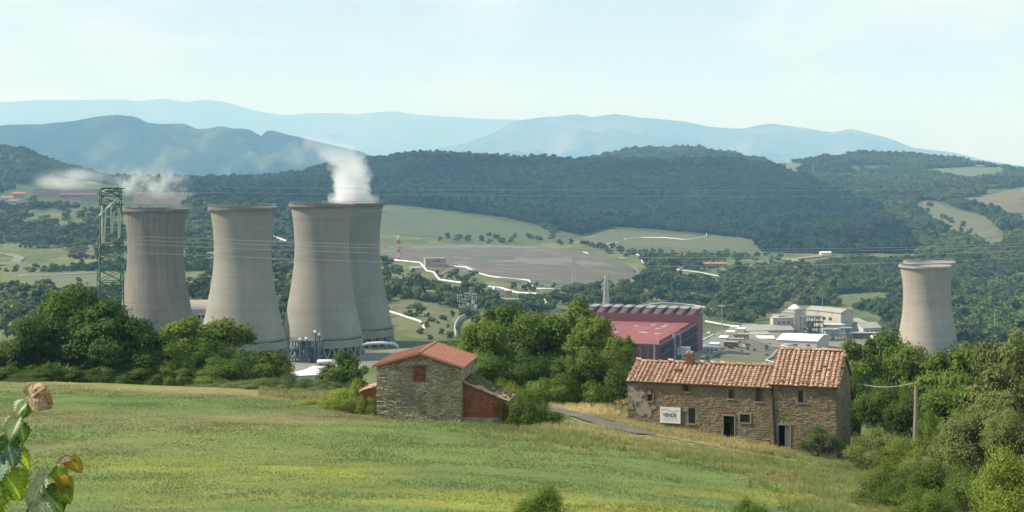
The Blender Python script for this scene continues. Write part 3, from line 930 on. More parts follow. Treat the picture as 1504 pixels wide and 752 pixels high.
M['plaster'] = pmat("flaking_plaster", (0.33, 0.295, 0.235), (0.22, 0.19, 0.14), 2.6, 0.95, bmp=0.4, c3=(0.25, 0.21, 0.15), scale3=3.0)
M['brick'] = pmat("red_brick", (0.34, 0.115, 0.06), (0.26, 0.09, 0.05), 1.5, 0.9, tint=0.3, bmp=0.3, bdist=0.02)
M['old_brick'] = pmat("old_brick", (0.23, 0.115, 0.072), (0.165, 0.085, 0.055), 2.5, 0.9, tint=0.35, bmp=0.3, bdist=0.02)
M['pale_stone'] = pmat("dressed_pale_stone", (0.27, 0.235, 0.175), (0.20, 0.175, 0.13), 3.0, 0.9, tint=0.2, bmp=0.3)
def tile_mat(name, ca, cb, cc):
    m, nt, b = new_mat(name)
    t = attr(nt, "tint").outputs['Fac']
    cr = nt.nodes.new("ShaderNodeValToRGB")
    el = cr.color_ramp.elements
    el[0].color, el[1].color = (*ca, 1), (*cc, 1)
    e = el.new(0.5); e.color = (*cb, 1)
    nt.links.new(t, cr.inputs['Fac'])
    n = noise(nt, 4.0, 5, 0.7)
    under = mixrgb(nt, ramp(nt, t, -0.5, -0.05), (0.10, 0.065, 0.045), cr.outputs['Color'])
    col = mixrgb(nt, ramp(nt, n, 0.42, 0.75, 0, 0.5), under, (0.21, 0.15, 0.10))
    n2 = noise(nt, 1.1, 3, 0.6)
    col = mixrgb(nt, ramp(nt, n2, 0.60, 0.78, 0, 0.6), col, (0.30, 0.26, 0.19))
    nt.links.new(col, b.inputs['Base Color'])
    b.inputs['Roughness'].default_value = 0.85
    bump(nt, b, n, 0.3, 0.02)
    return m
M['old_tile'] = tile_mat("weathered_clay_tile", (0.33, 0.17, 0.105), (0.47, 0.265, 0.17), (0.58, 0.38, 0.27))
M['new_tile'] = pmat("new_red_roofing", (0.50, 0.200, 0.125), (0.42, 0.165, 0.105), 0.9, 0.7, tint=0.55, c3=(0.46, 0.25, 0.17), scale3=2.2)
M['moss'] = pmat("moss", (0.065, 0.085, 0.025), (0.11, 0.12, 0.04), 2.0, 0.95, bmp=0.8, bdist=0.05)
M['timber'] = pmat("grey_old_timber", (0.16, 0.13, 0.10), (0.11, 0.09, 0.07), 3.0, 0.9)
M['iron'] = pmat("rusty_iron", (0.05, 0.035, 0.03), (0.035, 0.028, 0.025), 3.0, 0.8)

class Frame:
    """plan frame of a building: s along the front, t into the depth"""
    def __init__(f, P0, P1):
        f.o = Vector((P0[0], P0[1], 0))
        e = Vector((P1[0] - P0[0], P1[1] - P0[1], 0))
        f.L = e.length
        f.e = e.normalized()
        f.n = Vector((-f.e.y, f.e.x, 0))
    def p(f, s, t, z):
        q = f.o + f.e * s + f.n * t
        return Vector((q.x, q.y, z))
    def s_at(f, u, t=0.0):
        k = (u - U0) / F
        q = f.o + f.n * t
        return (k * q.y - q.x) / (f.e.x - k * f.e.y)
    def z_at(f, s, v, t=0.0):
        return (VH - v) * f.p(s, t, 0).y / F
    def rect(f, u0, u1, v0, v1, t=0.0):
        s0, s1 = f.s_at(u0, t), f.s_at(u1, t)
        sm = (s0 + s1) / 2
        return (s0, s1, f.z_at(sm, v1, t), f.z_at(sm, v0, t))

def wall_with_openings(mb, fr, s0, s1, zb, ztop_fn, rects, t=0.0, depth=0.42, tint=0.5):
    """outer skin with real openings and their reveals; ztop_fn(s) = top of wall"""
    cuts = sorted(set([s0, s1] + [r for q in rects for r in q[:2]] + list(np.linspace(s0, s1, 9))))
    for a, b_ in zip(cuts[:-1], cuts[1:]):
        if b_ - a < 1e-4: continue
        m_ = (a + b_) / 2
        spans = sorted([(q[2], q[3]) for q in rects if q[0] - 1e-6 <= m_ <= q[1] + 1e-6])
        lo = zb
        for (z0, z1) in spans + [(None, None)]:
            if z0 is None:
                mb.add([fr.p(a, t, lo), fr.p(b_, t, lo), fr.p(b_, t, ztop_fn(b_)), fr.p(a, t, ztop_fn(a))], [(0, 1, 2, 3)], tint)
            else:
                mb.add([fr.p(a, t, lo), fr.p(b_, t, lo), fr.p(b_, t, z0), fr.p(a, t, z0)], [(0, 1, 2, 3)], tint)
                lo = z1
    for (a, b_, z0, z1) in rects:
        for q in ([fr.p(a, t, z0), fr.p(a, t, z1), fr.p(a, t + depth, z1), fr.p(a, t + depth, z0)],
                  [fr.p(b_, t, z1), fr.p(b_, t, z0), fr.p(b_, t + depth, z0), fr.p(b_, t + depth, z1)],
                  [fr.p(a, t, z1), fr.p(b_, t, z1), fr.p(b_, t + depth, z1), fr.p(a, t + depth, z1)],
                  [fr.p(b_, t, z0), fr.p(a, t, z0), fr.p(a, t + depth, z0), fr.p(b_, t + depth, z0)]):
            mb.add(q, [(0, 1, 2, 3)], tint)

def stones(mb, org, e, up_n, s0, s1, zb, ztop_fn, rects, seed, hmin=0.13, hmax=0.24, lmin=0.20, lmax=0.55, quoins=True, bias=None):
    """irregular coursed stones standing proud of a wall plane; org(s, out, z) -> point"""
    r = random.Random(seed)
    z = zb
    zmax = max(ztop_fn(s) for s in np.linspace(s0, s1, 40))
    row = 0
    while z < zmax:
        h = r.uniform(hmin, hmax)
        s = s0
        while s < s1 - 0.03:
            q = quoins and (s < s0 + 0.05 or s1 - s < 0.62)
            l = r.uniform(lmin, lmax) * (1.35 if q else 1)
            if s + l > s1 - 0.12: l = s1 - s
            j = 0.012
            a, b_ = s + r.uniform(.0, .022), s + l - r.uniform(.0, .022)
            wv_ = 0.07 * math.sin(s * 1.9 + seed) + 0.05 * math.sin(s * 4.3 + z * 3.1)
            k_ = r.random()
            hh_ = h * (0.72 if k_ < .25 else 1.0 if k_ < .8 else 1.45)
            c, d = z + wv_ + r.uniform(.0, .02), z + wv_ + hh_ - r.uniform(.0, .02)
            if c < zb - .3: c = zb - .3
            m_ = (a + b_) / 2
            if r.random() > .07 and d < ztop_fn(m_) + 0.02 and not any(q_[0] - .03 < b_ and q_[1] + .03 > a and q_[2] - .03 < d and q_[3] + .03 > c for q_ in rects):
                o = r.uniform(0.004, 0.038)
                wob = lambda: r.uniform(-.022, .022)
                ins = r.uniform(.018, .045)
                bk = [org(a, -.01, c), org(b_, -.01, c), org(b_, -.01, d), org(a, -.01, d)]
                fr_ = [org(a + ins + wob(), o, c + ins + wob() * .6), org(b_ - ins + wob(), o + wob() * .5, c + ins * .7 + wob() * .6), org(b_ - ins + wob(), o, d - ins + wob() * .6), org(a + ins + wob(), o + wob() * .5, d - ins + wob() * .6)]
                tt = r.random()
                if bias: tt = bias(m_, (c + d) / 2, tt, r)
                mb.add(bk + fr_, [(4, 5, 6, 7), (0, 1, 5, 4), (1, 2, 6, 5), (2, 3, 7, 6), (3, 0, 4, 7)], tt)
            s += l
        z += h
        row += 1

def tile_rows(parent, fr, s0, s1, t_e, z_e, t_r, z_r, pitch, tl, seed, mat, ridge_fn=None, wob=0.02):
    """rows of half-round cover tiles running down from ridge to eave, one object per row"""
    r = random.Random(seed)
    n = int(round((s1 - s0) / pitch))
    pitch = (s1 - s0) / n
    L = math.hypot(t_r - t_e, z_r - z_e)
    dt, dz = (t_r - t_e) / L, (z_r - z_e) / L
    nt_, nz_ = -dz, dt
    for i in range(n):
        mb = MB()
        sc = s0 + pitch * (i + .5) + r.uniform(-wob, wob) * 2
        k = int(math.ceil(L / tl))
        sag = r.uniform(0, .03)
        base_t = r.random()
        for j in range(k):
            if r.random() < 0.012: continue
            d0 = -0.10 + j * tl + r.uniform(-.03, .03)
            d1 = min(d0 + tl * 1.12, L + 0.05)
            if d1 - d0 < 0.1: continue
            dev = r.uniform(-wob, wob)
            dev2 = r.uniform(-wob, wob)
            lift = 0.075 + r.uniform(-.012, .02)
            ra, rb = pitch * .37, pitch * .30
            vv = []
            for (d, rr, dv, lf) in ((d0, ra, dev, lift), (d1, rb, dev2, lift - .035)):
                for a in (0, 36, 72, 108, 144, 180):
                    ca, sa = math.cos(R(a)), math.sin(R(a))
                    h = lf + rr * 0.75 * sa - 0.03
                    vv.append(fr.p(sc + dv + rr * ca, t_e + dt * d + nt_ * h, z_e + dz * d + nz_ * h - sag))
            ff = [(q, q + 1, q + 7, q + 6) for q in range(5)] + [(5, 4, 3, 2, 1, 0)]
            mb.add(vv, ff, min(1, max(0, 0.35 * base_t + 0.65 * r.random())))
        # channel tile between this row and the next
        c0, c1 = sc + pitch * .18, sc + pitch * .82
        hh = 0.012
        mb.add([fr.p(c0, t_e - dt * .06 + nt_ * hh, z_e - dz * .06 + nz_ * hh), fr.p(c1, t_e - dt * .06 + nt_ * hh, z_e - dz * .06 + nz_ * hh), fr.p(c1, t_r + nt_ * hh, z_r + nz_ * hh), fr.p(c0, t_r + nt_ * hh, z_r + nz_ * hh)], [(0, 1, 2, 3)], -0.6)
        mb.build("tile_row", mat, parent)

def slab(mb, fr, s0, s1, t0, z0, t1, z1, th, tint=0.5):
    L = math.hypot(t1 - t0, z1 - z0)
    nt_, nz_ = -(z1 - z0) / L * th, (t1 - t0) / L * th
    mb.obox(fr.p(s0, t0, z0) - (fr.n * nt_ + Vector((0, 0, nz_))), fr.e * (s1 - s0), fr.n * (t1 - t0) + Vector((0, 0, z1 - z0)), fr.n * nt_ + Vector((0, 0, nz_)), tint)

# ---- farmhouse
YA, YB = 138.0, 132.0
HF = Frame(((922 - U0) * YA / F, YA), ((1229 - U0) * YB / F, YB))
zE1 = (VH - 557.5) * YA / F            # eave of the long low block
zE2 = (VH - 566) * YB / F              # eave of the tall end block
sJ = HF.s_at(1132)
D1, D2 = 6.0, 7.6
zR1 = zE1 + 1.22
zR2 = zE2 + 2.28
zBase = -26.5
hm = thing("farmhouse", "derelict two-block stone farmhouse with weathered red tile roofs", "house", tuple(HF.p(HF.L / 2, 3, -23.5)))
OP = {
 'wa': HF.rect(951, 958.5, 572.5, 589), 'wb': HF.rect(1004, 1012, 563.8, 575), 'wc': HF.rect(1011, 1021, 599.5, 622),
 'wd': HF.rect(1070, 1078.5, 572, 585.5), 'door1': HF.rect(1062.5, 1078.5, 611, 642), 'we': HF.rect(1087, 1101.5, 608.5, 620.5),
 'wf': HF.rect(1109.5, 1120.5, 569.5, 590), 'wg': HF.rect(1172, 1185.5, 573.5, 591.5), 'door2': HF.rect(1143.5, 1160, 624.5, 656.5),
}
r1 = [OP[k] for k in ('wa', 'wb', 'wc', 'wd', 'door1', 'we', 'wf')]
r2 = [OP[k] for k in ('wg', 'door2')]
mb = MB()
wall_with_openings(mb, HF, 0, sJ, zBase, lambda s: zE1 - .06, r1)
gz = lambda t: zE1 - .06 + (zR1 - zE1) * (1 - abs(t - D1 / 2) / (D1 / 2))
def side_wall(mb, s, D, gfun, flip, k=8, zb=zBase):
    ts = np.linspace(0, D, k + 1)
    for a, b_ in zip(ts[:-1], ts[1:]):
        q = [HF.p(s, a, zb), HF.p(s, b_, zb), HF.p(s, b_, gfun(b_)), HF.p(s, a, gfun(a))]
        mb.add(q, [(0, 1, 2, 3) if not flip else (3, 2, 1, 0)])
side_wall(mb, 0, D1, gz, True)
mb.add([HF.p(sJ, D1, zBase), HF.p(0, D1, zBase), HF.p(0, D1, zE1 - .06), HF.p(sJ, D1, zE1 - .06)], [(0, 1, 2, 3)])
mb.build("wall", M['mortar'], hm)
mb = MB()
gz2 = lambda t: zE2 - .06 + (zR2 - zE2) * (1 - abs(t - D2 / 2) / (D2 / 2))
wall_with_openings(mb, HF, sJ + .003, HF.L, zBase, lambda s: zE2 - .06, r2, t=-0.03)
side_wall(mb, HF.L, D2, gz2, False)
side_wall(mb, sJ + .003, D2, gz2, True)
mb.add([HF.p(HF.L, D2, zBase), HF.p(sJ, D2, zBase), HF.p(sJ, D2, zE2 - .06), HF.p(HF.L, D2, zE2 - .06)], [(0, 1, 2, 3)])
mb.build("wall", M['mortar'], hm)
def keep_plaster(s, z): 
    return fbm(np.array([s * .55]), np.array([z * .8]), 3, 77)[0] > 0.12
mb = MB()
def fb(s, z, t, r):
    k = 0.5 + 0.5 * fbm(np.array([s * .35]), np.array([z * .5]), 3, 13)[0]
    return min(1, max(0, 0.60 * t + 0.60 * (k - .15)))
stones(mb, lambda s, o, z: HF.p(s, -o, z), None, None, 0, sJ, -25.0, lambda s: zE1 - .10, r1 + [(0.15, 1.55, -20.9, -19.2), (0.9, 2.1, -21.8, -20.4)], 1, 0.13, 0.25, 0.17, 0.42, bias=fb)
mb.build("stonework", M['house_stone'], hm, kind="stuff")
mb = MB()
stones(mb, lambda s, o, z: HF.p(s, -o - .03, z), None, None, sJ + .01, HF.L, -25.0, lambda s: zE2 - .10, r2, 2, 0.14, 0.27, 0.18, 0.46, bias=fb)
stones(mb, lambda t, o, z: HF.p(HF.L + o, t, z), None, None, 0.02, D2, -25.0, lambda t: gz2(t) - .12, [], 3, 0.15, 0.30, 0.25, 0.62, bias=fb)
mb.build("stonework", M['house_stone'], hm, kind="stuff")
# plaster remains on the left end of the front
mb = MB()
for k, (cs, cz, w, h) in enumerate([(0.85, -20.0, .75, .8), (1.5, -21.1, .62, .7), (0.55, -19.3, .4, .3), (2.2, -20.9, .3, .3), (1.1, -18.95, .25, .2), (1.9, -19.6, .22, .3), (0.35, -20.9, .22, .35)]):
    n = 34
    wb_ = [1 + .55 * float(fbm(np.array([j * .45 + k * 7.3]), np.array([k * 3.1]), 3, 5)[0]) for j in range(n)]
    ring = [(cs + w * wb_[j] * .8 * math.cos(2 * math.pi * j / n), cz + h * wb_[(j * 3) % n] * .8 * math.sin(2 * math.pi * j / n)) for j in range(n)]
    vv = [HF.p(max(.02, a), -.055, b_) for a, b_ in ring] + [HF.p(max(.02, a), .0, b_) for a, b_ in ring]
    mb.add(vv, [tuple(range(n))] + [(j, j + n, (j + 1) % n + n, (j + 1) % n) for j in range(n)])
mb.build("plaster_patch", M['plaster'], hm)
# roofs
def roof_of(s0, s1, zE, zR, D, seed, over=0.22):
    rf = MB()
    sl = (zR - zE) / (D / 2)
    slab(rf, HF, s0, s1, -over, zE - sl * over, D / 2, zR, 0.10)
    slab(rf, HF, s0, s1, D + over, zE - sl * over, D / 2, zR, -0.10)
    rfo = rf.build("roof", M['timber'], hm)
    tile_rows(rfo, HF, s0, s1, -over, zE - sl * over, D / 2, zR, 0.40, 0.34, seed, M['old_tile'])
    bk = MB()
    slab(bk, HF, s0, s1, D + over, zE - sl * over + .08, D / 2, zR + .08, -0.06)
    bk.build("rear_tiles", M['old_tile'], rfo)
    r = random.Random(seed)
    s = s0 + .05
    while s < s1 - .2:
        l = r.uniform(.38, .48)
        rg = MB()
        h = r.uniform(.03, .22)
        tl_ = r.uniform(-.05, .05)
        vv = []
        for sx, dh in ((s, 0.02), (min(s1, s + l), -.02)):
            for a in (0, 45, 90, 135, 180):
                vv.append(HF.p(sx, D / 2 + .17 * math.cos(R(a)) + tl_, zR + h + dh + .14 * math.sin(R(a))))
        rg.add(vv, [(q, q + 1, q + 6, q + 5) for q in range(4)] + [(4, 3, 2, 1, 0), (5, 6, 7, 8, 9)], r.random())
        rg.build("ridge_tile", M['old_tile'], rfo)
        s += l + r.uniform(-.02, .06)
    # loose stones weighing down eave and verge
    st = MB()
    for k in range(44):
        if r.random() < .5:
            ss, tt = r.uniform(s0 + .1, s1 - .1), -over + r.uniform(.0, .25)
        else:
            ss, tt = (s0 + r.uniform(.02, .4) if seed == 5 else s1 - r.uniform(.02, .35)), r.uniform(0, D / 2)
        z = zE + sl * tt + .19
        w = r.uniform(.08, .17)
        st.obox(HF.p(ss, tt, z), HF.e * w * 1.4 + HF.n * .03, HF.n * w, Vector((0, .01, w * .7)), r.random())
    st.build("loose_tiles", M['old_tile'], rfo, kind="stuff")
    return rfo
roof_of(-0.12, sJ - .02, zE1, zR1, D1, 5)
roof_of(sJ - .10, HF.L + .15, zE2, zR2, D2, 6)
# eave soffit tiles visible under the front edge are the slab ends; chimneys
def chimney(s, t, zb, zt, w, d, cap=True):
    mb = MB()
    r = random.Random(int(s * 100))
    z = zb
    while z < zt - .03:
        for (a, b_, c, d_) in ((s - w / 2, s + w / 2, t - d / 2, t + d / 2),):
            x = a
            nb = 3
            for k in range(nb):
                o = r.uniform(-.012, .012)
                mb.obox(HF.p(x + .004, c - o, z), HF.e * (w / nb - .012), HF.n * (d + o), Vector((0, 0, .085)), r.random())
                x += w / nb
        z += .1
    mb.obox(HF.p(s - w / 2 + .02, t - d / 2 + .02, zb), HF.e * (w - .04), HF.n * (d - .04), Vector((0, 0, zt - zb - .02)), .2)
    ch = mb.build("chimney", M['old_brick'], hm)
    if cap:
        cp = MB()
        for dx in (-w * .27, w * .27):
            cp.lathe(HF.p(s + dx, t, zt), [(w * .22, 0), (w * .22, .16), (w * .12, .2), (w * .12, .02)], 10)
        cp.build("chimney_pot", M['old_tile'], ch)
s_c = HF.s_at(1014, D1 / 2)
chimney(s_c, D1 / 2 - .1, zR1 - .5, HF.z_at(s_c, 518.5, D1 / 2), 0.66, 0.6)
s_c2 = HF.s_at(996.5, 1.7)
chimney(s_c2, 1.7, zE1 + .3, HF.z_at(s_c2, 541, 1.7), 0.62, 0.6, False)
# openings: frames, leaves and panes
def window(q, sill=True, shutter=None, bars=True, surround=None, t0=0.0):
    a, b_, z0, z1 = q
    fm = MB()
    th = .06
    t = t0 + .20
    fm.obox(HF.p(a, t, z0), HF.e * th, HF.n * .06, Vector((0, 0, z1 - z0)))
    fm.obox(HF.p(b_ - th, t, z0), HF.e * th, HF.n * .06, Vector((0, 0, z1 - z0)))
    fm.obox(HF.p(a + th, t, z1 - th), HF.e * (b_ - a - 2 * th), HF.n * .055, Vector((0, 0, th)))
    fm.obox(HF.p(a + th, t, z0), HF.e * (b_ - a - 2 * th), HF.n * .055, Vector((0, 0, th)))
    if bars:
        fm.obox(HF.p((a + b_) / 2 - .02, t + .005, z0 + th), HF.e * .04, HF.n * .04, Vector((0, 0, z1 - z0 - 2 * th)))
    wo = fm.build("window", M['timber'], hm)
    if shutter:
        MB().obox(HF.p((a + b_) / 2 + .03, t + .01, z0 + th), HF.e * ((b_ - a) / 2 - th - .03), HF.n * .03, Vector((0, 0, z1 - z0 - 2 * th))).build("shutter", M[shutter], wo)
        MB().obox(HF.p(a + th, t + .03, z0 + th), HF.e * ((b_ - a) / 2 - th - .03), HF.n * .01, Vector((0, 0, z1 - z0 - 2 * th))).build("pane", M['dark_glass'], wo)
    else:
        MB().obox(HF.p(a + th, t + .03, z0 + th), HF.e * (b_ - a - 2 * th), HF.n * .01, Vector((0, 0, z1 - z0 - 2 * th))).build("pane", M['dark_glass'], wo)
    if sill:
        MB().obox(HF.p(a - .1, t0 - .09, z0 - .10), HF.e * (b_ - a + .2), HF.n * .35, Vector((0, 0, .10))).build("sill", M['pale_stone'], wo)
    if surround:
        sr = MB()
        w = .13
        sr.obox(HF.p(a - w, t0 - .07, z0), HF.e * w, HF.n * .2, Vector((0, 0, z1 - z0)), .4)
        sr.obox(HF.p(b_, t0 - .07, z0), HF.e * w, HF.n * .2, Vector((0, 0, z1 - z0)), .7)
        sr.obox(HF.p(a - w, t0 - .07, z1), HF.e * (b_ - a + 2 * w), HF.n * .2, Vector((0, 0, .12)), .5)
        sr.build("surround", M[surround], wo)
    return wo
window(OP['wa'], shutter='timber', surround='old_brick')
window(OP['wb'], surround='old_brick', bars=False)
window(OP['wc'], bars=False)
window(OP['wd'], shutter='timber')
window(OP['we'], surround='pale_stone', bars=False)
window(OP['wf'], shutter='timber')
window(OP['wg'], shutter='concrete', t0=-.03)
def door(q, leaf, part, t0=0.0):
    a, b_, z0, z1 = q
    fm = MB()
    w = .10
    fm.obox(HF.p(a - w, t0 - .065, z0 - 1), HF.e * w, HF.n * .22, Vector((0, 0, z1 - z0 + 1)), .5)
    fm.obox(HF.p(b_, t0 - .065, z0 - 1), HF.e * w, HF.n * .22, Vector((0, 0, z1 - z0 + 1)), .6)
    fm.obox(HF.p(a - w, t0 - .068, z1), HF.e * (b_ - a + 2 * w), HF.n * .22, Vector((0, 0, .16)), .4)
    fo = fm.build("door_frame", M['pale_stone'], hm)
    lf = MB()
    n = 4
    a2, b2 = (a + (b_ - a) * part[0], a + (b_ - a) * part[1])
    for k in range(n):
        x = a2 + (b2 - a2) * k / n
        lf.obox(HF.p(x + .006, t0 + .22 + .004 * (k % 2), z0 - .9), HF.e * ((b2 - a2) / n - .012), HF.n * .04, Vector((0, 0, z1 - z0 + .9)), .4 + .1 * k)
    lf.obox(HF.p(a, t0 + .5, z0 - 1), HF.e * (b_ - a), HF.n * .02, Vector((0, 0, 1 + .02)), .2)
    lf.build("door", M[leaf], fo)
door(OP['door1'], 'dark_void', (0.55, 1.0))
door(OP['door2'], 'concrete', (0.52, 1.0), -.03)
# relieving arch fragment in brick over the first door, blocked niche, drainpipe
mb = MB()
a, b_, z0, z1 = OP['door1']
for k in range(7):
    x = a + (b_ - a) * k / 7
    mb.obox(HF.p(x, -.05, z1 + .22 + .05 * math.sin(k / 6 * math.pi)), HF.e * .11, HF.n * .06, Vector((0, 0, .2)), rnd.random())
mb.build("brick_arch", M['old_brick'], hm)
dp = [HF.p(HF.s_at(1134.5), -.09, HF.z_at(HF.s_at(1134.5), 568)), HF.p(HF.s_at(1134.8), -.09, HF.z_at(HF.s_at(1134.5), 588)), HF.p(HF.s_at(1137), -.11, HF.z_at(HF.s_at(1137), 620)), HF.p(HF.s_at(1139), -.11, HF.z_at(HF.s_at(1139), 654))]
MB().tube(dp, .085, 8).build("drainpipe", M['iron'], hm)
# interior so that openings look into a dark room
mb = MB()
for (s0, s1, z) in ((0.05, sJ - .05, -21.9), (sJ + .06, HF.L - .05, -21.6)):
    mb.obox(HF.p(s0, .45, z), HF.e * (s1 - s0), HF.n * 5.2, Vector((0, 0, .18)))
mb.build("upper_floor", M['dark_void'], hm)

# ---- the sale board on the farmhouse wall
q = HF.rect(970, 1000, 597.8, 621.2)
sb = thing("sign_board", "white sale board reading VENDE on the left half of the farmhouse front", "sign", tuple(HF.p((q[0] + q[1]) / 2, -.12, q[2])))
MB().obox(HF.p(q[0], -.14, q[2]), HF.e * (q[1] - q[0]), HF.n * .05, Vector((0, 0, q[3] - q[2]))).build("board", M['white_paint'], sb)
for sx in (q[0] + .2, q[1] - .2):
    MB().obox(HF.p(sx, -.09, q[2] + .2), HF.e * .06, HF.n * .1, Vector((0, 0, q[3] - q[2] - .4))).build("batten", M['timber'], sb)
M['sign_ink'] = pmat("dark_green_print", (0.06, 0.10, 0.10), (0.09, 0.13, 0.13), 3.0, 0.7)
M['sign_faint'] = pmat("faded_print", (0.42, 0.47, 0.47), (0.33, 0.38, 0.38), 6.0, 0.7)
def letters(txt, s_mid, z, size, name, m_, parent):
    cu = bpy.data.curves.new(name, 'FONT')
    cu.body = txt
    cu.size = size
    cu.align_x = 'CENTER'
    cu.extrude = 0.004
    cu.offset = 0.012
    cu.space_character = 1.12
    o = bpy.data.objects.new(name, cu)
    COL.objects.link(o)
    dg = bpy.context.evaluated_depsgraph_get()
    me = bpy.data.meshes.new_from_object(o.evaluated_get(dg))
    bpy.data.objects.remove(o)
    me.materials.clear(); me.materials.append(m_)
    o = link(name, me, parent)
    p = HF.p(s_mid, -.147, z) - ORG[parent.name]
    o.matrix_local = Matrix.Translation(p) @ Matrix(((HF.e.x, 0, -HF.n.x, 0), (HF.e.y, 0, -HF.n.y, 0), (0, 1, 0, 0), (0, 0, 0, 1)))
    o.scale = (1.0, 1.25, 1.0)
    return o
hh = q[3] - q[2]
sm_ = (q[0] + q[1]) / 2 - .05
letters("VENDE", sm_, q[2] + hh * .40, hh * .255, "lettering", M['sign_ink'], sb)
fl = MB()
r_ = random.Random(3)
for k in range(20):           # worn-out swoosh and upper line
    x = q[0] + .12 + k * (q[1] - q[0] - .24) / 20
    z = q[2] + hh * (.75 + .07 * math.sin(k / 19 * math.pi * 2.2)) + r_.uniform(-.02, .02)
    fl.obox(HF.p(x, -.1455, z), HF.e * .065, HF.n * .004, Vector((0, 0, r_.uniform(.05, .13))))
for row in (.28, .17):
    x = q[0] + .3
    while x < q[1] - .35:
        w = r_.uniform(.05, .12)
        fl.obox(HF.p(x, -.1455, q[2] + hh * row), HF.e * w, HF.n * .004, Vector((0, 0, .055)))
        x += w + .035
fl.build("worn_print", M['sign_faint'], sb)

# ---- stone kerb and rubble in front of the house
kb = MB()
r_ = random.Random(8)
for k in range(46):
    s = sJ - 9.0 + k * .32
    p = HF.p(s, -1.5 - .25 * math.sin(k * .4) + r_.uniform(-.12, .12), 0)
    z = Zs(p.x, p.y)
    w = r_.uniform(.14, .30)
    kb.obox((p.x, p.y, z - .05), HF.e * w + HF.n * r_.uniform(-.05, .05), HF.n * w * .7, Vector((0, 0, w * .55)), r_.random())
tag(kb.build("rubble_edge", M['house_stone']), kind="stuff")

# ---- hut with new red roof
YH = 124.6
TF = Frame(((553 - U0) * YH / F, YH), ((677 - U0) * (YH - .85) / F, YH - .85))
TL, TD = TF.L, 6.6
hut = thing("stone_hut", "small square stone hut with bright new red roof and brick lean-to", "hut", tuple(TF.p(TL / 2, 3, -20)))
zEh = -15.72
zAp = zEh + 0.98
sM = TF.s_at(617)
zt_h = lambda s: zEh - .10 + (zAp - zEh) * (1 - abs(s - sM) / (sM if s < sM else TL - sM))
wq = TF.rect(607.2, 624.8, 538.5, 560.5)
mb = MB()
wall_with_openings(mb, TF, 0, TL, -23.5, zt_h, [wq], depth=.3)
for s, fl_ in ((0, True), (TL, False)):
    qd = [TF.p(s, 0, -23.5), TF.p(s, TD, -23.5), TF.p(s, TD, zEh - .1), TF.p(s, 0, zEh - .1)]
    mb.add(qd, [(3, 2, 1, 0) if fl_ else (0, 1, 2, 3)])
ss = np.linspace(0, TL, 9)
for a, b_ in zip(ss[:-1], ss[1:]):
    mb.add([TF.p(b_, TD, -23.5), TF.p(a, TD, -23.5), TF.p(a, TD, zt_h(a)), TF.p(b_, TD, zt_h(b_))], [(0, 1, 2, 3)])
mb.build("wall", M['mortar'], hut)
mb = MB()
def fbh(s, z, t, r):
    k = 0.5 + 0.5 * fbm(np.array([s * .4]), np.array([z * .6]), 3, 19)[0]
    return min(1, max(0, 0.6 * t + 0.4 * k))
stones(mb, lambda s, o, z: TF.p(s, -o, z), None, None, 0, TL, -21.2, lambda s: zt_h(s) - .03, [wq], 11, 0.12, 0.22, 0.18, 0.50, bias=fbh)
stones(mb, lambda t, o, z: TF.p(TL + o, t, z), None, None, 0.02, TD, -20.5, lambda t: zEh - .13, [], 12, 0.13, 0.24, 0.18, 0.5, bias=fbh)
mb.build("stonework", M['hut_stone'], hut, kind="stuff")
# brick lattice in the vent
lt = MB()
a, b_, z0, z1 = wq
nr_l, nc_l = 8, 5
bh = (z1 - z0) / nr_l
for j in range(nr_l):
    for i in range(nc_l + 1):
        w = (b_ - a) / nc_l
        x0 = a + (i - (.5 if j % 2 else 0)) * w
        x1 = x0 + w * .62
        x0, x1 = max(a, x0), min(b_, x1)
        if x1 - x0 < .03: continue
        lt.obox(TF.p(x0, .03, z0 + j * bh + .002), TF.e * (x1 - x0), TF.n * .12, Vector((0, 0, bh * .96)), rnd.random())
lto = lt.build("brick_lattice", M['brick'], hut)
MB().obox(TF.p(a - .12, -.06, z1), TF.e * (b_ - a + .24), TF.n * .2, Vector((0, 0, .12))).build("lintel", M['timber'], hut)
MB().obox(TF.p(a - .25, .31, z0 - .2), TF.e * (b_ - a + .5), TF.n * .05, Vector((0, 0, z1 - z0 + .4))).build("void_back", M['dark_void'], hut)  # added dark sheet, its near-black colour stands for the unlit inside
# roof: ribbed red panels
ov = .28
for side in (0, 1):
    s_e = -ov if side == 0 else TL + ov
    sl = (zAp - zEh) / (sM if side == 0 else TL - sM)
    z_e = zEh - sl * ov
    n = 10
    t0, t1 = -.38, TD + .35
    for k in range(n):
        ta = t0 + (t1 - t0) * k / n
        tb = t0 + (t1 - t0) * (k + 1) / n
        mb = MB()
        th = .05
        def pp(s, t, z): return TF.p(s, t, z)
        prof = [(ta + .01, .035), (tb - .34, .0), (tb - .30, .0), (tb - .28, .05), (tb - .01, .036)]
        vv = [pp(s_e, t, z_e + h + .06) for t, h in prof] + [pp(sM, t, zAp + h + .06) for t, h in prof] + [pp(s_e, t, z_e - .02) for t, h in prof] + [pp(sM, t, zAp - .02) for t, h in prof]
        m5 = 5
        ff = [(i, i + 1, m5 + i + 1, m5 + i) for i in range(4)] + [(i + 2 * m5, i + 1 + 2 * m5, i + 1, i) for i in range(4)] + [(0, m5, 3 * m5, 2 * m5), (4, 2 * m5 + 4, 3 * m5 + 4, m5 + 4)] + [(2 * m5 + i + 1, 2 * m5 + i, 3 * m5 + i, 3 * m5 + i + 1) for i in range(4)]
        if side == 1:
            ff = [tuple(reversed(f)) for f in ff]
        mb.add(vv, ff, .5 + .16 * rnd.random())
        mb.t[1] = mb.t[2] = 0.0  # rib fronts and grooves darkened: shadow lines between courses painted into the tint
        mb.build("roof_panel", M['new_tile'], hut)
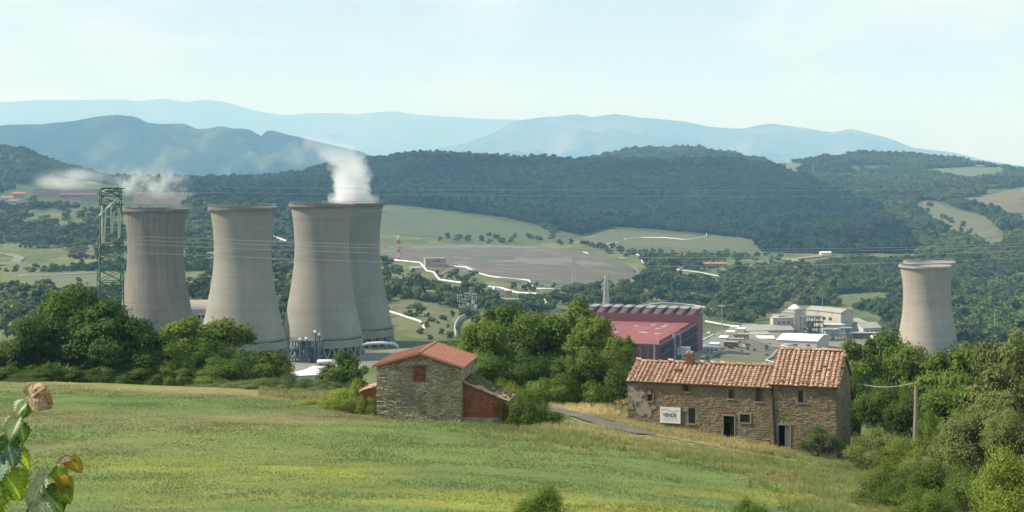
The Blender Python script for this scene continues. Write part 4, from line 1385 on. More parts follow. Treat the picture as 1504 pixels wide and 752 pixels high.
rc = MB()
rc.tube([TF.p(sM, -.40, zAp + .07), TF.p(sM, TD + .37, zAp + .07)], .10, 8)
rc.build("ridge_cap", M['new_tile'], hut)
vb = MB()
for t in (-.36,):
    vb.obox(TF.p(-ov, t, zEh - (zAp - zEh) / sM * ov - .10), TF.e * (sM + ov) + Vector((0, 0, zAp - zEh + (zAp - zEh) / sM * ov)), TF.n * .06, Vector((0, 0, .10)))
    vb.obox(TF.p(sM + .002, t, zAp - .10), TF.e * (TL + ov - sM) + Vector((0, 0, -(zAp - zEh) - (zAp - zEh) / (TL - sM) * ov)), TF.n * .06, Vector((0, 0, .10)))
vb.build("verge_trim", M['new_tile'], hut)
# lean-to on the right: brick wall on a stone foot, old tiles under moss
def leanto(s0, s1, t0, t1, zA, zB, zfoot, name, mossy):
    mb = MB()
    r = random.Random(int(s0 * 10))
    zt = lambda s: zA + (zB - zA) * (s - s0) / (s1 - s0) - .08
    mb.add([TF.p(s0, t0, zfoot), TF.p(s1, t0, zfoot), TF.p(s1, t0, zt(s1)), TF.p(s0, t0, zt(s0))], [(0, 1, 2, 3)], .3)
    mb.add([TF.p(s1, t0, -23.5), TF.p(s1, t1, -23.5), TF.p(s1, t1, zt(s1)), TF.p(s1, t0, zt(s1))], [(0, 1, 2, 3)], .4)
    z = zfoot
    j = 0
    while z < max(zt(s0), zt(s1)):
        s = s0 + (.12 if j % 2 else 0)
        while s < s1 - .05:
            l = min(.25, s1 - s)
            if z + .07 < zt(s) and z + .07 < zt(s + l):
                o = r.uniform(.008, .022)
                mb.obox(TF.p(s + .006, t0 - o, z), TF.e * (l - .012), TF.n * .03, Vector((0, 0, .062)), r.random())
            s += .25
        z += .075
        j += 1
    wo = mb.build(name, M['brick'], hut)
    ft = MB()
    stones(ft, lambda s, o, z: TF.p(s, t0 - o - .02, z), None, None, s0, s1, zfoot - 1.8, lambda s: zfoot, [], 15)
    ft.obox(TF.p(s0, t0 - .02, -23.5), TF.e * (s1 - s0), TF.n * .3, Vector((0, 0, zfoot + 23.5 - .004)), .3)
    ft.build("stone_foot", M['hut_stone'], hut, kind="stuff")
    rf = MB()
    n_ = 0
    L = math.hypot(s1 - s0 + .25, zB - zA)
    ds, dz = (s1 - s0 + .25) / L, (zB - zA) / L
    nrows = max(2, int((t1 - t0 + .2) / .36))
    for i in range(nrows):
        t = t0 - .15 + i * .36
        for k in range(int(L / .34)):
            d = k * .34
            tt = r.random()
            p0 = Vector(TF.p(s0 + ds * d, t + r.uniform(-.02, .02), zA + dz * d + .05 + r.uniform(0, .03)))
            rf.obox(p0, TF.e * ds * .38 + Vector((0, 0, dz * .38 - .02)), TF.n * .30, Vector((0, 0, .06)), tt)
    rfo = rf.build("lean_to_roof", M['old_tile'], hut)
    MB().obox(TF.p(s0, t0 - .1, zA - .06), TF.e * (s1 - s0 + .15) + Vector((0, 0, (zB - zA) * (1 + .15 / (s1 - s0)))), TF.n * (t1 - t0 + .2), Vector((0, 0, .09))).build("roof_deck", M['timber'], hut)
    if mossy:
        ms = MB()
        for i in range(260):
            s = s0 + r.random() * (s1 - s0)
            t = t0 + .35 + r.random() ** .7 * (t1 - t0 - .3)
            if r.random() > .35 + .5 * math.exp(-((s - s0) / 1.2) ** 2): continue
            zz = zA + (zB - zA) * (s - s0) / (s1 - s0) + .12
            w = r.uniform(.12, .38)
            ms.lathe(TF.p(s, t, zz), [(w, -.02), (w * .75, .05 + .1 * r.random()), (.01, .10 + .12 * r.random())], 6, r.random())
        ms.build("moss", M['moss'], rfo, kind="stuff")
s_r0 = TL + .05
s_r1 = TF.s_at(743.5, 1.0)
leanto(s_r0, s_r1, 1.0, 5.2, -17.15, -18.55, -19.75, "lean_to_wall", True)
pr = MB()
r_ = random.Random(4)
z = -21.5
while z < -18.75:
    pr.obox(TF.p(s_r1 - .02, .93 + r_.uniform(-.01, .01), z), TF.e * .36, TF.n * .38, Vector((0, 0, .10)), r_.random())
    z += .11
pr.build("brick_pier", M['brick'], hut)
# lower tiled lean-to on the left
s_l0 = TF.s_at(530.5, 1.2)
ll = MB()
ll.add([TF.p(s_l0, 1.2, -22.5), TF.p(-.003, 1.2, -22.5), TF.p(-.003, 1.2, -17.5), TF.p(s_l0, 1.2, -17.95)], [(0, 1, 2, 3)])
ll.add([TF.p(s_l0, 4.8, -22.5), TF.p(s_l0, 1.2, -22.5), TF.p(s_l0, 1.2, -17.95), TF.p(s_l0, 4.8, -17.95)], [(0, 1, 2, 3)])
ll.build("annex_wall", M['brick'], hut)
lr = MB()
for i in range(11):
    t = 1.0 + i * .36
    for k in range(4):
        lr.obox(TF.p(s_l0 - .2 + k * .36, t, -18.0 + k * .125 + rnd.uniform(0, .02)), TF.e * .40 + Vector((0, 0, .10)), TF.n * .31, Vector((0, 0, .07)), rnd.random())
lr.build("annex_roof", M['old_tile'], hut)

# ---- wooden pole with one wire
pp0 = Vector(((1343 - U0) * 116 / F, 116, 0)); pp0.z = Zs(pp0.x, 116)
ptop = W(1345.8, 562, 116)
pl = thing("utility_pole", "weathered wooden pole standing among the shrubs right of the farmhouse", "utility pole", tuple(pp0))
MB().tube([pp0 - Vector((0, 0, .6)), pp0.lerp(ptop, .5), ptop], [.17, .15, .12], 10).build("shaft", M['pole_wood'], pl)
MB().tube([ptop + Vector((-.05, -.12, -.15)), ptop + Vector((-.22, -.12, -.12)), ptop + Vector((-.22, -.12, .05))], .025, 6).build("bracket", M['iron'], pl)
wa_, wb_ = ptop + Vector((-.22, -.12, -.02)), W(1262, 563.5, 136)
tag(MB().tube([wa_.lerp(wb_, k / 10) - Vector((0, 0, .28 * math.sin(math.pi * k / 10))) for k in range(11)], .020, 5).build("overhead_wire", M['cable']), "single thin wire running left from the wooden pole", "wire")
# ------------------------------------------------------------------ steam
def steam(name, loc, size, build_nodes, step=1.0, color=(1, 1, 1, 1), aniso=0.25):
    """closed volume box of the given size centred on loc; density from nodes in metres relative to loc"""
    m = bpy.data.materials.new(name + "_vapour")
    m.use_nodes = True
    nt = m.node_tree
    nt.nodes.clear()
    out = nt.nodes.new("ShaderNodeOutputMaterial")
    vol = nt.nodes.new("ShaderNodeVolumePrincipled")
    vol.inputs['Color'].default_value = color
    vol.inputs['Anisotropy'].default_value = aniso
    vol.inputs['Density Attribute'].default_value = ""
    nt.links.new(vol.outputs['Volume'], out.inputs['Volume'])
    tc = nt.nodes.new("ShaderNodeTexCoord")
    dens = build_nodes(nt, tc.outputs['Object'])
    nt.links.new(dens, vol.inputs['Density'])
    m.cycles.volume_step_rate = step
    mb = MB()
    sx, sy, sz = size
    mb.box(loc, size)
    o = mb.build(name, m)
    # object coordinates relative to loc
    for vtx in o.data.vertices:
        vtx.co = vtx.co - Vector(loc)
    o.location = loc
    return tag(o, kind="stuff")

def mth(nt, op, a, b=None, clamp=False):
    n = nt.nodes.new("ShaderNodeMath"); n.operation = op; n.use_clamp = clamp
    for i, q in enumerate((a, b)):
        if q is None: continue
        if hasattr(q, 'is_linked'): nt.links.new(q, n.inputs[i])
        else: n.inputs[i].default_value = q
    return n.outputs[0]
def fcurve(nt, val, pts):
    n = nt.nodes.new("ShaderNodeFloatCurve")
    c = n.mapping.curves[0]
    while len(c.points) > 2: c.points.remove(c.points[1])
    c.points[0].location, c.points[-1].location = pts[0], pts[-1]
    for p in pts[1:-1]: c.points.new(*p)
    n.mapping.update()
    nt.links.new(val, n.inputs['Value'])
    return n.outputs[0]

px_m, py_m, pz_m, pr_m = PLUME
_k = 724 / F
HZ = 108 * _k                                   # plume height in metres
def plume_nodes(nt, oc):
    sep = nt.nodes.new("ShaderNodeSeparateXYZ"); nt.links.new(oc, sep.inputs[0])
    t = mth(nt, 'ADD', mth(nt, 'DIVIDE', sep.outputs['Z'], HZ), 0.5)
    warp = nt.nodes.new("ShaderNodeTexNoise"); warp.inputs['Scale'].default_value = 0.12; warp.inputs['Detail'].default_value = 3
    nt.links.new(oc, warp.inputs['Vector'])
    # axis: starts left of the middle of the mouth, leans left with height
    ax = fcurve(nt, t, [(0, .52), (.12, .50), (.30, .49), (.50, .475), (.70, .43), (.85, .34), (1, .22)])
    rad = fcurve(nt, t, [(0, .62), (.10, .49), (.25, .42), (.42, .40), (.58, .42), (.72, .50), (.86, .56), (1, .56)])
    dn = fcurve(nt, t, [(0, .9), (.2, 1.0), (.42, .62), (.58, .34), (.70, .16), (.84, .06), (1, 0)])
    w2 = mth(nt, 'MULTIPLY', mth(nt, 'SUBTRACT', warp.outputs['Fac'], .5), 9.0)
    dx = mth(nt, 'ADD', mth(nt, 'SUBTRACT', sep.outputs['X'], mth(nt, 'MULTIPLY', mth(nt, 'SUBTRACT', ax, .5), 60.0)), w2)
    r2 = mth(nt, 'SQRT', mth(nt, 'ADD', mth(nt, 'MULTIPLY', dx, dx), mth(nt, 'MULTIPLY', sep.outputs['Y'], sep.outputs['Y'])))
    q = mth(nt, 'DIVIDE', r2, mth(nt, 'MULTIPLY', rad, 22.0))
    nz = nt.nodes.new("ShaderNodeTexNoise"); nz.inputs['Scale'].default_value = 0.16; nz.inputs['Detail'].default_value = 5; nz.inputs['Roughness'].default_value = .62
    nt.links.new(oc, nz.inputs['Vector'])
    e = mth(nt, 'ADD', mth(nt, 'SUBTRACT', 1.0, q), mth(nt, 'MULTIPLY', mth(nt, 'SUBTRACT', nz.outputs['Fac'], .5), 1.9))
    d = mth(nt, 'MULTIPLY', e, 3.0, True)
    d = mth(nt, 'MULTIPLY', d, dn)
    return mth(nt, 'MULTIPLY', d, 0.30)
steam("steam_plume", (px_m, py_m, pz_m + HZ / 2 - 3.0), (64, 36, HZ), plume_nodes, 0.6)

def wisp_nodes(dens, sc, thr, ex, ey, ez, stretch=(1, 1, 1)):
    def f(nt, oc):
        mp = nt.nodes.new("ShaderNodeMapping"); mp.inputs['Scale'].default_value = stretch
        nt.links.new(oc, mp.inputs['Vector'])
        nz = nt.nodes.new("ShaderNodeTexNoise"); nz.inputs['Scale'].default_value = sc; nz.inputs['Detail'].default_value = 5; nz.inputs['Roughness'].default_value = .6
        nt.links.new(mp.outputs['Vector'], nz.inputs['Vector'])
        dv = nt.nodes.new("ShaderNodeVectorMath"); dv.operation = 'DIVIDE'
        dv.inputs[1].default_value = (ex, ey, ez); nt.links.new(oc, dv.inputs[0])
        ln = nt.nodes.new("ShaderNodeVectorMath"); ln.operation = 'LENGTH'; nt.links.new(dv.outputs[0], ln.inputs[0])
        fall = mth(nt, 'MULTIPLY', mth(nt, 'SUBTRACT', 1.0, ln.outputs['Value']), 2.2, True)
        d = mth(nt, 'MULTIPLY', mth(nt, 'SUBTRACT', nz.outputs['Fac'], thr), 5.0, True)
        return mth(nt, 'MULTIPLY', mth(nt, 'MULTIPLY', d, fall), dens)
    return f
def wisp(u, v, Y, wpx, hpx, dens, sc, thr, stretch=(1, 1, 1), depth=0.6):
    k = Y / F
    p = W(u, v, Y)
    sx, sz = wpx * k, hpx * k
    steam("steam_wisp", tuple(p), (sx, sx * depth, sz), wisp_nodes(dens, sc, thr, sx / 2, sx * depth / 2, sz / 2, stretch), 0.8)
wisp(448, 216, 705, 90, 70, 0.05, 0.13, 0.50)
wisp(486, 118, 760, 62, 62, 0.006, 0.12, 0.46)
wisp(536, 208, 720, 40, 40, 0.010, 0.15, 0.48)
YS = 1900
wisp(105, 262, YS, 140, 40, 0.036, 0.03, 0.46, (0.6, 1, 1))
wisp(195, 266, YS, 80, 50, 0.085, 0.045, 0.50)
wisp(240, 268, YS, 90, 54, 0.075, 0.04, 0.50)

# ------------------------------------------------------------------ generic far building
def bld(name, label, cat, A, B, ztop, depth, wallm, roofm, roof='flat', rise=1.5, over=0.4, group=None, wins=(), door=None, base=None, ridge='along', winm='dark_glass', overz=0.0):
    """A, B plan points (x, y) of the front left and front right corner; ztop eave height"""
    fr = Frame((A[0], A[1]), (B[0], B[1]))
    L = fr.L
    zb = base
    if zb is None:
        zb = min(Zs(*fr.p(s, t, 0)[:2]) for s in (0, L) for t in (0, depth)) - 1.0
    t_ = thing(name, label, cat, tuple(fr.p(L / 2, depth / 2, max(zb, zb + 1))), group)
    mb = MB()
    mb.obox(fr.p(0, 0, zb), fr.e * L, fr.n * depth, Vector((0, 0, ztop - zb)))
    if roof == 'gable' and ridge == 'across':
        for t in (0, depth):
            q = [fr.p(0, t, ztop), fr.p(L, t, ztop), fr.p(L / 2, t, ztop + rise)]
            mb.add(q, [(0, 1, 2) if t == 0 else (2, 1, 0)])
    elif roof == 'gable':
        for s in (0, L):
            q = [fr.p(s, 0, ztop), fr.p(s, depth, ztop), fr.p(s, depth / 2, ztop + rise)]
            mb.add(q, [(2, 1, 0) if s == 0 else (0, 1, 2)])
    mb.build("wall", M[wallm], t_)
    rf = MB()
    if roof == 'flat':
        rf.obox(fr.p(-over, -over, ztop + .003), fr.e * (L + 2 * over), fr.n * (depth + 2 * over), Vector((0, 0, .45)))
    elif roof == 'shed':
        rf.obox(fr.p(-over, -over, ztop + .003), fr.e * (L + 2 * over), fr.n * (depth + 2 * over) + Vector((0, 0, rise)), Vector((0, 0, .35)))
    elif roof == 'gable' and ridge == 'across':
        sl = rise / (L / 2)
        rf.obox(fr.p(-over, -over, ztop - sl * over), fr.e * (L / 2 + over) + Vector((0, 0, rise + sl * over)), fr.n * (depth + 2 * over), Vector((0, 0, .3)))
        rf.obox(fr.p(L / 2, -over, ztop + rise), fr.e * (L / 2 + over) - Vector((0, 0, rise + sl * over)), fr.n * (depth + 2 * over), Vector((0, 0, .3)))
    elif roof == 'gable':
        sl = rise / (depth / 2)
        rf.obox(fr.p(-over, -over, ztop - sl * over), fr.e * (L + 2 * over), fr.n * (depth / 2 + over) + Vector((0, 0, rise + sl * over)), Vector((0, 0, .3)))
        rf.obox(fr.p(-over, depth / 2, ztop + rise), fr.e * (L + 2 * over), fr.n * (depth / 2 + over) - Vector((0, 0, rise + sl * over)), Vector((0, 0, .3)))
    elif roof == 'vault':
        n = 12
        vv = []
        for s in (-over, L + over):
            for i in range(n + 1):
                a = math.pi * i / n
                vv.append(fr.p(s, depth / 2 - (depth / 2 + .2) * math.cos(a), ztop + rise * math.sin(a)))
        rf.add(vv, [(i, i + 1, n + 2 + i, n + 1 + i)[::-1] for i in range(n)] + [tuple(range(n + 1)), tuple(range(2 * n + 1, n, -1))])
    rfo = rf.build("roof", M[roofm], t_)
    for (s0, s1, z0, z1) in wins:
        w = MB()
        f_ = .09
        w.obox(fr.p(s0 - f_, -.06, z0 - f_), fr.e * (s1 - s0 + 2 * f_), fr.n * .05, Vector((0, 0, f_)))
        w.obox(fr.p(s0 - f_, -.06, z1), fr.e * (s1 - s0 + 2 * f_), fr.n * .05, Vector((0, 0, f_)))
        w.obox(fr.p(s0 - f_, -.06, z0), fr.e * f_, fr.n * .05, Vector((0, 0, z1 - z0)))
        w.obox(fr.p(s1, -.06, z0), fr.e * f_, fr.n * .05, Vector((0, 0, z1 - z0)))
        wo = w.build("window", M['white_paint'], t_)
        MB().obox(fr.p(s0, -.03, z0), fr.e * (s1 - s0), fr.n * .02, Vector((0, 0, z1 - z0))).build("pane", M[winm], wo)
    if door:
        MB().obox(fr.p(door[0], -.08, zb), fr.e * (door[1] - door[0]), fr.n * .07, Vector((0, 0, door[2] - zb))).build("door", M['grey_pipe'], t_)
    return t_, fr

def frontg(uL, uR, vfoot, vtop, turn=0.0, Y0=640, Y1=4600):
    """like front(), standing where the ground shows at the foot pixel"""
    g = G((uL + uR) / 2, vfoot, Y0, Y1)
    return front(uL, uR, g.y - turn / 2, vtop, turn)

def front(uL, uR, Y, vtop, turn=0.0):
    """front edge through columns uL..uR at distance Y; turn = how much farther the right end is"""
    A = ((uL - U0) * Y / F, Y)
    B = ((uR - U0) * (Y + turn) / F, Y + turn)
    return A, B, (VH - vtop) * (Y + turn / 2) / F

# ------------------------------------------------------------------ the red power hall
M['red_roof'] = pmat("rose_red_sheet_roof", (0.255, 0.072, 0.068), (0.20, 0.060, 0.060), 0.035, 0.8, c3=(0.29, 0.105, 0.092), scale3=0.05)
M['red_wall'] = pmat("maroon_sheet_wall", (0.165, 0.038, 0.048), (0.13, 0.032, 0.042), 0.08, 0.65)
M['red_dark'] = pmat("dark_maroon_steel", (0.10, 0.035, 0.045), (0.08, 0.03, 0.04), 0.1, 0.65)
M['cooler'] = pmat("grey_lilac_cooler", (0.30, 0.26, 0.28), (0.23, 0.20, 0.22), 0.12, 0.7)
Y1_ = 720.0
RA = Vector(((969 - U0) * Y1_ / F, Y1_, 0))
RB = Vector(((1021.5 - U0) * 813 / F, 813.0, 0))
rn = (RB - RA).normalized()
re_ = Vector((rn.y, -rn.x, 0))
rz = (VH - 507) * Y1_ / F
RL = (RB - RA).length
rgz = rz - 14.5
red = thing("power_hall", "long maroon power hall with rose red roof and saw-tooth coolers along its rear", "power station", (RA.x - 30, RA.y + 50, rgz + 1))
o0 = RA - re_ * 80
o0.z = rgz
mb = MB()
mb.obox(o0, re_ * 80, rn * RL, Vector((0, 0, rz - rgz)))
mb.build("wall", M['red_wall'], red)
# roof in sheets
nsh = 15
for k in range(nsh):
    q = RA - re_ * (80.4 - 0) + re_ * (80.8 * k / nsh)
    q.z = rz + .003
    MB().obox(q + re_ * .04, re_ * (80.8 / nsh - .08), rn * (RL - .01), Vector((0, 0, .35 + .06 * (k % 2)))).build("roof_panel", M['red_roof'], red)
ub = MB()
zt_up = (VH - 463.0) * 815 / F
q = RA - re_ * 64 + rn * (RL + .01); q.z = rgz
ub.obox(q, re_ * 64.9, rn * 17, Vector((0, 0, zt_up - rgz)))
ub.build("rear_block", M['red_wall'], red)
# ribs on front and right wall, fins along the right roof edge
for k in range(30):
    d = RL * (k + .5) / 30
    p = RA + rn * d
    MB().obox(Vector((p.x, p.y, rgz)) + re_ * .003, re_ * .55, rn * .5, Vector((0, 0, rz - rgz + .2))).build("wall_rib", M['red_dark'], red)
    if k % 1 == 0:
        MB().obox(Vector((p.x, p.y, rz + .35)) - re_ * .6, re_ * .9, rn * .45, Vector((0, 0, 1.5))).build("roof_fin", M['red_dark'], red)
for k in range(24):
    p = RA - re_ * (80 * (k + .5) / 24)
    MB().obox(Vector((p.x, p.y, rgz)) - rn * .45, re_ * .5, rn * .447, Vector((0, 0, rz - rgz))).build("wall_rib", M['red_dark'], red)
for zf in (.35, .68):
    MB().obox(RA + re_ * .56 + Vector((0, 0, rgz + (rz - rgz) * zf)), re_ * .25, rn * RL, Vector((0, 0, .5))).build("wall_band", M['red_dark'], red)
gt = MB()
gt.obox(RA - re_ * 80 - rn * .1 + Vector((0, 0, rz - .5)), re_ * 80.6, rn * .1, Vector((0, 0, .8)))
gt.obox(RA + re_ * .57 + Vector((0, 0, rz - .5)), re_ * .2, rn * RL, Vector((0, 0, .7)))
gt.build("eave_gutter", M['red_dark'], red)
# louvred coolers leaning like sails on the rear block
ncl = 11
for k in range(ncl):
    w = 64.0 / ncl
    q = RA - re_ * 63.5 + rn * (RL + 1.0) + re_ * (w * k)
    q.z = zt_up + .003
    a, b_, c = re_, rn, Vector((0, 0, 1))
    vv = [q, q + a * w * .92, q + a * w * 1.12 + c * 3.0, q + a * w * .46 + c * 3.2]
    vv2 = [p + b_ * 14 for p in vv]
    cl = MB().add(vv + vv2, [(0, 1, 2, 3), (7, 6, 5, 4), (1, 0, 4, 5), (2, 1, 5, 6), (3, 2, 6, 7), (0, 3, 7, 4)])
    co_ = cl.build("roof_cooler", M['red_wall'], red)
    lp = MB()
    d1, d2 = vv[3] - vv[0], vv[2] - vv[3]
    n_ = Vector(d1.cross(rn)).normalized()
    if n_.z < 0: n_ = -n_
    lp.add([vv[0] + n_ * .06 + b_ * -.1, vv[3] + n_ * .06 + b_ * -.1, vv2[3] + n_ * .06, vv2[0] + n_ * .06], [(0, 1, 2, 3), (3, 2, 1, 0)])
    lp.add([vv[0] - b_ * .08 + a * .6 + c * .25, vv[1] - b_ * .08 - a * 1.8 + c * .25, vv[2] - b_ * .08 - a * .7 - c * .3, vv[3] - b_ * .08 + a * .4 - c * .3], [(0, 1, 2, 3)])
    lp.build("louvre", M['cooler'], co_)
    lp2 = MB()
    lp2.obox(vv[3] + c * .01, d2, rn * 14, c * .25)
    lp2.build("cooler_top", M['cooler'], co_)
# portal frame and pipes on the right wall
for d in (30, 44):
    p = RA + rn * d + re_ * 1.2
    MB().tube([Vector((p.x, p.y, rgz)), Vector((p.x, p.y, rz + 2.0))], .8, 10).build("wall_duct", M['cooler'], red)
p0, p1 = RA + rn * 30 + re_ * 1.2, RA + rn * 44 + re_ * 1.2
MB().tube([Vector((p0.x, p0.y, rz + 1.8)), Vector((p1.x, p1.y, rz + 1.8))], .5, 8).build("wall_duct", M['red_wall'], red)
r_ = random.Random(12)
for k in range(16):
    p = RA - re_ * r_.uniform(8, 70) + rn * r_.uniform(12, RL - 10)
    MB().box((p.x, p.y, rz + .55), (2.2, 1.2, .5)).build("rooflight", M['white_paint'], red)

# ------------------------------------------------------------------ beige works
gbw = "beige works buildings"
def works(*a, **k): return bld(*a, group=gbw, **k)
Yw = 1010
A, B, z = front(1096, 1166, 985, 485.5, 6)
t_, fr = works("long_shed", "long low beige shed with pale roof at the left end of the works", "industrial building", A, B, z, 16, 'beige_wall', 'grey_roof', roof='gable', rise=2.6, wins=[(4 + 5 * i, 6.2 + 5 * i, z - 2.4, z - 1.2) for i in range(5)])
A, B, z = front(1088, 1132, 960, 492, 2)
works("canopy_shed", "narrow grey-roofed canopy in front of the long beige shed", "industrial building", A, B, z, 9, 'pale_wall', 'grey_roof', roof='shed', rise=.8)
A, B, z = front(1152.5, 1166, 1015, 454.5, 2)
A2 = A; Bt, Bz = ((1179.5 - U0) * 1008 / F, 1008), z
tw, fr = works("silo_tower", "square beige tower block carrying a white dome", "industrial building", A, ((1166.5 - U0) * 1010 / F, 1010), z, 11, 'beige_wall', 'grey_roof', over=.2, wins=[(1.2, 2.6, z - 4, z - 2.6), (3.2, 4.6, z - 4, z - 2.6), (1.2, 4.6, z - 9, z - 7)])
pc = fr.p(fr.L / 2, 5.5, z)
MB().lathe(pc, [(3.9, .44), (3.8, .9), (3.0, 1.5), (1.8, 2.5), (.8, 3.0), (.01, 3.1)], 20).build("dome", M['white_roof'], tw, smooth=True)
A, B, z = front(1166.8, 1179.5, 1006, 459, 10)
works("stair_tower", "slightly lower beige block joined to the right of the domed tower", "industrial building", A, B, z, 9, 'beige_wall', 'grey_roof', over=.15, wins=[(1.5, 2.4, z - 5 - 3.2 * i, z - 3.8 - 3.2 * i) for i in range(4)])
A, B, z = front(1144, 1166, 1003, 464.5, 2)
works("stepped_block", "upper beige step left of the domed tower", "industrial building", A, ((1152.2 - U0) * 1004 / F, 1004), z, 10, 'beige_wall', 'grey_roof', over=.15)
A, B, z = front(1135.5, 1166, 996, 468, 2)
works("stepped_block", "wider beige block with blank wall below the domed tower", "industrial building", A, B, z, 6, 'beige_wall', 'grey_roof', over=.15, wins=[(3 + 3 * i, 4.6 + 3 * i, z - 3, z - 1.8) for i in range(3)])
A, B, z = front(1184.5, 1235, 1030, 457.0, -24)
t_, fr = works("machine_hall", "big beige gabled hall, the tallest long building of the works", "industrial building", A, B, z, 11, 'beige_wall', 'grey_roof', roof='gable', rise=1.9, wins=[(3 + 5.4 * i, 5.8 + 5.4 * i, z - 5.4, z - 3.4) for i in range(4)])
A, B, z = front(1212, 1242, 992, 478, 2)
works("pump_house", "pale flat-roofed block in front of the big beige hall", "industrial building", A, B, z, 9, 'pale_wall', 'pale_wall', over=.2, wins=[(1.2 + 2.2 * i, 2.5 + 2.2 * i, z - 3.0, z - 1.6) for i in range(5)])
A, B, z = front(1249, 1273, 1016, 474, 2)
works("annex_block", "grey-roofed low block right of the big beige hall", "industrial building", A, B, z, 14, 'beige_wall', 'grey_roof', roof='shed', rise=1.2, wins=[(1.5 + 3 * i, 3.4 + 3 * i, z - 3, z - 1.6) for i in range(3)])
A, B, z = front(1268, 1294, 1000, 482, 4)
works("workshop", "low workshop with sloping grey roof at the right end of the works", "industrial building", A, B, z, 13, 'pale_wall', 'grey_roof', roof='gable', rise=2.8, ridge='along', wins=[(2 + 3 * i, 4 + 3 * i, z - 2.6, z - 1.3) for i in range(3)])
A, B, z = front(1250, 1292, 975, 490, 2)
works("pipe_shed", "long narrow canopy along the foot of the right works buildings", "industrial building", A, B, z, 5, 'process_blue', 'grey_roof', over=.5)
A, B, z = front(1141, 1200, 900, 500.5, -8)
t_, fr = works("white_warehouse", "wide warehouse with brilliant white low gabled roof in front of the works", "warehouse", A, B, z, 36, 'pale_wall', 'white_roof', roof='gable', rise=1.6, wins=[(2.5 + 7 * i, 4.3 + 7 * i, z - 2.7, z - 1.7) for i in range(3)])
A, B, z = front(1115, 1138, 925, 497.8, 0)
works("white_shed", "small shed with white roof touching the left of the white warehouse", "warehouse", A, B, z, 10, 'pale_wall', 'white_roof', roof='shed', rise=.5)
def tank(u, v_top, Y, wpx, hpx, m, label, group=None, dome=.12, cat="storage tank"):
    k = Y / F
    c = W(u, v_top, Y)
    r = wpx * k / 2
    h = hpx * k
    t_ = thing("storage_tank", label, cat, (c.x, c.y, c.z - h), group)
    b0 = (c.x, c.y, c.z - h)
    MB().lathe(b0, [(r, -1.5), (r, h), (r * .97, h + .05)], 28).build("shell", M[m], t_, smooth=True)
    MB().lathe(b0, [(r * 1.02, h - .02), (r * 1.02, h + .15), (r * .6, h + .15 + r * dome * .7), (.01, h + .15 + r * dome)], 28).build("roof", M['grey_roof' if m != 'white_paint' else 'white_roof'], t_, smooth=True)
    MB().tube([(c.x + r * .7, c.y - r * .74, b0[2]), (c.x + r * .7, c.y - r * .74, c.z + .8)], .12, 5).build("ladder", M['steel'], t_)
    return t_
tank(1157, 506, 850, 19, 9, 'pale_wall', "round beige tank just above the tall end roof of the farmhouse")
tank(1283, 494, 960, 9, 6, 'white_paint', "small white tank at the right end of the works", dome=.5)
tank(1297, 492, 965, 8, 7, 'pale_wall', "small pale tank nearest the lone cooling tower")
# open steel process frame beside the hall
def process_frame(label, u0, u1, vtop, vbot, Y, depth, bays, floors, m, vessels, cat="process plant"):
    k = Y / F
    x0, x1 = (u0 - U0) * k, (u1 - U0) * k
    zt, zb = (VH - vtop) * k, (VH - vbot) * k
    t_ = thing("process_frame", label, cat, ((x0 + x1) / 2, Y + depth / 2, zb))
    for i in range(bays + 1):
        x = x0 + (x1 - x0) * i / bays
        for y in (Y, Y + depth):
            MB().box((x, y, (zt + zb) / 2 - .5), (.42, .42, zt - zb + 1)).build("column", M[m], t_)
    for j in range(1, floors + 1):
        z = zb + (zt - zb) * j / floors
        MB().obox((x0 - .3, Y - .3, z - .18), (x1 - x0 + .6, 0, 0), (0, depth + .6, 0), (0, 0, .3)).build("deck", M[m], t_)
        hr = MB()
        hr.tube([(x0 - .2, Y - .28, z + 1.1), (x1 + .2, Y - .28, z + 1.1)], .06, 4)
        for i in range(bays * 3 + 1):
            x = x0 + (x1 - x0) * i / (bays * 3)
            hr.tube([(x, Y - .28, z + .1), (x, Y - .28, z + 1.1)], .05, 4)
        hr.build("railing", M['steel'], t_)
        for i in range(bays):
            if (i + j) % 2: continue
            xa, xb = x0 + (x1 - x0) * i / bays, x0 + (x1 - x0) * (i + 1) / bays
            z0 = zb + (zt - zb) * (j - 1) / floors
            MB().tube([(xa, Y, z0), (xb, Y, z)], .13, 5).build("brace", M[m], t_)
    r = random.Random(int(u0))
    for i in range(vessels):
        x = r.uniform(x0 + 1, x1 - 1); y = Y + r.uniform(.25, .75) * depth
        z0 = zb + (zt - zb) * r.randrange(floors) / floors
        h = (zt - zb) / floors * r.uniform(.6, 1.15)
        rr = r.uniform(.6, 1.2)
        MB().lathe((x, y, z0), [(rr * .9, 0), (rr, .3), (rr, h), (rr * .6, h + rr * .5), (.01, h + rr * .65)], 12).build("vessel", M[r.choice(['grey_pipe', 'process_blue', 'white_paint'])], t_, smooth=True)
    return t_
process_frame("dark steel process frame between the domed tower and the big beige hall", 1180.5, 1209, 466, 498, 985, 10, 4, 4, 'process_blue', 9)
process_frame("pale steel frame with small vessels below the big beige hall", 1210, 1234, 484, 499, 960, 8, 3, 2, 'steel', 5)
process_frame("pale pipe rack right of the pump house", 1236, 1252, 482, 499, 970, 6, 2, 2, 'steel', 3)

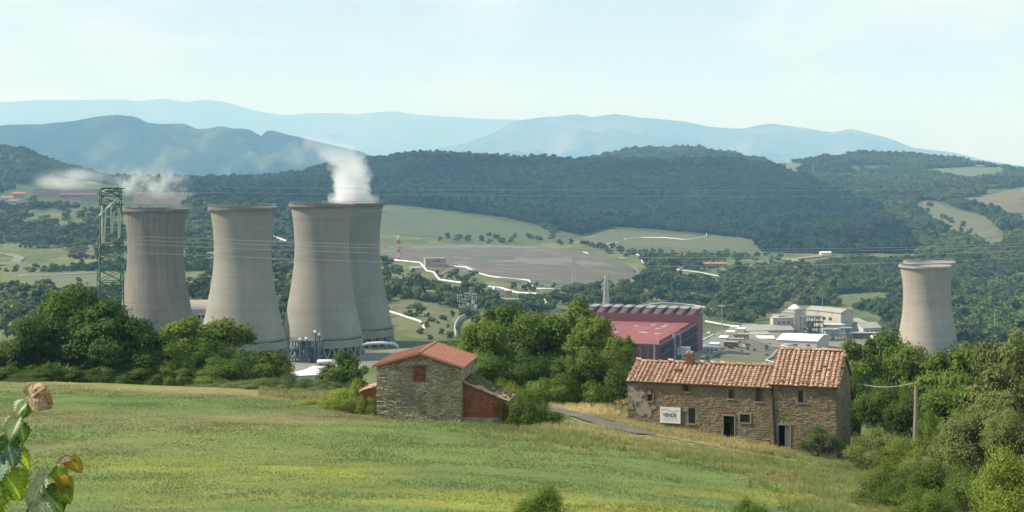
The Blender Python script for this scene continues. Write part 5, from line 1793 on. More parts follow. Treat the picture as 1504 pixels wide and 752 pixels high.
# ------------------------------------------------------------------ foot of the pale cooling tower
M['steel_blue'] = pmat('pale_blue_grey_steel', (0.20, 0.23, 0.26), (0.15, 0.18, 0.21), 0.5, 0.6)
pf = process_frame("dark blue steelwork with tall columns at the foot of the large pale tower", 425, 470, 501, 538, 606, 9, 5, 3, 'process_blue', 9)
for u, vt, rr in ((463, 488, .42), (468.5, 492, .62), (450, 498, .35), (441, 499, .35)):
    k = 604 / F
    c = W(u, vt, 604)
    h = (538 - vt) * k
    MB().lathe((c.x, c.y, c.z - h), [(rr, -1), (rr, h), (rr * .7, h + .3), (.01, h + .5)], 12).build("vessel", M['process_blue'], pf, smooth=True)
    MB().lathe((c.x, c.y - .3, c.z + .2), [(.01, -.6), (.45, -.4), (.6, 0), (.45, .4), (.01, .6)], 12).build("white_cap", M['white_paint'], pf, smooth=True)
A, B, z = front(424, 480, 545, 553, 4)
t_, fr = bld("tent_hall", "white peaked tent roof showing above the hedge left of the hut", "tent hall", A, B, z, 10, 'pale_wall', 'grey_roof', over=.2)
cx = fr.p(fr.L * .72, 4.5, z + .45)
tp = MB()
pk = cx + Vector((0, 0, 2.6))
ring = [fr.p(fr.L * .28, -.3, z + .46), fr.p(fr.L * 1.02, -.3, z + .46), fr.p(fr.L * 1.02, 9.4, z + .46), fr.p(fr.L * .28, 9.4, z + .46)]
for i in range(4):
    a, b_ = ring[i], ring[(i + 1) % 4]
    pm = (a + b_) / 2
    ml = (a + pk) / 2 - Vector((0, 0, .4)); mr = (b_ + pk) / 2 - Vector((0, 0, .4))
    tp.add([a, b_, mr, ml, pk], [(0, 1, 2, 3), (3, 2, 4)])
tp.build("tent_canopy", M['white_roof'], t_)
def tanker(u, v, Y, label, m='white_paint'):
    k = Y / F
    c = W(u, v, Y)
    t_ = thing("tank_trailer", label, "trailer", (c.x, c.y, c.z - 1.6))
    MB().tube([c - Vector((3.2, 0, 0)), c - Vector((2.9, 0, 0)), c + Vector((2.9, 0, 0)), c + Vector((3.2, 0, 0))], [.55, .85, .85, .55], 14).build("tank", M[m], t_, smooth=True)
    MB().box((c.x, c.y, c.z - 1.15), (6.4, 1.6, .25)).build("chassis", M['process_blue'], t_)
    for dx in (-2.2, -1.1, 2.0):
        for dy in (-.9, .9):
            MB().tube([(c.x + dx, c.y + dy - .15, c.z - 1.3), (c.x + dx, c.y + dy + .15, c.z - 1.3)], .45, 12).build("wheel", M['tyre'], t_)
tanker(479, 531.5, 585, "white tank trailer parked below the legs of the large pale tower")
tanker(470, 541, 575, "pale tank trailer just above the white tent roof")
A, B, z = front(274, 304, 700, 458, 0)
bld("vaulted_store", "pale blue vaulted store seen between the first two cooling towers", "warehouse", A, B, z, 16, 'white_roof', 'grey_roof', roof='vault', rise=4.4, wins=[(.6 + 2.0 * i, 2.0 + 2.0 * i, z - 2.6, z - 1.5) for i in range(4)])
# big horizontal duct at the smoking tower's foot
d0 = [W(531, 507, 664), W(540, 504.5, 664), W(560, 503.5, 664), W(578, 504.5, 666), W(583, 508, 668), W(584, 512, 668)]
tag(MB().tube(d0, .62, 10).build("water_duct", M['white_pipe'], smooth=True), "fat white duct curving in front of the legs of the smoking tower", "pipe")

# ------------------------------------------------------------------ pipelines
PIPE_PX = []
def pipeline(label, px, rad, Y0=640, Y1=2700, lift=1.6, m='white_pipe', supports=True, group="white steam pipelines", Yfix=None):
    pts = []
    for q in px:
        g = G(q[0], q[1] + 1.0, Y0, Y1) if Yfix is None else W(q[0], q[1], Yfix)
        if Yfix is None:
            # put the pipe axis on the sight line, a little nearer than the ground behind it
            k = (g.y - 6.0) / g.y
            p = W(q[0], q[1], g.y * k)
            gz = Zs(p.x, p.y)
            if p.z < gz + rad * .6: p.z = gz + rad * .6
            g = p
        pts.append(g)
    PIPE_PX.append(px)
    root = thing("steam_pipeline", label, "pipeline", tuple(pts[0]), group)
    dense = [pts[0]]
    for a, b_ in zip(pts[:-1], pts[1:]):
        n = max(1, int((b_ - a).length / 9))
        for i in range(1, n + 1):
            p = a.lerp(b_, i / n)
            if Yfix is None:
                gz = Zs(p.x, p.y)
                if p.z < gz + rad * .8: p.z = gz + rad * .8
            dense.append(p)
    MB().tube(dense, rad * .82, 8).build("pipe", M[m], root, smooth=True)
    if supports:
        for i in range(1, len(dense), 2):
            p = dense[i]
            gz = Zs(p.x, p.y)
            h = p.z - gz
            if 0.4 < h < 12:
                MB().box((p.x, p.y, gz + h / 2 - .3), (.35, .35, h + .4)).build("pipe_support", M['steel'], root)
    return root
pipeline("main white pipeline stepping down from the red mast below the pinkish building", [(579, 382), (617, 386), (622, 391), (627, 398), (636, 400), (646, 411), (680, 416), (704, 420), (735.5, 423), (759.5, 430), (789, 432), (796, 436), (802, 445)], 1.0, 700, 1700)
pipeline("white pipeline running right from the pinkish building to the foot of the terrace", [(647, 389), (685, 393), (698, 400), (720, 406), (735, 408), (777, 412), (781, 418), (784, 424), (828, 425)], .85, 700, 1700)
pipeline("thin grey pipe curving below the pinkish building", [(648, 403), (656, 398), (664, 395), (682, 394)], .5, 700, 1700, m='grey_pipe')
pipeline("short grey pipe sloping above the pinkish building pipeline", [(668, 387), (684, 391), (700, 396)], .5, 700, 1700, m='grey_pipe')
pipeline("white pipe loop dropping from the main pipeline beside the grey sheds", [(725.5, 422), (724.8, 437), (740, 440), (759.5, 442)], 1.0, 700, 1500)
pipeline("white pipeline on the grassy bank right of the smoking tower", [(567, 456), (585, 461.5), (600, 466.6), (617, 472), (621, 477), (624, 484)], .8, 600, 1200)
pipeline("long thin white pipeline crossing the middle meadow below the dark hill", [(889, 361.5), (910, 355), (934, 349), (975, 349), (1007, 352), (1024, 350), (1037, 347)], .8, 1400, 2700)
pipeline("white pipe arch at the right end of the middle meadow", [(1037.5, 347), (1038, 341.5), (1057, 339.5), (1074, 340), (1075, 346)], .8, 1400, 2700)
pipeline("short white pipe stub left of the middle meadow", [(856, 369.5), (865, 373)], .8, 1000, 2300)
pipeline("white pipe bent downhill below the middle meadow", [(934, 374), (940, 375), (943, 384), (949, 390)], .8, 1000, 2300)
pipeline("dashed white pipe showing between trees right of the terrace", [(909, 378.5), (923, 379.5)], .7, 1000, 2300)
pipeline("white pipe pair left of the orange roofed row", [(986.6, 385), (1008.6, 386.5), (1008.6, 390.5), (998, 394.5)], .8, 1000, 2300)
pipeline("white pipeline below the orange roofed row", [(983.6, 395), (1006, 397.5), (1027.5, 400), (1050, 404.5), (1058.5, 406)], .7, 1000, 2300)
pipeline("short white pipe stub below the dark red farmhouse", [(1094, 391), (1104, 391.5), (1111, 394)], .8, 1000, 2300)
pipeline("short white elbow pipe on the wooded slope", [(1081, 430), (1094, 422), (1089, 419)], .7, 900, 1700)
pipeline("short steep white pipe on the wooded slope above the works", [(1090, 453), (1100, 438)], .9, 900, 1700)
pipeline("white pipeline just above the saw tooth roof of the red hall", [(940, 450.6), (955, 447), (972, 445), (1000, 446.5), (1015, 448), (1035, 451.5), (1050, 454)], .6, 870, 1500)
pipeline("second thin pipe close above the saw tooth roof", [(995, 451), (1012, 451), (1031, 452)], .5, 870, 1500)
pipeline("white pipeline from the red hall to the long beige shed", [(1036, 471.8), (1060, 476.5), (1078, 479.5), (1098, 482.7)], .75, 850, 1400)
pipeline("white pipe between second and third cooling tower", [(398, 345.5), (412, 351), (424, 355.5)], 1.1, 1000, 2300)
pipeline("pale grey pipe loop in front of the farmhouse tall roof", [(1142, 514), (1133, 524), (1125, 529), (1140, 533)], .55, 640, 900, m='grey_pipe')
pipeline("long pale pipe lying straight across the left meadow", [(29, 405), (70, 404), (110, 402.5), (145, 401)], .7, 700, 1700, m='grey_pipe')
ribbon("terrace_path", [G(928, 396, 1000, 2100), G(939, 402, 1000, 2100), G(938, 410, 1000, 2100), G(926, 417, 1000, 2100), G(900, 421, 1000, 2100), G(860, 423, 1000, 2100)], 5, 2.2, m_gr, 8)

# ------------------------------------------------------------------ smaller valley buildings
A, B, z = frontg(625, 655, 392, 380, 4, 700, 1700)
bld("control_house", "small pinkish flat-roofed building on the terrace edge", "building", A, B, z, 9, 'pink_wall', 'pink_wall', over=.25, wins=[(.9, 1.9, z - 4.6, z - 2), (2.6, 3.6, z - 4.6, z - 2), (6.5, 9, z - 2.6, z - 1.4), (10, 12.5, z - 2.6, z - 1.4)])
A, B, z = frontg(604, 620, 400, 394, 2, 700, 1700)
bld("grey_shed", "small grey shed under the pinkish terrace building", "shed", A, B, z, 6, 'grey_pipe', 'grey_roof', roof='shed', rise=.6)
A, B, z = frontg(586, 640, 437, 429, 4, 700, 1700)
bld("long_grey_building", "long low building with flat grey roof on the bank right of the smoking tower", "building", A, B, z, 9, 'pale_wall', 'grey_roof', over=.4, wins=[(2 + 3.2 * i, 3.8 + 3.2 * i, z - 2.6, z - 1.2) for i in range(6)])
A, B, z = frontg(727, 738, 435, 426, 1, 700, 1700)
bld("grey_shed", "grey shed left of two beside the white pipe loop", "shed", A, B, z, 5, 'grey_pipe', 'grey_roof', over=.2)
A, B, z = frontg(742, 752, 436, 428, 1, 700, 1700)
bld("grey_shed", "grey shed right of two beside the white pipe loop", "shed", A, B, z, 5, 'pink_wall', 'grey_roof', over=.2)
A, B, z = frontg(700, 758, 446, 440.5, 3, 700, 1700)
bld("retaining_shed", "long low concrete shed under the white pipe loop", "shed", A, B, z, 5, 'concrete', 'grey_roof', over=.2, wins=[(2 + 4 * i, 4 + 4 * i, z - 2, z - 1) for i in range(5)])
A, B, z = frontg(1037, 1067, 393, 387.5, 3, 900, 2400)
bld("orange_row", "row of orange and red sheds on the slope behind the red hall", "building", A, B, z, 8, 'terracotta', 'terracotta', roof='gable', rise=1.2, wins=[(2 + 4 * i, 4.2 + 4 * i, z - 2.6, z - 1) for i in range(4)])
A, B, z = frontg(1141, 1170, 364, 358.5, 3, 900, 2500)
bld("red_roof_house", "wide house with dark red hipped roof below the wooded hill", "house", A, B, z, 14, 'pink_wall', 'far_red', roof='gable', rise=3.4, over=.8, wins=[(2 + 4 * i, 3.6 + 4 * i, z - 3, z - 1.4) for i in range(4)])
A, B, z = frontg(1206, 1221, 375, 371, 2, 900, 2500)
bld("white_barn", "small white barn on the dirt road below the wooded hill", "barn", A, B, z, 6, 'white_paint', 'white_roof', roof='gable', rise=1.2)
A, B, z = frontg(1165, 1176, 387, 383, 1, 900, 2500)
bld("white_hut", "pale little hut below the sandy bank", "hut", A, B, z, 5, 'pink_wall', 'grey_roof', roof='gable', rise=1)
A, B, z = frontg(1494, 1512, 396, 390, 2, 900, 2500)
bld("white_farmhouse", "whitish farmhouse cut by the right frame edge beside a cypress", "house", A, B, z, 9, 'pale_wall', 'grey_roof', roof='gable', rise=2.4, wins=[(1.2, 2.2, z - 3, z - 1.5), (4, 5, z - 3, z - 1.5)])
cp = G(1490, 397, 900, 2300)
ct = thing("cypress_tree", "dark narrow cypress beside the whitish farmhouse at the right edge", "tree", tuple(cp))
r_ = np.random.default_rng(5)
_t = r_.random(900)
_a = r_.uniform(0, 6.28, 900)
_rr = 1.25 * np.sin(np.clip(_t, .02, 1) * math.pi) ** .6 * r_.uniform(.6, 1.05, 900)
_p = np.stack([_rr * np.cos(_a), _rr * np.sin(_a), .6 + 10.5 * _t], 1)
_n = np.stack([np.cos(_a), np.sin(_a), .4 + 0 * _a], 1)
CYP = (_p, _n / np.linalg.norm(_n, axis=1, keepdims=True))
A, B, z = frontg(1434, 1446, 247, 243.8, 4, 2000, 4400)
bld("hill_farmhouse", "tiny reddish farmhouse beyond the green field on the right ridge", "house", A, B, z, 9, 'pink_wall', 'terracotta', roof='gable', rise=2.0)
# village and condenser row on the left ridge
gv = "houses on the left slope"
for uL, uR, vt, vf_, wm, rm, rise, lab in [(2, 19, 290.5, 296, 'pale_wall', 'terracotta', 2.2, "pale house with orange roof at the left frame edge"), (18, 36, 284.5, 290, 'pink_wall', 'terracotta', 2.4, "pinkish house with the highest orange roof of the left group"), (14, 26, 295, 299, 'pale_wall', 'terracotta', 1.6, "low pale house in front of the orange roofed houses")]:
    A, B, z = frontg(uL, uR, vf_, vt, 3, 900, 3000)
    bld("village_house", lab, "house", A, B, z, 9, wm, rm, roof='gable', rise=rise, group=gv, wins=[(1.2 + 3 * i, 2.4 + 3 * i, z - 2.8, z - 1.2) for i in range(3)])
A, B, z = frontg(196, 281, 300, 285, -20, 900, 3000)
t_, fr = bld("condenser_hall", "long pale pink hall with rooftop fans behind the leftmost cooling tower", "industrial building", A, B, z, 18, 'pink_wall', 'grey_roof', over=.2)
for i in range(14):
    p = fr.p(fr.L * (i + .5) / 14, 6, z + .45)
    MB().lathe(p, [(2.0, 0), (2.0, 2.0), (1.7, 2.0), (1.6, .5), (.01, .5)], 12).build("roof_fan", M['steel'], t_)
A, B, z = frontg(276, 288, 301, 291, -2, 900, 3000)
bld("grey_block", "small grey block at the right end of the long pink hall", "industrial building", A, B, z, 8, 'concrete', 'grey_roof', over=.2)
A, B, z = frontg(48, 196, 288, 277, -10, 900, 3200)
t_, fr = bld("condenser_hall", "second pink hall farther left with a grey fan deck", "industrial building", A, B, z, 16, 'pink_wall', 'grey_roof', over=.2)
for i in range(22):
    p = fr.p(fr.L * (i + .5) / 22, 6, z + .45)
    MB().lathe(p, [(2.0, 0), (2.0, 1.6), (1.7, 1.6), (1.6, .5), (.01, .5)], 12).build("roof_fan", M['steel'], t_)
A, B, z = frontg(86, 140, 293, 286, -6, 900, 3000)
bld("maroon_hall", "low maroon roofed hall in front of the left condenser rows", "industrial building", A, B, z, 16, 'pink_wall', 'far_red', roof='gable', rise=2.0, over=.6, wins=[(4 + 5 * i, 7 + 5 * i, z - 3, z - 1.4) for i in range(7)])

# ------------------------------------------------------------------ yard beside the red hall
gy = "containers and cabins in the works yard"
r_ = random.Random(9)
def cabin(u, v, Y, L, D, H, ang, m, rm, label, name="site_cabin", cat="cabin"):
    p = G(u, v, 640, 1100) if Y is None else W(u, v, Y)
    z = Zs(p.x, p.y)
    e = Vector((math.cos(ang), math.sin(ang), 0)); n = Vector((-e.y, e.x, 0))
    t_ = thing(name, label, cat, (p.x, p.y, z), gy)
    o = Vector((p.x, p.y, z + .1)) - e * L / 2
    MB().obox(o, e * L, n * D, Vector((0, 0, H))).build("body", M[m], t_)
    MB().obox(o - e * .15 - n * .15 + Vector((0, 0, H + .003)), e * (L + .3), n * (D + .3), Vector((0, 0, .18))).build("roof", M[rm], t_)
    MB().obox(o + e * L * .42 - n * .05, e * .9, n * .047, Vector((0, 0, 2.0))).build("door", M['process_blue'], t_)
    for i in (0.12, .70):
        MB().obox(o + e * L * i - n * .05 + Vector((0, 0, 1.0)), e * 1.1, n * .047, Vector((0, 0, .9))).build("window", M['dark_glass'], t_)
ya = math.atan2(93, 26)
YARD = [(1085, 487, 'white_paint', 'white_roof', 9, "white roofed cabin at the far end of the yard row"), (1094, 490, 'beige_wall', 'white_roof', 8, "beige cabin second from the far end of the yard row"), (1079, 495, 'pale_wall', 'white_roof', 8, "pale cabin in the middle of the yard row beside the road"),
        (1088, 499, 'terracotta', 'grey_roof', 8, "rust red container in the middle of the yard row"), (1069, 503, 'pale_wall', 'white_roof', 10, "pale cabin with white roof on the road side of the yard row"), (1081, 506, 'beige_wall', 'grey_roof', 8, "beige cabin behind the near end of the yard row"),
        (1073, 511, 'far_red', 'grey_roof', 7, "brownish container at the near end of the yard row"), (1056, 513, 'white_paint', 'white_roof', 8, "long white cabin at the near end of the yard row"), (1046, 519, 'pale_wall', 'white_roof', 7, "pale cabin nearest to the farmhouse chimney"), (1100, 484, 'pale_wall', 'grey_roof', 9, "grey roofed cabin by the canopy of the long shed")]
for u, v, m_, rm_, L, lab in YARD:
    cabin(u, v, None, L, 4.5, 2.9, ya if r_.random() < .5 else ya - math.pi / 2, m_, rm_, lab)
cabin(1000, 513, 760, 7, 6, 5.0, ya - math.pi / 2, 'white_paint', 'white_roof', "white box building against the right wall of the red hall", "white_kiosk", "kiosk")
# car: body with wheels, glass and lamps
def car(u, v, Y, ang, m, label):
    p = G(u, v, 640, 1100)
    z = Zs(p.x, p.y) + .5
    e = Vector((math.cos(ang), math.sin(ang), 0)); n = Vector((-e.y, e.x, 0)); c = Vector((0, 0, 1))
    t_ = thing("parked_car", label, "car", (p.x, p.y, z), "cars parked beside the red hall")
    o = Vector((p.x, p.y, z))
    prof = [(-2.1, .35), (-2.1, .80), (-1.95, .95), (-1.1, 1.0), (-.65, 1.42), (.95, 1.45), (1.6, 1.02), (2.05, .95), (2.1, .38)]
    vv = [o + e * x + n * s * (.85 if h < 1.1 else .68) + c * h for s in (-1, 1) for x, h in prof]
    k = len(prof)
    MB().add(vv, [tuple(range(k)), tuple(range(2 * k - 1, k - 1, -1))] + [(i + k, (i + 1) % k + k, (i + 1) % k, i) for i in range(k)]).build("body", M[m], t_)
    for s in (-1, 1):
        MB().add([o + e * x + n * s * (.86 - .16 * (h - 1.02) / .4) + n * s * .02 + c * h for x, h in ((-.95, 1.04), (1.35, 1.04), (.85, 1.38), (-.58, 1.36))], [(0, 1, 2, 3), (3, 2, 1, 0)]).build("side_window", M['dark_glass'], t_)
        for x in (-1.3, 1.3):
            q = o + e * x + n * s * .72 + c * .32
            MB().tube([q, q + n * s * .2], .32, 10).build("wheel", M['tyre'], t_)
    MB().add([o + e * x + n * s * .62 + c * h + (e * -.03) for x, h, s in ((-1.08, 1.03, -1), (-1.08, 1.03, 1), (-.68, 1.40, 1), (-.68, 1.40, -1))], [(0, 1, 2, 3), (3, 2, 1, 0)]).build("windscreen", M['dark_glass'], t_)
M['car_white'] = pmat("white_car_paint", (0.70, 0.70, 0.70), (0.66, 0.66, 0.66), 1, 0.25)
M['car_silver'] = pmat("silver_car_paint", (0.40, 0.41, 0.42), (0.37, 0.38, 0.39), 1, 0.25, 0.4)
M['car_dark'] = pmat("dark_car_paint", (0.04, 0.05, 0.07), (0.05, 0.055, 0.07), 1, 0.25)
M['car_blue'] = pmat("blue_car_paint", (0.18, 0.25, 0.38), (0.16, 0.23, 0.36), 1, 0.25)
for u, v, m_, lab in [(988, 527, 'car_white', "white car by the front corner of the red hall"), (995, 528, 'car_dark', "dark car by the front corner of the red hall"), (1022, 507, 'car_white', "white car along the road beside the red hall"), (1035, 513, 'car_white', "white car on the yard side of the road"), (1027, 502, 'car_blue', "blue car parked along the hall wall"), (1034, 497, 'car_silver', "silver car parked far along the hall wall"), (1041, 492, 'car_white', "white car parked farthest along the hall wall"), (1032, 527, 'car_white', "white car just above the farmhouse roof ridge"), (1050, 522, 'car_silver', "silver car near the end of the cabin row"), (1092, 512, 'car_white', "white car right of the rust coloured container")]:
    car(u, v, None, ya + r_.uniform(-.1, .1), m_, lab)
wl_ = MB()
w0, w1 = G(1017, 509, 640, 1000), G(1047, 493, 640, 1100)
wl_.obox(w0 - Vector((0, 0, 1)), (w1 - w0), Vector((.6, -.2, 0)), Vector((0, 0, 2.0)))
tag(wl_.build("boundary_wall", M['white_paint']), "low white wall along the road beside the red hall", "wall")
# grass roadside retaining wall near the substation
cw = [G(692, 463, 640, 1200), G(682, 467, 640, 1200), G(673, 472, 640, 1200), G(668, 480, 640, 1200), G(666.5, 488, 640, 1100), G(670, 496, 640, 1100)]
cwm = MB()
for a, b_ in zip(cw[:-1], cw[1:]):
    d = (b_ - a).normalized()
    cwm.obox(a - Vector((0, 0, 1)), (b_ - a) * 1.02, Vector((-d.y, d.x, 0)) * .6, Vector((0, 0, 3.2)))
tag(cwm.build("retaining_wall", M['concrete']), "curved concrete retaining wall beside the substation", "wall")

# ------------------------------------------------------------------ masts, pylons, switchgear
def lattice(label, base, H, wb, wt, panels, m, r=0.16, arms=(), cat="pylon", name="pylon", striped=None, group=None, seed=0, ang=0.3):
    t_ = thing(name, label, cat, tuple(base), group)
    base = Vector(base)
    ca, sa = math.cos(ang), math.sin(ang)
    def corner(i, h):
        w = wb + (wt - wb) * min(1, h / H)
        x, y = ((-1, -1), (1, -1), (1, 1), (-1, 1))[i]
        x, y = x * w / 2, y * w / 2
        return base + Vector((x * ca - y * sa, x * sa + y * ca, h))
    hs = [H * (1 - (1 - k / panels) ** 1.15) for k in range(panels + 1)]
    def mat_at(h):
        if striped: return M[striped[int(h / H * 5.999) % 2]]
        return M[m]
    for i in range(4):
        for k in range(0, panels, 2) if striped else [0]:
            h0, h1 = (hs[k], hs[min(panels, k + 2)]) if striped else (-.5, H)
            MB().tube([corner(i, h0), corner(i, h1)], r, 5).build("leg", mat_at((h0 + h1) / 2), t_)
    for k in range(panels):
        mb = MB()
        for i in range(4):
            j = (i + 1) % 4
            mb.tube([corner(i, hs[k]), corner(j, hs[k + 1])], r * .6, 4)
            mb.tube([corner(j, hs[k]), corner(i, hs[k + 1])], r * .6, 4)
            mb.tube([corner(i, hs[k + 1]), corner(j, hs[k + 1])], r * .6, 4)
        mb.build("brace_panel", mat_at((hs[k] + hs[k + 1]) / 2), t_)
    for h, L in arms:
        for s in (-1, 1):
            tip = base + Vector((s * L * ca, s * L * sa, h + .2))
            a = MB()
            for i in ((1, 2) if s > 0 else (0, 3)):
                a.tube([corner(i, h), tip], r * .7, 4)
                a.tube([corner(i, min(H, h + 1.6)), tip], r * .7, 4)
            a.build("cross_arm", mat_at(h), t_)
            MB().lathe((tip.x, tip.y, tip.z - 1.9), [(.05, 0), (.18, .1), (.18, 1.6), (.05, 1.8)], 6).build("insulator", M['insulator'], t_)
    return t_
Yp = 430.0
kp = Yp / F
gb = W(162, 452, Yp)
Hp = (452 - 277) * kp
py = lattice("green lattice pylon with pale insulator strings in front of the leftmost tower", (gb.x, gb.y, gb.z - 6), Hp + 6, 6.6, 5.0, 13, 'green_steel', 0.17, seed=3, ang=0.35)
pb = Vector((gb.x, gb.y, gb.z))
def ploc(u, v, dy=-3.5): return W(u, v, Yp + dy)
for (u0, v0, u1, v1) in ((150, 302, 150.5, 357), (156, 305, 152.5, 357), (163, 303, 164, 342), (168, 310, 164.5, 342), (178, 315, 174, 350), (174, 305, 175, 348)):
    MB().tube([ploc(u0, v0), ploc(u1, v1)], .30, 8).build("insulator_string", M['insulator'], py)
for (u0, v0, u1, v1, rr, mm_) in ((146, 317, 172, 292, .32, 'insulator'), (146, 318, 182, 300, .14, 'green_steel'), (151, 280, 181, 282, .2, 'green_steel'), (151, 276, 183, 277, .2, 'green_steel'), (153, 290, 181, 296, .18, 'insulator'), (160, 277, 160, 268, .12, 'steel'), (178, 277, 179, 264, .12, 'steel'), (148, 360, 182, 356, .2, 'far_red'), (150, 300, 181, 318, .14, 'green_steel'), (148, 330, 182, 332, .14, 'green_steel'), (150, 282, 158, 278, .3, 'steel'), (166, 277, 174, 276, .45, 'process_blue')):
    MB().tube([ploc(u0, v0), ploc(u1, v1)], rr, 6).build("cross_member" if mm_ != 'insulator' else "busbar", M[mm_], py)
g1 = G(585, 383, 1000, 1900)
lattice("red and white banded lattice mast at the left end of the terrace", tuple(g1), (383 - 346) * g1.y / F, 2.6, 1.4, 10, 'white_paint', .20, arms=((15.5, 3.2), (11, 3.2)), name="lattice_mast", cat="mast", striped=('red_paint', 'white_paint'))
g2 = W(890, 448, 1020); g2.z = Zs(g2.x, 1020)
lattice("pale grey lattice pylon rising behind the saw tooth roof of the red hall", tuple(g2), (VH - 405) * 1020 / F - g2.z, 3.4, 1.3, 11, 'insulator', .17, arms=((16.0, 2.8), (13.0, 2.8)))
g3 = G(843, 417, 1000, 1900)
lattice("dark lattice pylon standing in front of the grey terrace", tuple(g3), (417 - 374) * g3.y / F, 3.6, 1.4, 8, 'steel', .10, arms=((18.5, 4), (14.5, 4)))
def mast(label, u, vb, vt, Y, r0, r1, m, head=None, cat="lamp post", name="lamp_post", group=None):
    c = W(u, vt, Y)
    zb_ = (VH - vb) * Y / F if vb else Zs(c.x, Y)
    zb_ = min(zb_, c.z - 3)
    t_ = thing(name, label, cat, (c.x, c.y, zb_), group)
    MB().tube([(c.x, c.y, zb_ - .5), (c.x, c.y, c.z)], [r0, r1], 8).build("shaft", M[m], t_)
    if head == 'flood':
        MB().box((c.x, c.y, c.z + .25), (3.6, .7, .5)).build("lamp_bracket", M['steel'], t_)
        for dx in (-1.3, -.45, .45, 1.3):
            MB().box((c.x + dx, c.y - .45, c.z + .35), (.6, .3, .7)).build("lamp_head", M['white_paint'], t_)
    elif head == 'single':
        MB().tube([(c.x, c.y, c.z), (c.x + .9, c.y - .2, c.z + .25)], .07, 6).build("lamp_arm", M['steel'], t_)
        MB().box((c.x + 1.2, c.y - .25, c.z + .27), (.8, .35, .2)).build("lamp_head", M['white_paint'], t_)
mast("tall floodlight mast on the yard behind the red hall", 1060.5, 492, 450, 900, .32, .2, 'steel', 'flood', "floodlight mast", "floodlight_mast")
mast("lamp post in front of the red hall roof", 961, 530, 499, 700, .28, .18, 'steel', 'single')
mast("thin pole standing in the woods right of the lone tower", 1461, 478, 456, 1000, .16, .1, 'insulator', None, "pole", "thin_pole")
mast("thin pole in the woods above the big beige hall", 1208, 448, 432, 1120, .16, .1, 'insulator', None, "pole", "thin_pole")
mast("thin pole between second and third cooling tower", 402.5, 430, 400, 760, .15, .1, 'insulator', None, "pole", "thin_pole")
mast("thin pole on the field edge of the right ridge", 1194, 251, 240, 3100, .4, .3, 'insulator', None, "pole", "thin_pole")
r_ = random.Random(21)
gsw = "switchgear of the substation"
for i, (u, vb, vt, lab) in enumerate([(675, 458, 435, "switchgear post at the left of the substation"), (683, 462, 441, "switchgear post with stacked insulators by the curved wall"), (686, 449, 432, "tallest switchgear post in front of the dark tree"), (693, 446, 424, "pale switchgear post against the dark tree"), (697, 452, 433, "right hand switchgear post of the substation"), (679, 466, 452, "lowest switchgear post nearest the curved wall")]):
    Y = 930 - i * 8
    c = W(u, vt, Y); b_ = W(u, vb, Y)
    t_ = thing("switchgear", lab, "switchgear", tuple(b_), gsw)
    MB().tube([b_ - Vector((0, 0, 2)), c], [.22, .16], 6).build("post", M['steel'], t_)
    for k in range(3):
        z = c.z - k * 1.6
        MB().box((c.x, c.y, z), (2.6, .3, .3)).build("beam", M['steel'], t_)
        for dx in (-1.1, 0, 1.1):
            MB().lathe((c.x + dx, c.y, z + .15), [(.12, 0), (.3, .1), (.18, .35), (.3, .5), (.18, .75), (.05, .95)], 8).build("insulator", M['insulator'], t_)
    MB().box((b_.x + .5, b_.y, b_.z + .6), (1.8, 1.4, 1.6)).build("cabinet", M['white_paint'], t_)

# ------------------------------------------------------------------ overhead cables
gcab = "overhead power cables"
def cable(label, a, b_, sag, r, n=40):
    pts = [a.lerp(b_, k / n) - Vector((0, 0, sag * 4 * (k / n) * (1 - k / n))) for k in range(n + 1)]
    tag(MB().tube(pts, r, 4, caps=False).build("power_cable", M['cable'], smooth=True), label, "cable", gcab)
for i, (v0, v1, sg, lab) in enumerate([(352, 352, 4.0, "upper cable of the long span crossing the towers and terrace"), (358, 357, 4.6, "second cable of the long span crossing the towers and terrace"), (370, 366, 5.0, "lowest cable of the long span crossing the towers and terrace"), (346, 348, 4.2, "faint topmost cable of the long span crossing the towers")]):
    cable(lab, W(182, v0, 428), W(1700, v1, 620), sg, .048)
for i, (v0, v1, lab) in enumerate([(273, 272, "thin high cable in front of the dark hill"), (281, 281, "second thin high cable in front of the dark hill")]):
    cable(lab, W(160, v0, 428), W(1760, v1, 900), 2.0, .026)
for i, (u0, v0, u1, v1, lab) in enumerate([(-60, 310, 148, 357, "upper cable sagging from the left edge to the green pylon"), (-60, 325, 152, 357, "second cable sagging from the left edge to the green pylon"), (-60, 335, 163, 342, "third cable sagging from the left edge to the green pylon"), (-60, 362, 174, 350, "lowest cable sagging from the left edge to the green pylon")]):
    cable(lab, W(u0, v0, 330), W(u1, v1, 427), 3.5, .030)
for i, (v0, v1, lab) in enumerate([(485, 482, "upper cable right of the lone cooling tower"), (492, 488, "lower cable right of the lone cooling tower")]):
    cable(lab, W(1330, v0, 900), W(1640, v1, 1000), 1.5, .06)
# ------------------------------------------------------------------ vegetation
def unit_rand(n, r):
    v = r.normal(size=(n, 3))
    return v / np.linalg.norm(v, axis=1, keepdims=True)

def leaf_quads(cent, nrm, size, r, aspect=1.5):
    """diamond leaf faces at cent with normal nrm"""
    n = len(cent)
    a = np.cross(nrm, unit_rand(n, r))
    a /= np.linalg.norm(a, axis=1, keepdims=True) + 1e-9
    b_ = np.cross(nrm, a)
    s = size[:, None]
    fold = nrm * s * 0.18
    p0 = cent - a * s * aspect * 0.5
    p1 = cent + b_ * s * 0.5 - fold
    p2 = cent + a * s * aspect * 0.5
    p3 = cent - b_ * s * 0.5 - fold
    v = np.stack([p0, p1, p2, p3], 1).reshape(-1, 3)
    f = np.arange(n * 4).reshape(n, 4)
    return v, f

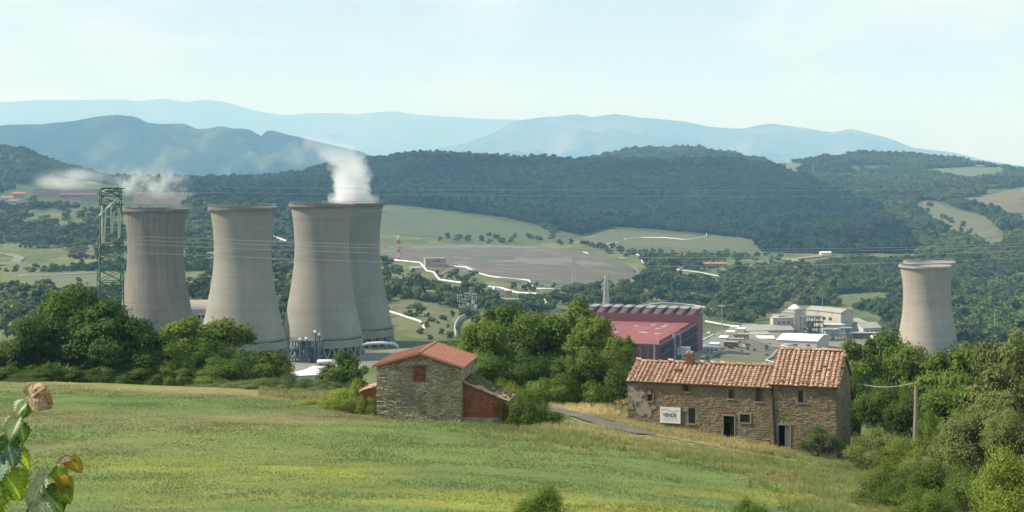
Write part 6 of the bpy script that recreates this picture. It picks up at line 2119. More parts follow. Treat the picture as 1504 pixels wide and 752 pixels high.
def crown_data(seed, H, Rr, nleaf, leaf, nclump, zc=0.525, rz=0.44, clump=0.36, flat=0.0, spiky=0.0):
    r = np.random.default_rng(seed)
    d = unit_rand(nclump, r)
    d[:, 2] = np.where(d[:, 2] < -0.80, -d[:, 2], d[:, 2])
    k = r.uniform(0.55, 1.0, nclump)[:, None]
    sx, sy = r.uniform(0.85, 1.15, 2)
    cc = d * k * np.array([Rr * sx, Rr * sy, H * rz]) + np.array([0, 0, H * zc])
    cc[:, 0] += Rr * 0.18 * r.normal(size=nclump)
    cc[:, 1] += Rr * 0.18 * r.normal(size=nclump)
    cr = Rr * clump * r.uniform(0.45, 1.38, nclump)
    w = cr ** 2
    ci = r.choice(nclump, nleaf, p=w / w.sum())
    u = unit_rand(nleaf, r)
    u[:, 2] = np.where(r.random(nleaf) < 0.45, np.abs(u[:, 2]), u[:, 2])
    rad = (r.random(nleaf) ** 0.26) * r.uniform(0.86, 1.14, nleaf)
    lump = 1 + 0.24 * np.sin(u[:, 0] * 5.1 + ci * 1.7) * np.sin(u[:, 1] * 4.3 + ci) + 0.16 * np.sin(u[:, 2] * 9 + ci * 2.3)
    p = cc[ci] + u * (cr[ci] * rad * lump)[:, None] * np.array([1, 1, 0.82 - flat])
    if spiky:
        p += u * (np.maximum(0, r.normal(size=nleaf)) * spiky * Rr * 0.16)[:, None]
    ctr = np.array([0, 0, H * (zc - 0.12)])
    out = p - ctr
    out /= np.linalg.norm(out, axis=1, keepdims=True) + 1e-9
    nr_ = u * 0.8 + out * 0.5 + unit_rand(nleaf, r) * 0.75 + np.array([0, 0, 0.25])
    nr_ /= np.linalg.norm(nr_, axis=1, keepdims=True)
    sz = leaf * r.uniform(0.6, 1.35, nleaf)
    v, f = leaf_quads(p, nr_, sz, r)
    v[:, 2] = np.maximum(v[:, 2], 0.02)
    ct = r.random(nclump)
    tint = np.clip(0.55 * ct[ci] + 0.45 * r.random(nleaf), 0, 1)
    return v, f, tint, cc

def trunk_mb(H, Rr, cc, seed, thick=0.03, stems=1):
    r = random.Random(seed)
    mb = MB()
    for s_ in range(stems):
        bx, by = (0, 0) if stems == 1 else (r.uniform(-.25, .25) * Rr, r.uniform(-.25, .25) * Rr)
        lean = (r.uniform(-.06, .06) * H, r.uniform(-.06, .06) * H)
        t0 = H * thick / (1 + 0.3 * (stems - 1))
        pts = [(bx, by, -0.6), (bx, by, 0.02 * H), (bx + lean[0] * .4, by + lean[1] * .4, 0.25 * H), (bx + lean[0], by + lean[1], 0.5 * H), (bx + lean[0] * 1.3, by + lean[1] * 1.1, 0.78 * H)]
        mb.tube(pts, [t0 * 1.5, t0 * 1.1, t0 * .9, t0 * .55, t0 * .12], 7)
        for i in range(5):
            c = cc[r.randrange(len(cc))]
            z0 = H * r.uniform(0.22, 0.5)
            mid = ((bx + c[0]) / 2, (by + c[1]) / 2, (z0 + c[2]) / 2 + 0.04 * H)
            mb.tube([(bx + lean[0] * z0 / H, by + lean[1] * z0 / H, z0), mid, tuple(c)], [t0 * .5, t0 * .33, t0 * .08], 5)
    return mb

LM = {
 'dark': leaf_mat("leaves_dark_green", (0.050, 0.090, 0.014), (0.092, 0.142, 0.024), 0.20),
 'mid': leaf_mat("leaves_mid_green", (0.086, 0.138, 0.020), (0.148, 0.205, 0.034), 0.22),
 'bright': leaf_mat("leaves_bright_green", (0.16, 0.215, 0.032), (0.24, 0.29, 0.055), 0.28),
 'olive': leaf_mat("leaves_olive_green", (0.120, 0.158, 0.040), (0.195, 0.228, 0.072), 0.22),
 'grey': leaf_mat("leaves_grey_green", (0.090, 0.120, 0.036), (0.142, 0.172, 0.062), 0.2),
}
SHAPES, DIMS = {}, {}
def shape(key, seed, H, Rr, nleaf, leaf, nclump, stems=1, thick=0.028, **kw):
    v, f, tint, cc = crown_data(seed, H, Rr, nleaf, leaf, nclump, **kw)
    SHAPES[key] = (v, f, tint, trunk_mb(H, Rr, cc, seed, thick, stems))
    DIMS[key] = (np.percentile(v[:, 0], 98.5) - np.percentile(v[:, 0], 1.5), np.percentile(v[:, 2], 99.3))
# unit shapes: height about 10
shape('round_a', 1, 9.2, 4.6, 19000, 0.235, 34)
shape('round_b', 2, 9.4, 4.2, 19000, 0.235, 30, zc=0.52, rz=0.45)
shape('tall_a', 3, 9.6, 3.2, 16000, 0.23, 30, zc=0.52, rz=0.47, clump=0.42)
shape('tall_b', 4, 9.6, 3.6, 17000, 0.23, 32, zc=0.52, rz=0.46, clump=0.40, spiky=0.35)
shape('bush_a', 5, 8.8, 6.4, 18000, 0.25, 36, stems=4, thick=0.012, zc=0.46, rz=0.46, clump=0.34)
shape('bush_b', 6, 9.0, 5.6, 18000, 0.25, 32, stems=4, thick=0.012, zc=0.47, rz=0.47, clump=0.36, spiky=0.4)
shape('low', 7, 8.2, 9.5, 18000, 0.30, 44, stems=5, thick=0.010, zc=0.44, rz=0.46, clump=0.30)
# finer leaves for the shrubs nearest the camera
shape('fine_a', 8, 9.0, 6.0, 30000, 0.175, 48, stems=4, thick=0.012, zc=0.48, rz=0.47, clump=0.32, spiky=0.35)
shape('fine_b', 9, 9.2, 4.8, 30000, 0.17, 46, zc=0.52, rz=0.47, clump=0.33, spiky=0.35)
shape('fine_c', 10, 9.4, 3.9, 22000, 0.17, 42, zc=0.53, rz=0.47, clump=0.36, spiky=0.6)
CMESH, TMESH = {}, {}
def tree(name, label, cat, loc, H, key, leafm, group=None, width=1.0, rz=None, sink=0.0):
    ck = key
    if ck not in CMESH:
        v, f, tint, tm = SHAPES[key]
        CMESH[ck] = quad_mesh("crown", v, f, LM[leafm], tint)
    if key not in TMESH:
        tmp = SHAPES[key][3].build("trunk", M['bark'])
        TMESH[key] = tmp.data
        bpy.data.objects.remove(tmp)
    root = thing(name, label, cat, (loc[0], loc[1], loc[2] - sink), group)
    s = H / DIMS[key][1]
    root.scale = (s * width, s * width, s)
    root.rotation_euler = (0, 0, rnd.uniform(0, 6.28) if rz is None else rz)
    link("trunk", TMESH[key], root)
    cr_ = link("crown", CMESH[ck], root)
    cr_.material_slots[0].link = 'OBJECT'
    cr_.material_slots[0].material = LM[leafm]
    return root

def tree_px(name, label, cat, u, vtop, Y, key, leafm, wpx=None, group=None, sink=0.15):
    """tree standing at distance Y under photo column u, crown top seen at vtop, wpx wide"""
    x = (u - U0) * Y / F
    z0 = Zs(x, Y)
    H = (VH - vtop) * Y / F - z0 + sink
    s = H / DIMS[key][1]
    width = 1.0 if wpx is None else (wpx * 1.12 * Y / F) / (DIMS[key][0] * s)
    return tree(name, label, cat, (x, Y, z0), H, key, leafm, group, width, None, sink)

# --- trees and shrubs of the near hillside
gl = "trees along the far edge of the mown field"
tree_px("oak_tree", "tall dark green tree rising highest at the left field edge beside the green pylon", "tree", 108, 424, 166, 'round_a', 'dark', 118, gl)
tree_px("oak_tree", "dark green tree standing directly below the green lattice pylon", "tree", 166, 446, 160, 'round_b', 'dark', 100, gl)
tree_px("oak_tree", "lower dark tree at the right end of the darkest clump by the field", "tree", 212, 488, 158, 'tall_b', 'dark', 66, gl)
tree_px("oak_tree", "dark tree with sloping crown left of the tallest field edge tree", "tree", 58, 466, 160, 'tall_b', 'dark', 76, gl)
tree_px("oak_tree", "dark tree cut by the left frame edge above the field", "tree", 12, 505, 163, 'bush_b', 'dark', 90, gl)
tree_px("shrub", "small pale green shrub at the foot of the dark tree clump", "shrub", 72, 533, 154, 'bush_b', 'mid', 30, gl)
tree_px("broadleaf_tree", "light green tree in front of the gap between first and second cooling tower", "tree", 262, 470, 164, 'round_b', 'mid', 92, gl)
tree_px("broadleaf_tree", "broad light green tree at the foot of the second cooling tower", "tree", 330, 473, 168, 'round_a', 'mid', 110, gl)
tree_px("broadleaf_tree", "mid green tree low in front of the first cooling tower", "tree", 245, 505, 158, 'bush_a', 'mid', 78, gl)
tree_px("broadleaf_tree", "rounded light green bushy tree right of the second tower foot", "tree", 385, 516, 160, 'bush_a', 'mid', 84, gl)
tree_px("broadleaf_tree", "bushy green tree between the mid left trees and the field hedge", "tree", 325, 525, 157, 'bush_b', 'mid', 74, gl)
tree_px("broadleaf_tree", "dark small tree behind the hedge left of the white tent roof", "tree", 292, 510, 162, 'tall_a', 'dark', 54, gl)
gh = "low hedge shrubs along the field"
for i, (u, vt, w, k, c, lab) in enumerate([
  (330, 560, 62, 'low', 'grey', "low grey green hedge shrub at the left end of the field hedge"),
  (372, 556, 60, 'low', 'grey', "low grey green hedge shrub below the second cooling tower"),
  (412, 553, 56, 'low', 'grey', "low grey green hedge shrub just left of the white tent roof"),
  (448, 559, 54, 'low', 'grey', "low grey green hedge shrub under the white tent roof"),
  (484, 561, 48, 'low', 'grey', "low grey green hedge shrub at the right end of the field hedge"),
  (285, 566, 44, 'low', 'grey', "smallest hedge shrub at the foot of the mid left trees"),
  (30, 557, 50, 'low', 'grey', "low shrub under the dark trees at the left frame edge")]):
    tree_px("hedge_shrub", lab, "shrub", u, vt, 152 - i * 0.3, k, c, w, gh)
gu = "undergrowth below the field edge trees"
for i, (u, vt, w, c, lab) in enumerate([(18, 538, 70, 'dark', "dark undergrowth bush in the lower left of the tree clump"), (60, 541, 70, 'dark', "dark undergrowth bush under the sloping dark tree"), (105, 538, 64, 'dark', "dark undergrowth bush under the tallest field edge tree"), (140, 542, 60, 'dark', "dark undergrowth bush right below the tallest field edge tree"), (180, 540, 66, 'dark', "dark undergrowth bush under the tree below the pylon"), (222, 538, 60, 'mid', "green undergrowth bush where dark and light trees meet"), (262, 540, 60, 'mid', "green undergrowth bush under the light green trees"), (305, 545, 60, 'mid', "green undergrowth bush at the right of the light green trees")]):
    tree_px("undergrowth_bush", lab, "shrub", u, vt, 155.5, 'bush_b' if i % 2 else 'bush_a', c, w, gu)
tree_px("broadleaf_tree", "compact dark round tree behind the hut beside the white tent", "tree", 510, 521, 205, 'round_b', 'dark', 62)
for u, vt, Y, w, lab in [(505, 570, 129, 58, "yellow green creeper mound left of the stone hut"), (538, 578, 125.5, 42, "yellow green creeper touching the left wall of the stone hut"), (480, 583, 132, 46, "small yellow green mound at the field corner left of the hut"), (524, 562, 128, 44, "taller yellow green creeper behind the small brick lean-to")]:
    tree_px("creeper_mound", lab, "shrub", u, vt, Y, 'low', 'bright', w, "yellow green creepers beside the hut")
gc = "trees between the hut and the farmhouse"
for u, vt, Y, k, c, w, lab in [
  (742, 452, 172, 'round_a', 'mid', 104, "tall mid green tree directly behind the right half of the hut roof"),
  (705, 474, 160, 'tall_b', 'mid', 74, "mid green tree just right of the hut roof ridge"),
  (796, 462, 170, 'tall_b', 'mid', 78, "mid green tree in the middle of the central clump"),
  (838, 446, 172, 'round_b', 'mid', 88, "highest light topped tree of the central clump left of the red hall"),
  (884, 468, 166, 'round_a', 'mid', 84, "broad tree in front of the red hall roof"),
  (722, 520, 151, 'bush_b', 'dark', 78, "dark shrubby tree low behind the hut lean-to"),
  (778, 520, 152, 'bush_b', 'dark', 70, "dark shrubby tree low in the middle of the central clump"),
  (832, 528, 150, 'bush_a', 'mid', 66, "rounded mid green bush at the foot of the central clump"),
  (880, 514, 148, 'bush_a', 'mid', 84, "dense light green bush beside the left end of the farmhouse"),
  (916, 500, 156, 'tall_a', 'mid', 44, "narrow tree rising behind the left gable of the farmhouse"),
  (690, 540, 150, 'bush_b', 'dark', 60, "dark bush behind the right wall of the hut"),
  (800, 552, 147, 'low', 'mid', 74, "low spreading green bush above the lane"),
  ]:
    tree_px("broadleaf_tree" if vt < 515 else "shrub", lab, "tree" if vt < 515 else "shrub", u, vt, Y, k, c, w, gc)
for u, vt, Y, w, c, lab in [(768, 578, 124.0, 50, 'dark', "dark ivy mound against the right pier of the brick lean-to"), (796, 600, 124.5, 36, 'dark', "small dark shrub at the right end of the ivy mound"), (748, 567, 132, 46, 'bright', "bright green creeper spilling over the mossy lean-to roof"), (726, 562, 133, 54, 'bright', "bright creeper behind the mossy lean-to roof")]:
    tree_px("ivy_mound", lab, "shrub", u, vt, Y, 'low', c, w, "creepers around the hut lean-to")
for u, vt, w, lab in [(765, 568, 52, "low light green brush at the left of the strip above the lane"), (820, 575, 60, "low light green brush above the lane bend"), (862, 578, 40, "low brush at the foot of the dense bush by the farmhouse")]:
    tree_px("brush", lab, "shrub", u, vt, 150, 'low', 'olive', w, "pale brush above the lane")
gr = "trees right of the farmhouse"
RT = [
  (1262, 505, 165, 'round_b', 'mid', 76, "mid green tree directly right of the farmhouse roof end"),
  (1300, 494, 172, 'round_a', 'mid', 96, "broad tree with crown touching the left foot of the lone cooling tower"),
  (1345, 512, 166, 'tall_b', 'mid', 74, "mid green tree directly behind the top of the wooden pole"),
  (1385, 522, 162, 'round_b', 'mid', 82, "tree below the lone cooling tower right of the wooden pole"),
  (1425, 514, 160, 'round_a', 'mid', 92, "tree below the right edge of the lone cooling tower"),
  (1462, 505, 150, 'tall_b', 'grey', 70, "grey green tree on the right skyline of the near trees"),
  (1505, 490, 128, 'tall_a', 'olive', 64, "pale leaved tree cut by the right frame edge"),
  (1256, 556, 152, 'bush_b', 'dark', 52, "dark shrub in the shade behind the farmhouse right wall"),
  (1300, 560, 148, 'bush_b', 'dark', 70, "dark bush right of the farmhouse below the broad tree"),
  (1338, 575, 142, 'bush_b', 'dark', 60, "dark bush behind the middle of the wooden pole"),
  (1398, 575, 136, 'tall_b', 'mid', 80, "mid green tree right of the wooden pole"),
  (1436, 556, 128, 'tall_a', 'mid', 66, "tall mid green tree in the middle of the right hand trees"),
  (1480, 545, 118, 'round_b', 'grey', 90, "grey green tree with a dark hollow near the right frame edge"),
  ]
for u, vt, Y, k, c, w, lab in RT:
    tree_px("broadleaf_tree", lab, "tree", u, vt, Y, k, c, w, gr)
gs = "shrubs on the slope below the wooden pole"
RS = [
  (1202, 628, 128, 'fine_b', 'grey', 46, "bushy shrub standing against the right end of the farmhouse front"),
  (1268, 640, 132, 'fine_a', 'dark', 46, "dark ivy shrub at the foot of the farmhouse right wall"),
  (1300, 632, 120, 'fine_a', 'olive', 80, "feathery olive green shrub left of the wooden pole"),
  (1345, 645, 112, 'fine_a', 'mid', 84, "mid green shrub hiding the foot of the wooden pole"),
  (1362, 606, 124, 'fine_c', 'mid', 40, "thin leafy sapling in front of the wooden pole"),
  (1400, 640, 104, 'fine_b', 'olive', 92, "olive green young tree below the right hand trees"),
  (1448, 592, 100, 'fine_b', 'olive', 112, "large pale olive tree in the middle of the right slope"),
  (1492, 610, 96, 'fine_b', 'olive', 80, "pale olive tree at the right frame edge"),
  (1318, 692, 88, 'fine_a', 'dark', 96, "dark green rounded shrub at the bottom right of the field"),
  (1385, 680, 84, 'fine_a', 'dark', 104, "dark green shrub in the middle of the bottom right thicket"),
  (1425, 700, 76, 'fine_a', 'mid', 92, "mid green shrub at the bottom edge of the right thicket"),
  (1488, 660, 62, 'fine_a', 'bright', 112, "bright yellow green bush in the bottom right corner"),
  (1355, 726, 70, 'fine_a', 'mid', 84, "green shrub on the bottom edge below the wooden pole"),
  ]
for u, vt, Y, k, c, w, lab in RS:
    tree_px("shrub", lab, "shrub", u, vt, Y, k, c, w, gs)
tree_px("shrub", "green bush poking up at the bottom edge below the hut", "shrub", 797, 718, 52, 'fine_a', 'mid', 78)
tree_px("shrub", "small bush top at the bottom edge below the farmhouse", "shrub", 1104, 734, 52, 'fine_a', 'mid', 60)

# --- lower-detail trees for the valley
def far_tree_mesh(name, seed, H, Rr, n, leaf, lm, core=True, nclump=14, **kw):
    v, f, tint, cc = crown_data(seed, H, Rr, n, leaf, nclump, **kw)
    return quad_mesh(name, v, f, lm, tint)
LF = leaf_mat("woodland_leaves", (0.052, 0.080, 0.021), (0.090, 0.116, 0.033), 0.22, 0.38, inst=True)
LFD = leaf_mat("dark_woodland_leaves", (0.021, 0.038, 0.014), (0.038, 0.058, 0.020), 0.15, 0.45, inst=True)  # dark conifer tone, with the slope's shade put into the colour
LV = leaf_mat("valley_leaves", (0.060, 0.085, 0.024), (0.110, 0.135, 0.040), 0.25, 0.4)
LVO = leaf_mat("broom_leaves", (0.15, 0.12, 0.035), (0.24, 0.18, 0.05), 0.2, 0.4)
VT = [far_tree_mesh("crown", 40 + i, 9.0, [4.6, 4.0, 5.4, 3.4][i], 900, 0.85, LV, zc=[.46, .47, .44, .48][i], rz=[.46, .46, .46, .48][i]) for i in range(4)]
VTB = far_tree_mesh("crown", 48, 8.0, 6.5, 700, 0.9, LVO, zc=0.45, rz=0.46)
vtrunk = MB().tube([(0, 0, -1), (0, 0, 2.4), (0.2, 0.1, 5.5)], [0.36, 0.28, 0.1], 6).build("trunk", M['bark'])
VTM = vtrunk.data
bpy.data.objects.remove(vtrunk)
def valley_tree(loc, H, label, group, kind=None, broom=False, width=1.0):
    root = thing("valley_tree" if not broom else "broom_bush", label, "tree" if not broom else "shrub", loc, group)
    s = H / 9.0
    root.scale = (s * width, s * width, s)
    root.rotation_euler = (0, 0, rnd.uniform(0, 6.28))
    link("trunk", VTM, root)
    link("crown", VTB if broom else VT[rnd.randrange(4) if kind is None else kind], root)
    return root

# trees one can pick out singly, (u, v of foot, height m, width factor)
LONE = [(611, 466, 7.5, 1.3, "lone round tree on the grassy bank right of the smoking tower"), (572, 434, 11, 1.1, "large dark tree touching the right edge of the smoking tower"),
        (566, 398, 13, 1.2, "dark tree mass beside the smoking tower below the terrace"), (583, 402, 9, 1.1, "dark tree just below the red and white mast"),
        (288, 432, 12, 1.2, "round dark tree in the meadow between first and second tower"), (686, 440, 13, 1.0, "dark tree behind the substation switchgear"),
        (703, 438, 11, 1.0, "dark tree right of the substation switchgear"), (672, 437, 9, 1.0, "tree left of the substation switchgear")]
for u, v, h, w, lab in LONE:
    valley_tree(G(u, v, 600, 1700), h, lab, None, width=w)
ORD = ["first", "second", "third", "fourth", "fifth", "sixth", "seventh", "eighth", "ninth", "tenth", "eleventh", "twelfth"]
def scatter_px(n, poly, Y0, Y1, hmin, hmax, label, group, seed, mind=9, broom=False, avoid=True):
    r = np.random.default_rng(seed)
    us, vs_ = [p[0] for p in poly], [p[1] for p in poly]
    got, tries = [], 0
    while len(got) < n and tries < n * 30:
        tries += 1
        u, v = r.uniform(min(us), max(us)), r.uniform(min(vs_), max(vs_))
        if not inpoly(np.array([u]), np.array([v]), poly)[0]:
            continue
        if any(inpoly(np.array([u]), np.array([v]), [(p_, q_ - 2) for p_, q_ in pl] + [(p_ + .5, q_ + 11) for p_, q_ in reversed(pl)])[0] for pl in PIPE_PX):
            continue
        if any(abs(u - a) < mind and abs(v - b_) < mind * 0.45 for a, b_ in got):
            continue
        got.append((u, v))
    nrow = max(1, int(round(len(got) / 9.0)))
    names = {1: [""], 2: [", upper row", ", lower row"], 3: [", upper row", ", middle row", ", lower row"]}.get(nrow, [", top row", ", upper row", ", lower row", ", bottom row"])
    nrow = len(names)
    by_v = sorted(got, key=lambda q: q[1])
    per = int(math.ceil(len(got) / nrow))
    for k in range(nrow):
        for i, (u, v) in enumerate(sorted(by_v[k * per:(k + 1) * per])):
            valley_tree(G(u, v, Y0, Y1), r.uniform(hmin, hmax), "%s, %s from left%s" % (label, ORD[min(i, 11)], names[k]), group, broom=broom, width=r.uniform(0.9, 1.3))
scatter_px(40, [(0, 302), (60, 300), (150, 308), (180, 330), (178, 385), (120, 388), (70, 372), (30, 345), (0, 340)], 1000, 2300, 9, 15, "round green tree on the slope left of the green pylon", "trees on the slope left of the pylon", 1, 10)
scatter_px(14, [(0, 440), (40, 432), (80, 440), (70, 500), (0, 505)], 640, 1100, 9, 13, "dark tree on the low slope at the left frame edge", "trees on the low left slope", 2, 11)
scatter_px(9, [(20, 395), (140, 395), (140, 430), (20, 430)], 800, 1600, 2.5, 5, "small bush dotted over the left meadow", "bushes on the left meadow", 3, 12)
scatter_px(16, [(270, 315), (310, 318), (305, 380), (275, 384)], 1000, 2300, 9, 14, "green tree in the gap between first and second tower", "trees seen between first and second tower", 4, 8)
scatter_px(22, [(398, 320), (432, 320), (424, 470), (404, 490)], 700, 2200, 8, 13, "green tree in the gap between second and third tower", "trees seen between second and third tower", 5, 8)
scatter_px(18, [(650, 402), (720, 412), (800, 425), (860, 428), (880, 445), (800, 440), (740, 428), (660, 414)], 900, 1500, 5, 9, "small tree among the white pipelines below the terrace", "trees among the pipelines", 6, 9)
scatter_px(24, [(845, 428), (935, 425), (960, 440), (960, 455), (850, 452)], 850, 1500, 7, 12, "dark tree behind the saw tooth roof of the red hall", "trees behind the red hall", 7, 9)
scatter_px(18, [(860, 366), (925, 372), (1000, 376), (1100, 376), (1110, 384), (1000, 386), (940, 384)], 1300, 2400, 6, 10, "tree in the dark row below the middle meadow", "tree row below the middle meadow", 8, 10)
scatter_px(22, [(1345, 292), (1395, 318), (1440, 350), (1504, 372), (1504, 385), (1440, 372), (1380, 345), (1340, 318)], 1600, 3300, 7, 11, "dark tree along the dry slope beyond the wooded hill", "trees along the dry hill slope", 9, 9)
scatter_px(10, [(1405, 296), (1410, 306), (1460, 325), (1500, 348), (1502, 340), (1455, 310)], 1600, 3300, 6, 10, "dark hedge tree between the two dry hill fields", "hedge trees between the hill fields", 10, 8)
scatter_px(16, [(1200, 416), (1290, 412), (1320, 424), (1260, 428), (1210, 432)], 1000, 1900, 5, 8, "ochre flowering broom bush behind the beige works", "broom bushes behind the beige works", 11, 9, broom=True)
scatter_px(8, [(1160, 430), (1215, 428), (1215, 448), (1165, 448)], 900, 1700, 5, 8, "ochre broom bush just above the beige works", "broom bushes above the beige works", 12, 9, broom=True)
scatter_px(16, [(640, 343), (760, 346), (850, 356), (850, 362), (700, 358), (640, 354)], 1600, 2500, 5, 9, "dark tree along the lower edge of the upper meadow", "trees below the upper meadow", 13, 9)
scatter_px(9, [(770, 318), (790, 322), (830, 350), (815, 350)], 1600, 2600, 7, 10, "dark tree in the strip crossing the upper meadow", "trees crossing the upper meadow", 14, 6)
scatter_px(10, [(600, 456), (660, 470), (670, 500), (620, 500)], 640, 1100, 2.0, 4.0, "small bush on the grassy bank below the lone tree", "bushes on the grassy bank", 15, 10)
scatter_px(12, [(1035, 508), (1130, 505), (1130, 525), (1040, 535)], 640, 1000, 1.5, 3.0, "small bush in the rough grass beside the works yard", "bushes beside the works yard", 16, 9)

# --- woods that read as one mass
src = bpy.data.collections.new("woodland_sources")
def src_obj(name, me):
    o = bpy.data.objects.new(name, me)
    src.objects.link(o)
for i in range(4):
    src_obj("a%d_crown" % i, far_tree_mesh("crown", 60 + i, 8.5, [3.6, 3.2, 4.2, 3.4][i], 260, 1.45, LF, nclump=9, zc=.5, rz=.46, clump=0.5))
srcd = bpy.data.collections.new("dark_woodland_sources")
def src_objd(name, me):
    o = bpy.data.objects.new(name, me)
    srcd.objects.link(o)
for i in range(4):
    src_objd("d%d_crown" % i, far_tree_mesh("crown", 70 + i, 9.5, [3.2, 3.0, 3.6, 2.8][i], 240, 1.45, LFD, nclump=9, zc=.5, rz=.47, clump=0.5))

def gn_scatter(name, P, scale, rot, gcv, coll, tilt=None):
    me = bpy.data.meshes.new(name)
    n = len(P)
    me.vertices.add(n)
    me.vertices.foreach_set("co", np.asarray(P, dtype=np.float32).ravel())
    for nm, arr in (("sc", scale), ("rz", rot), ("gc", gcv)):
        if np.ndim(arr) == 1:
            at = me.attributes.new(nm, 'FLOAT', 'POINT')
            at.data.foreach_set("value", np.asarray(arr, dtype=np.float32))
        else:
            at = me.attributes.new(nm, 'FLOAT_COLOR', 'POINT')
            at.data.foreach_set("color", np.concatenate([arr, np.ones((n, 1))], 1).astype(np.float32).ravel())
    o = link(name, me)
    tag(o, kind="stuff")
    ng = bpy.data.node_groups.new(name + "_scatter", 'GeometryNodeTree')
    ng.interface.new_socket(name="Geometry", in_out='INPUT', socket_type='NodeSocketGeometry')
    ng.interface.new_socket(name="Geometry", in_out='OUTPUT', socket_type='NodeSocketGeometry')
    gi, go = ng.nodes.new("NodeGroupInput"), ng.nodes.new("NodeGroupOutput")
    iop = ng.nodes.new("GeometryNodeInstanceOnPoints")
    ci = ng.nodes.new("GeometryNodeCollectionInfo")
    ci.inputs['Collection'].default_value = coll
    ci.inputs['Separate Children'].default_value = True
    ci.inputs['Reset Children'].default_value = True
    def named(nm, typ='FLOAT'):
        q = ng.nodes.new("GeometryNodeInputNamedAttribute")
        q.data_type = typ
        q.inputs['Name'].default_value = nm
        return q.outputs['Attribute']
    cx = ng.nodes.new("ShaderNodeCombineXYZ")
    ng.links.new(named("rz"), cx.inputs['Z'])
    ri = ng.nodes.new("FunctionNodeRandomValue")
    ri.data_type = 'INT'
    ri.inputs[4].default_value = 0
    ri.inputs[5].default_value = 50
    e2r = ng.nodes.new("FunctionNodeEulerToRotation")
    ng.links.new(cx.outputs['Vector'], e2r.inputs[0])
    ng.links.new(gi.outputs[0], iop.inputs['Points'])
    ng.links.new(ci.outputs[0], iop.inputs['Instance'])
    iop.inputs['Pick Instance'].default_value = True
    ng.links.new(ri.outputs[2], iop.inputs['Instance Index'])
    ng.links.new(e2r.outputs[0], iop.inputs['Rotation'])
    ng.links.new(named("sc"), iop.inputs['Scale'])
    ng.links.new(iop.outputs[0], go.inputs[0])
    md = o.modifiers.new("scatter", 'NODES')
    md.node_group = ng
    return o

def wood(name, zone, Y0, Y1, spacing, coll, smin, smax, seed, avoid=(), dens=None):
    """jittered grid over the world area whose pixels fall in the outline"""
    r = np.random.default_rng(seed)
    us = [p[0] for p in zone]
    x0, x1 = (min(us) - U0) * Y1 / F, (max(us) - U0) * Y1 / F
    x0, x1 = min(x0, (min(us) - U0) * Y0 / F), max(x1, (max(us) - U0) * Y0 / F)
    gx, gy = np.meshgrid(np.arange(x0, x1, spacing), np.arange(Y0, Y1, spacing))
    gx = (gx + r.uniform(-.48, .48, gx.shape) * spacing).ravel()
    gy = (gy + r.uniform(-.48, .48, gy.shape) * spacing).ravel()
    u = U0 + F * gx / gy
    k = (u > min(us)) & (u < max(us))
    gx, gy, u = gx[k], gy[k], u[k]
    gz = Z(gx, gy)
    v = VH - F * gz / gy
    k = inpoly(u, v, zone)
    for pl in avoid:
        k &= ~inpoly(u, v, pl)
    if dens is not None:
        k &= (fbm(gx / dens[0], gy / dens[0], 3, seed) + dens[1]) > r.random(len(gx)) * dens[2]
    gx, gy, gz, v, u = gx[k], gy[k], gz[k], v[k], u[k]
    # leave out what lies wholly behind nearer ground
    keep = np.ones(len(gx), bool)
    for t in (0.8, 0.88, 0.94, 0.97):
        zz = Z(gx * t, gy * t)
        keep &= (VH - F * zz / (gy * t)) > v - 9.0 * F / gy
    gx, gy, gz = gx[keep], gy[keep], gz[keep]
    s = (r.uniform(smin, smax, len(gx)) + (r.random(len(gx)) < .06) * .45 * smax) * (1 + 0.25 * fbm(gx / 40, gy / 40, 2, seed + 3))
    tint = np.clip(0.5 + 0.5 * fbm(gx / 110, gy / 110, 4, seed + 9) + r.normal(0, 0.2, len(gx)), 0, 1)
    print(name, len(gx))
    return gn_scatter(name, np.stack([gx, gy, gz - 0.3], 1), s, r.uniform(0, 6.28, len(gx)), tint, coll)
mead = [m_[0] for m_ in MEADOWS.values()] + [TERRACE] + [[(u, v - 2) for u, v in q] + [(u + .5, v + 15) for u, v in reversed(q)] for q in PIPE_PX]
wood("hill_forest", [(250, 262), (430, 240), (540, 222), (640, 210), (760, 220), (900, 225), (1000, 226), (1060, 228), (1110, 235), (1150, 252), (1200, 272), (1290, 308), (1345, 352), (1352, 388), (1280, 388), (1180, 380), (1120, 374), (1110, 352), (1050, 346), (960, 336), (900, 333), (850, 346), (800, 332), (740, 320), (640, 307), (570, 300), (520, 302), (430, 312), (400, 330), (300, 318), (270, 300)], 1900, 3560, 5.8, srcd, 0.85, 1.25, 21)
wood("back_hill_forest", [(800, 250), (860, 232), (900, 220), (960, 208), (1040, 212), (1120, 228), (1150, 240), (1120, 260), (800, 260)], 3600, 4450, 7.0, src, 0.9, 1.3, 22, mead)
wood("right_hill_woods", [(1100, 228), (1180, 222), (1260, 212), (1330, 215), (1400, 220), (1450, 230), (1760, 240), (1760, 400), (1450, 400), (1352, 392), (1345, 350), (1290, 306), (1200, 270), (1150, 250)], 1500, 4450, 7.0, src, 0.8, 1.2, 23, mead, (120, 0.75, 1.0))
wood("left_ridge_woods", [(-220, 200), (40, 212), (100, 238), (150, 252), (280, 255), (280, 300), (150, 270), (60, 262), (0, 285), (-220, 290)], 2200, 3500, 8.0, src, 0.8, 1.2, 24, (), (110, 0.7, 1.0))
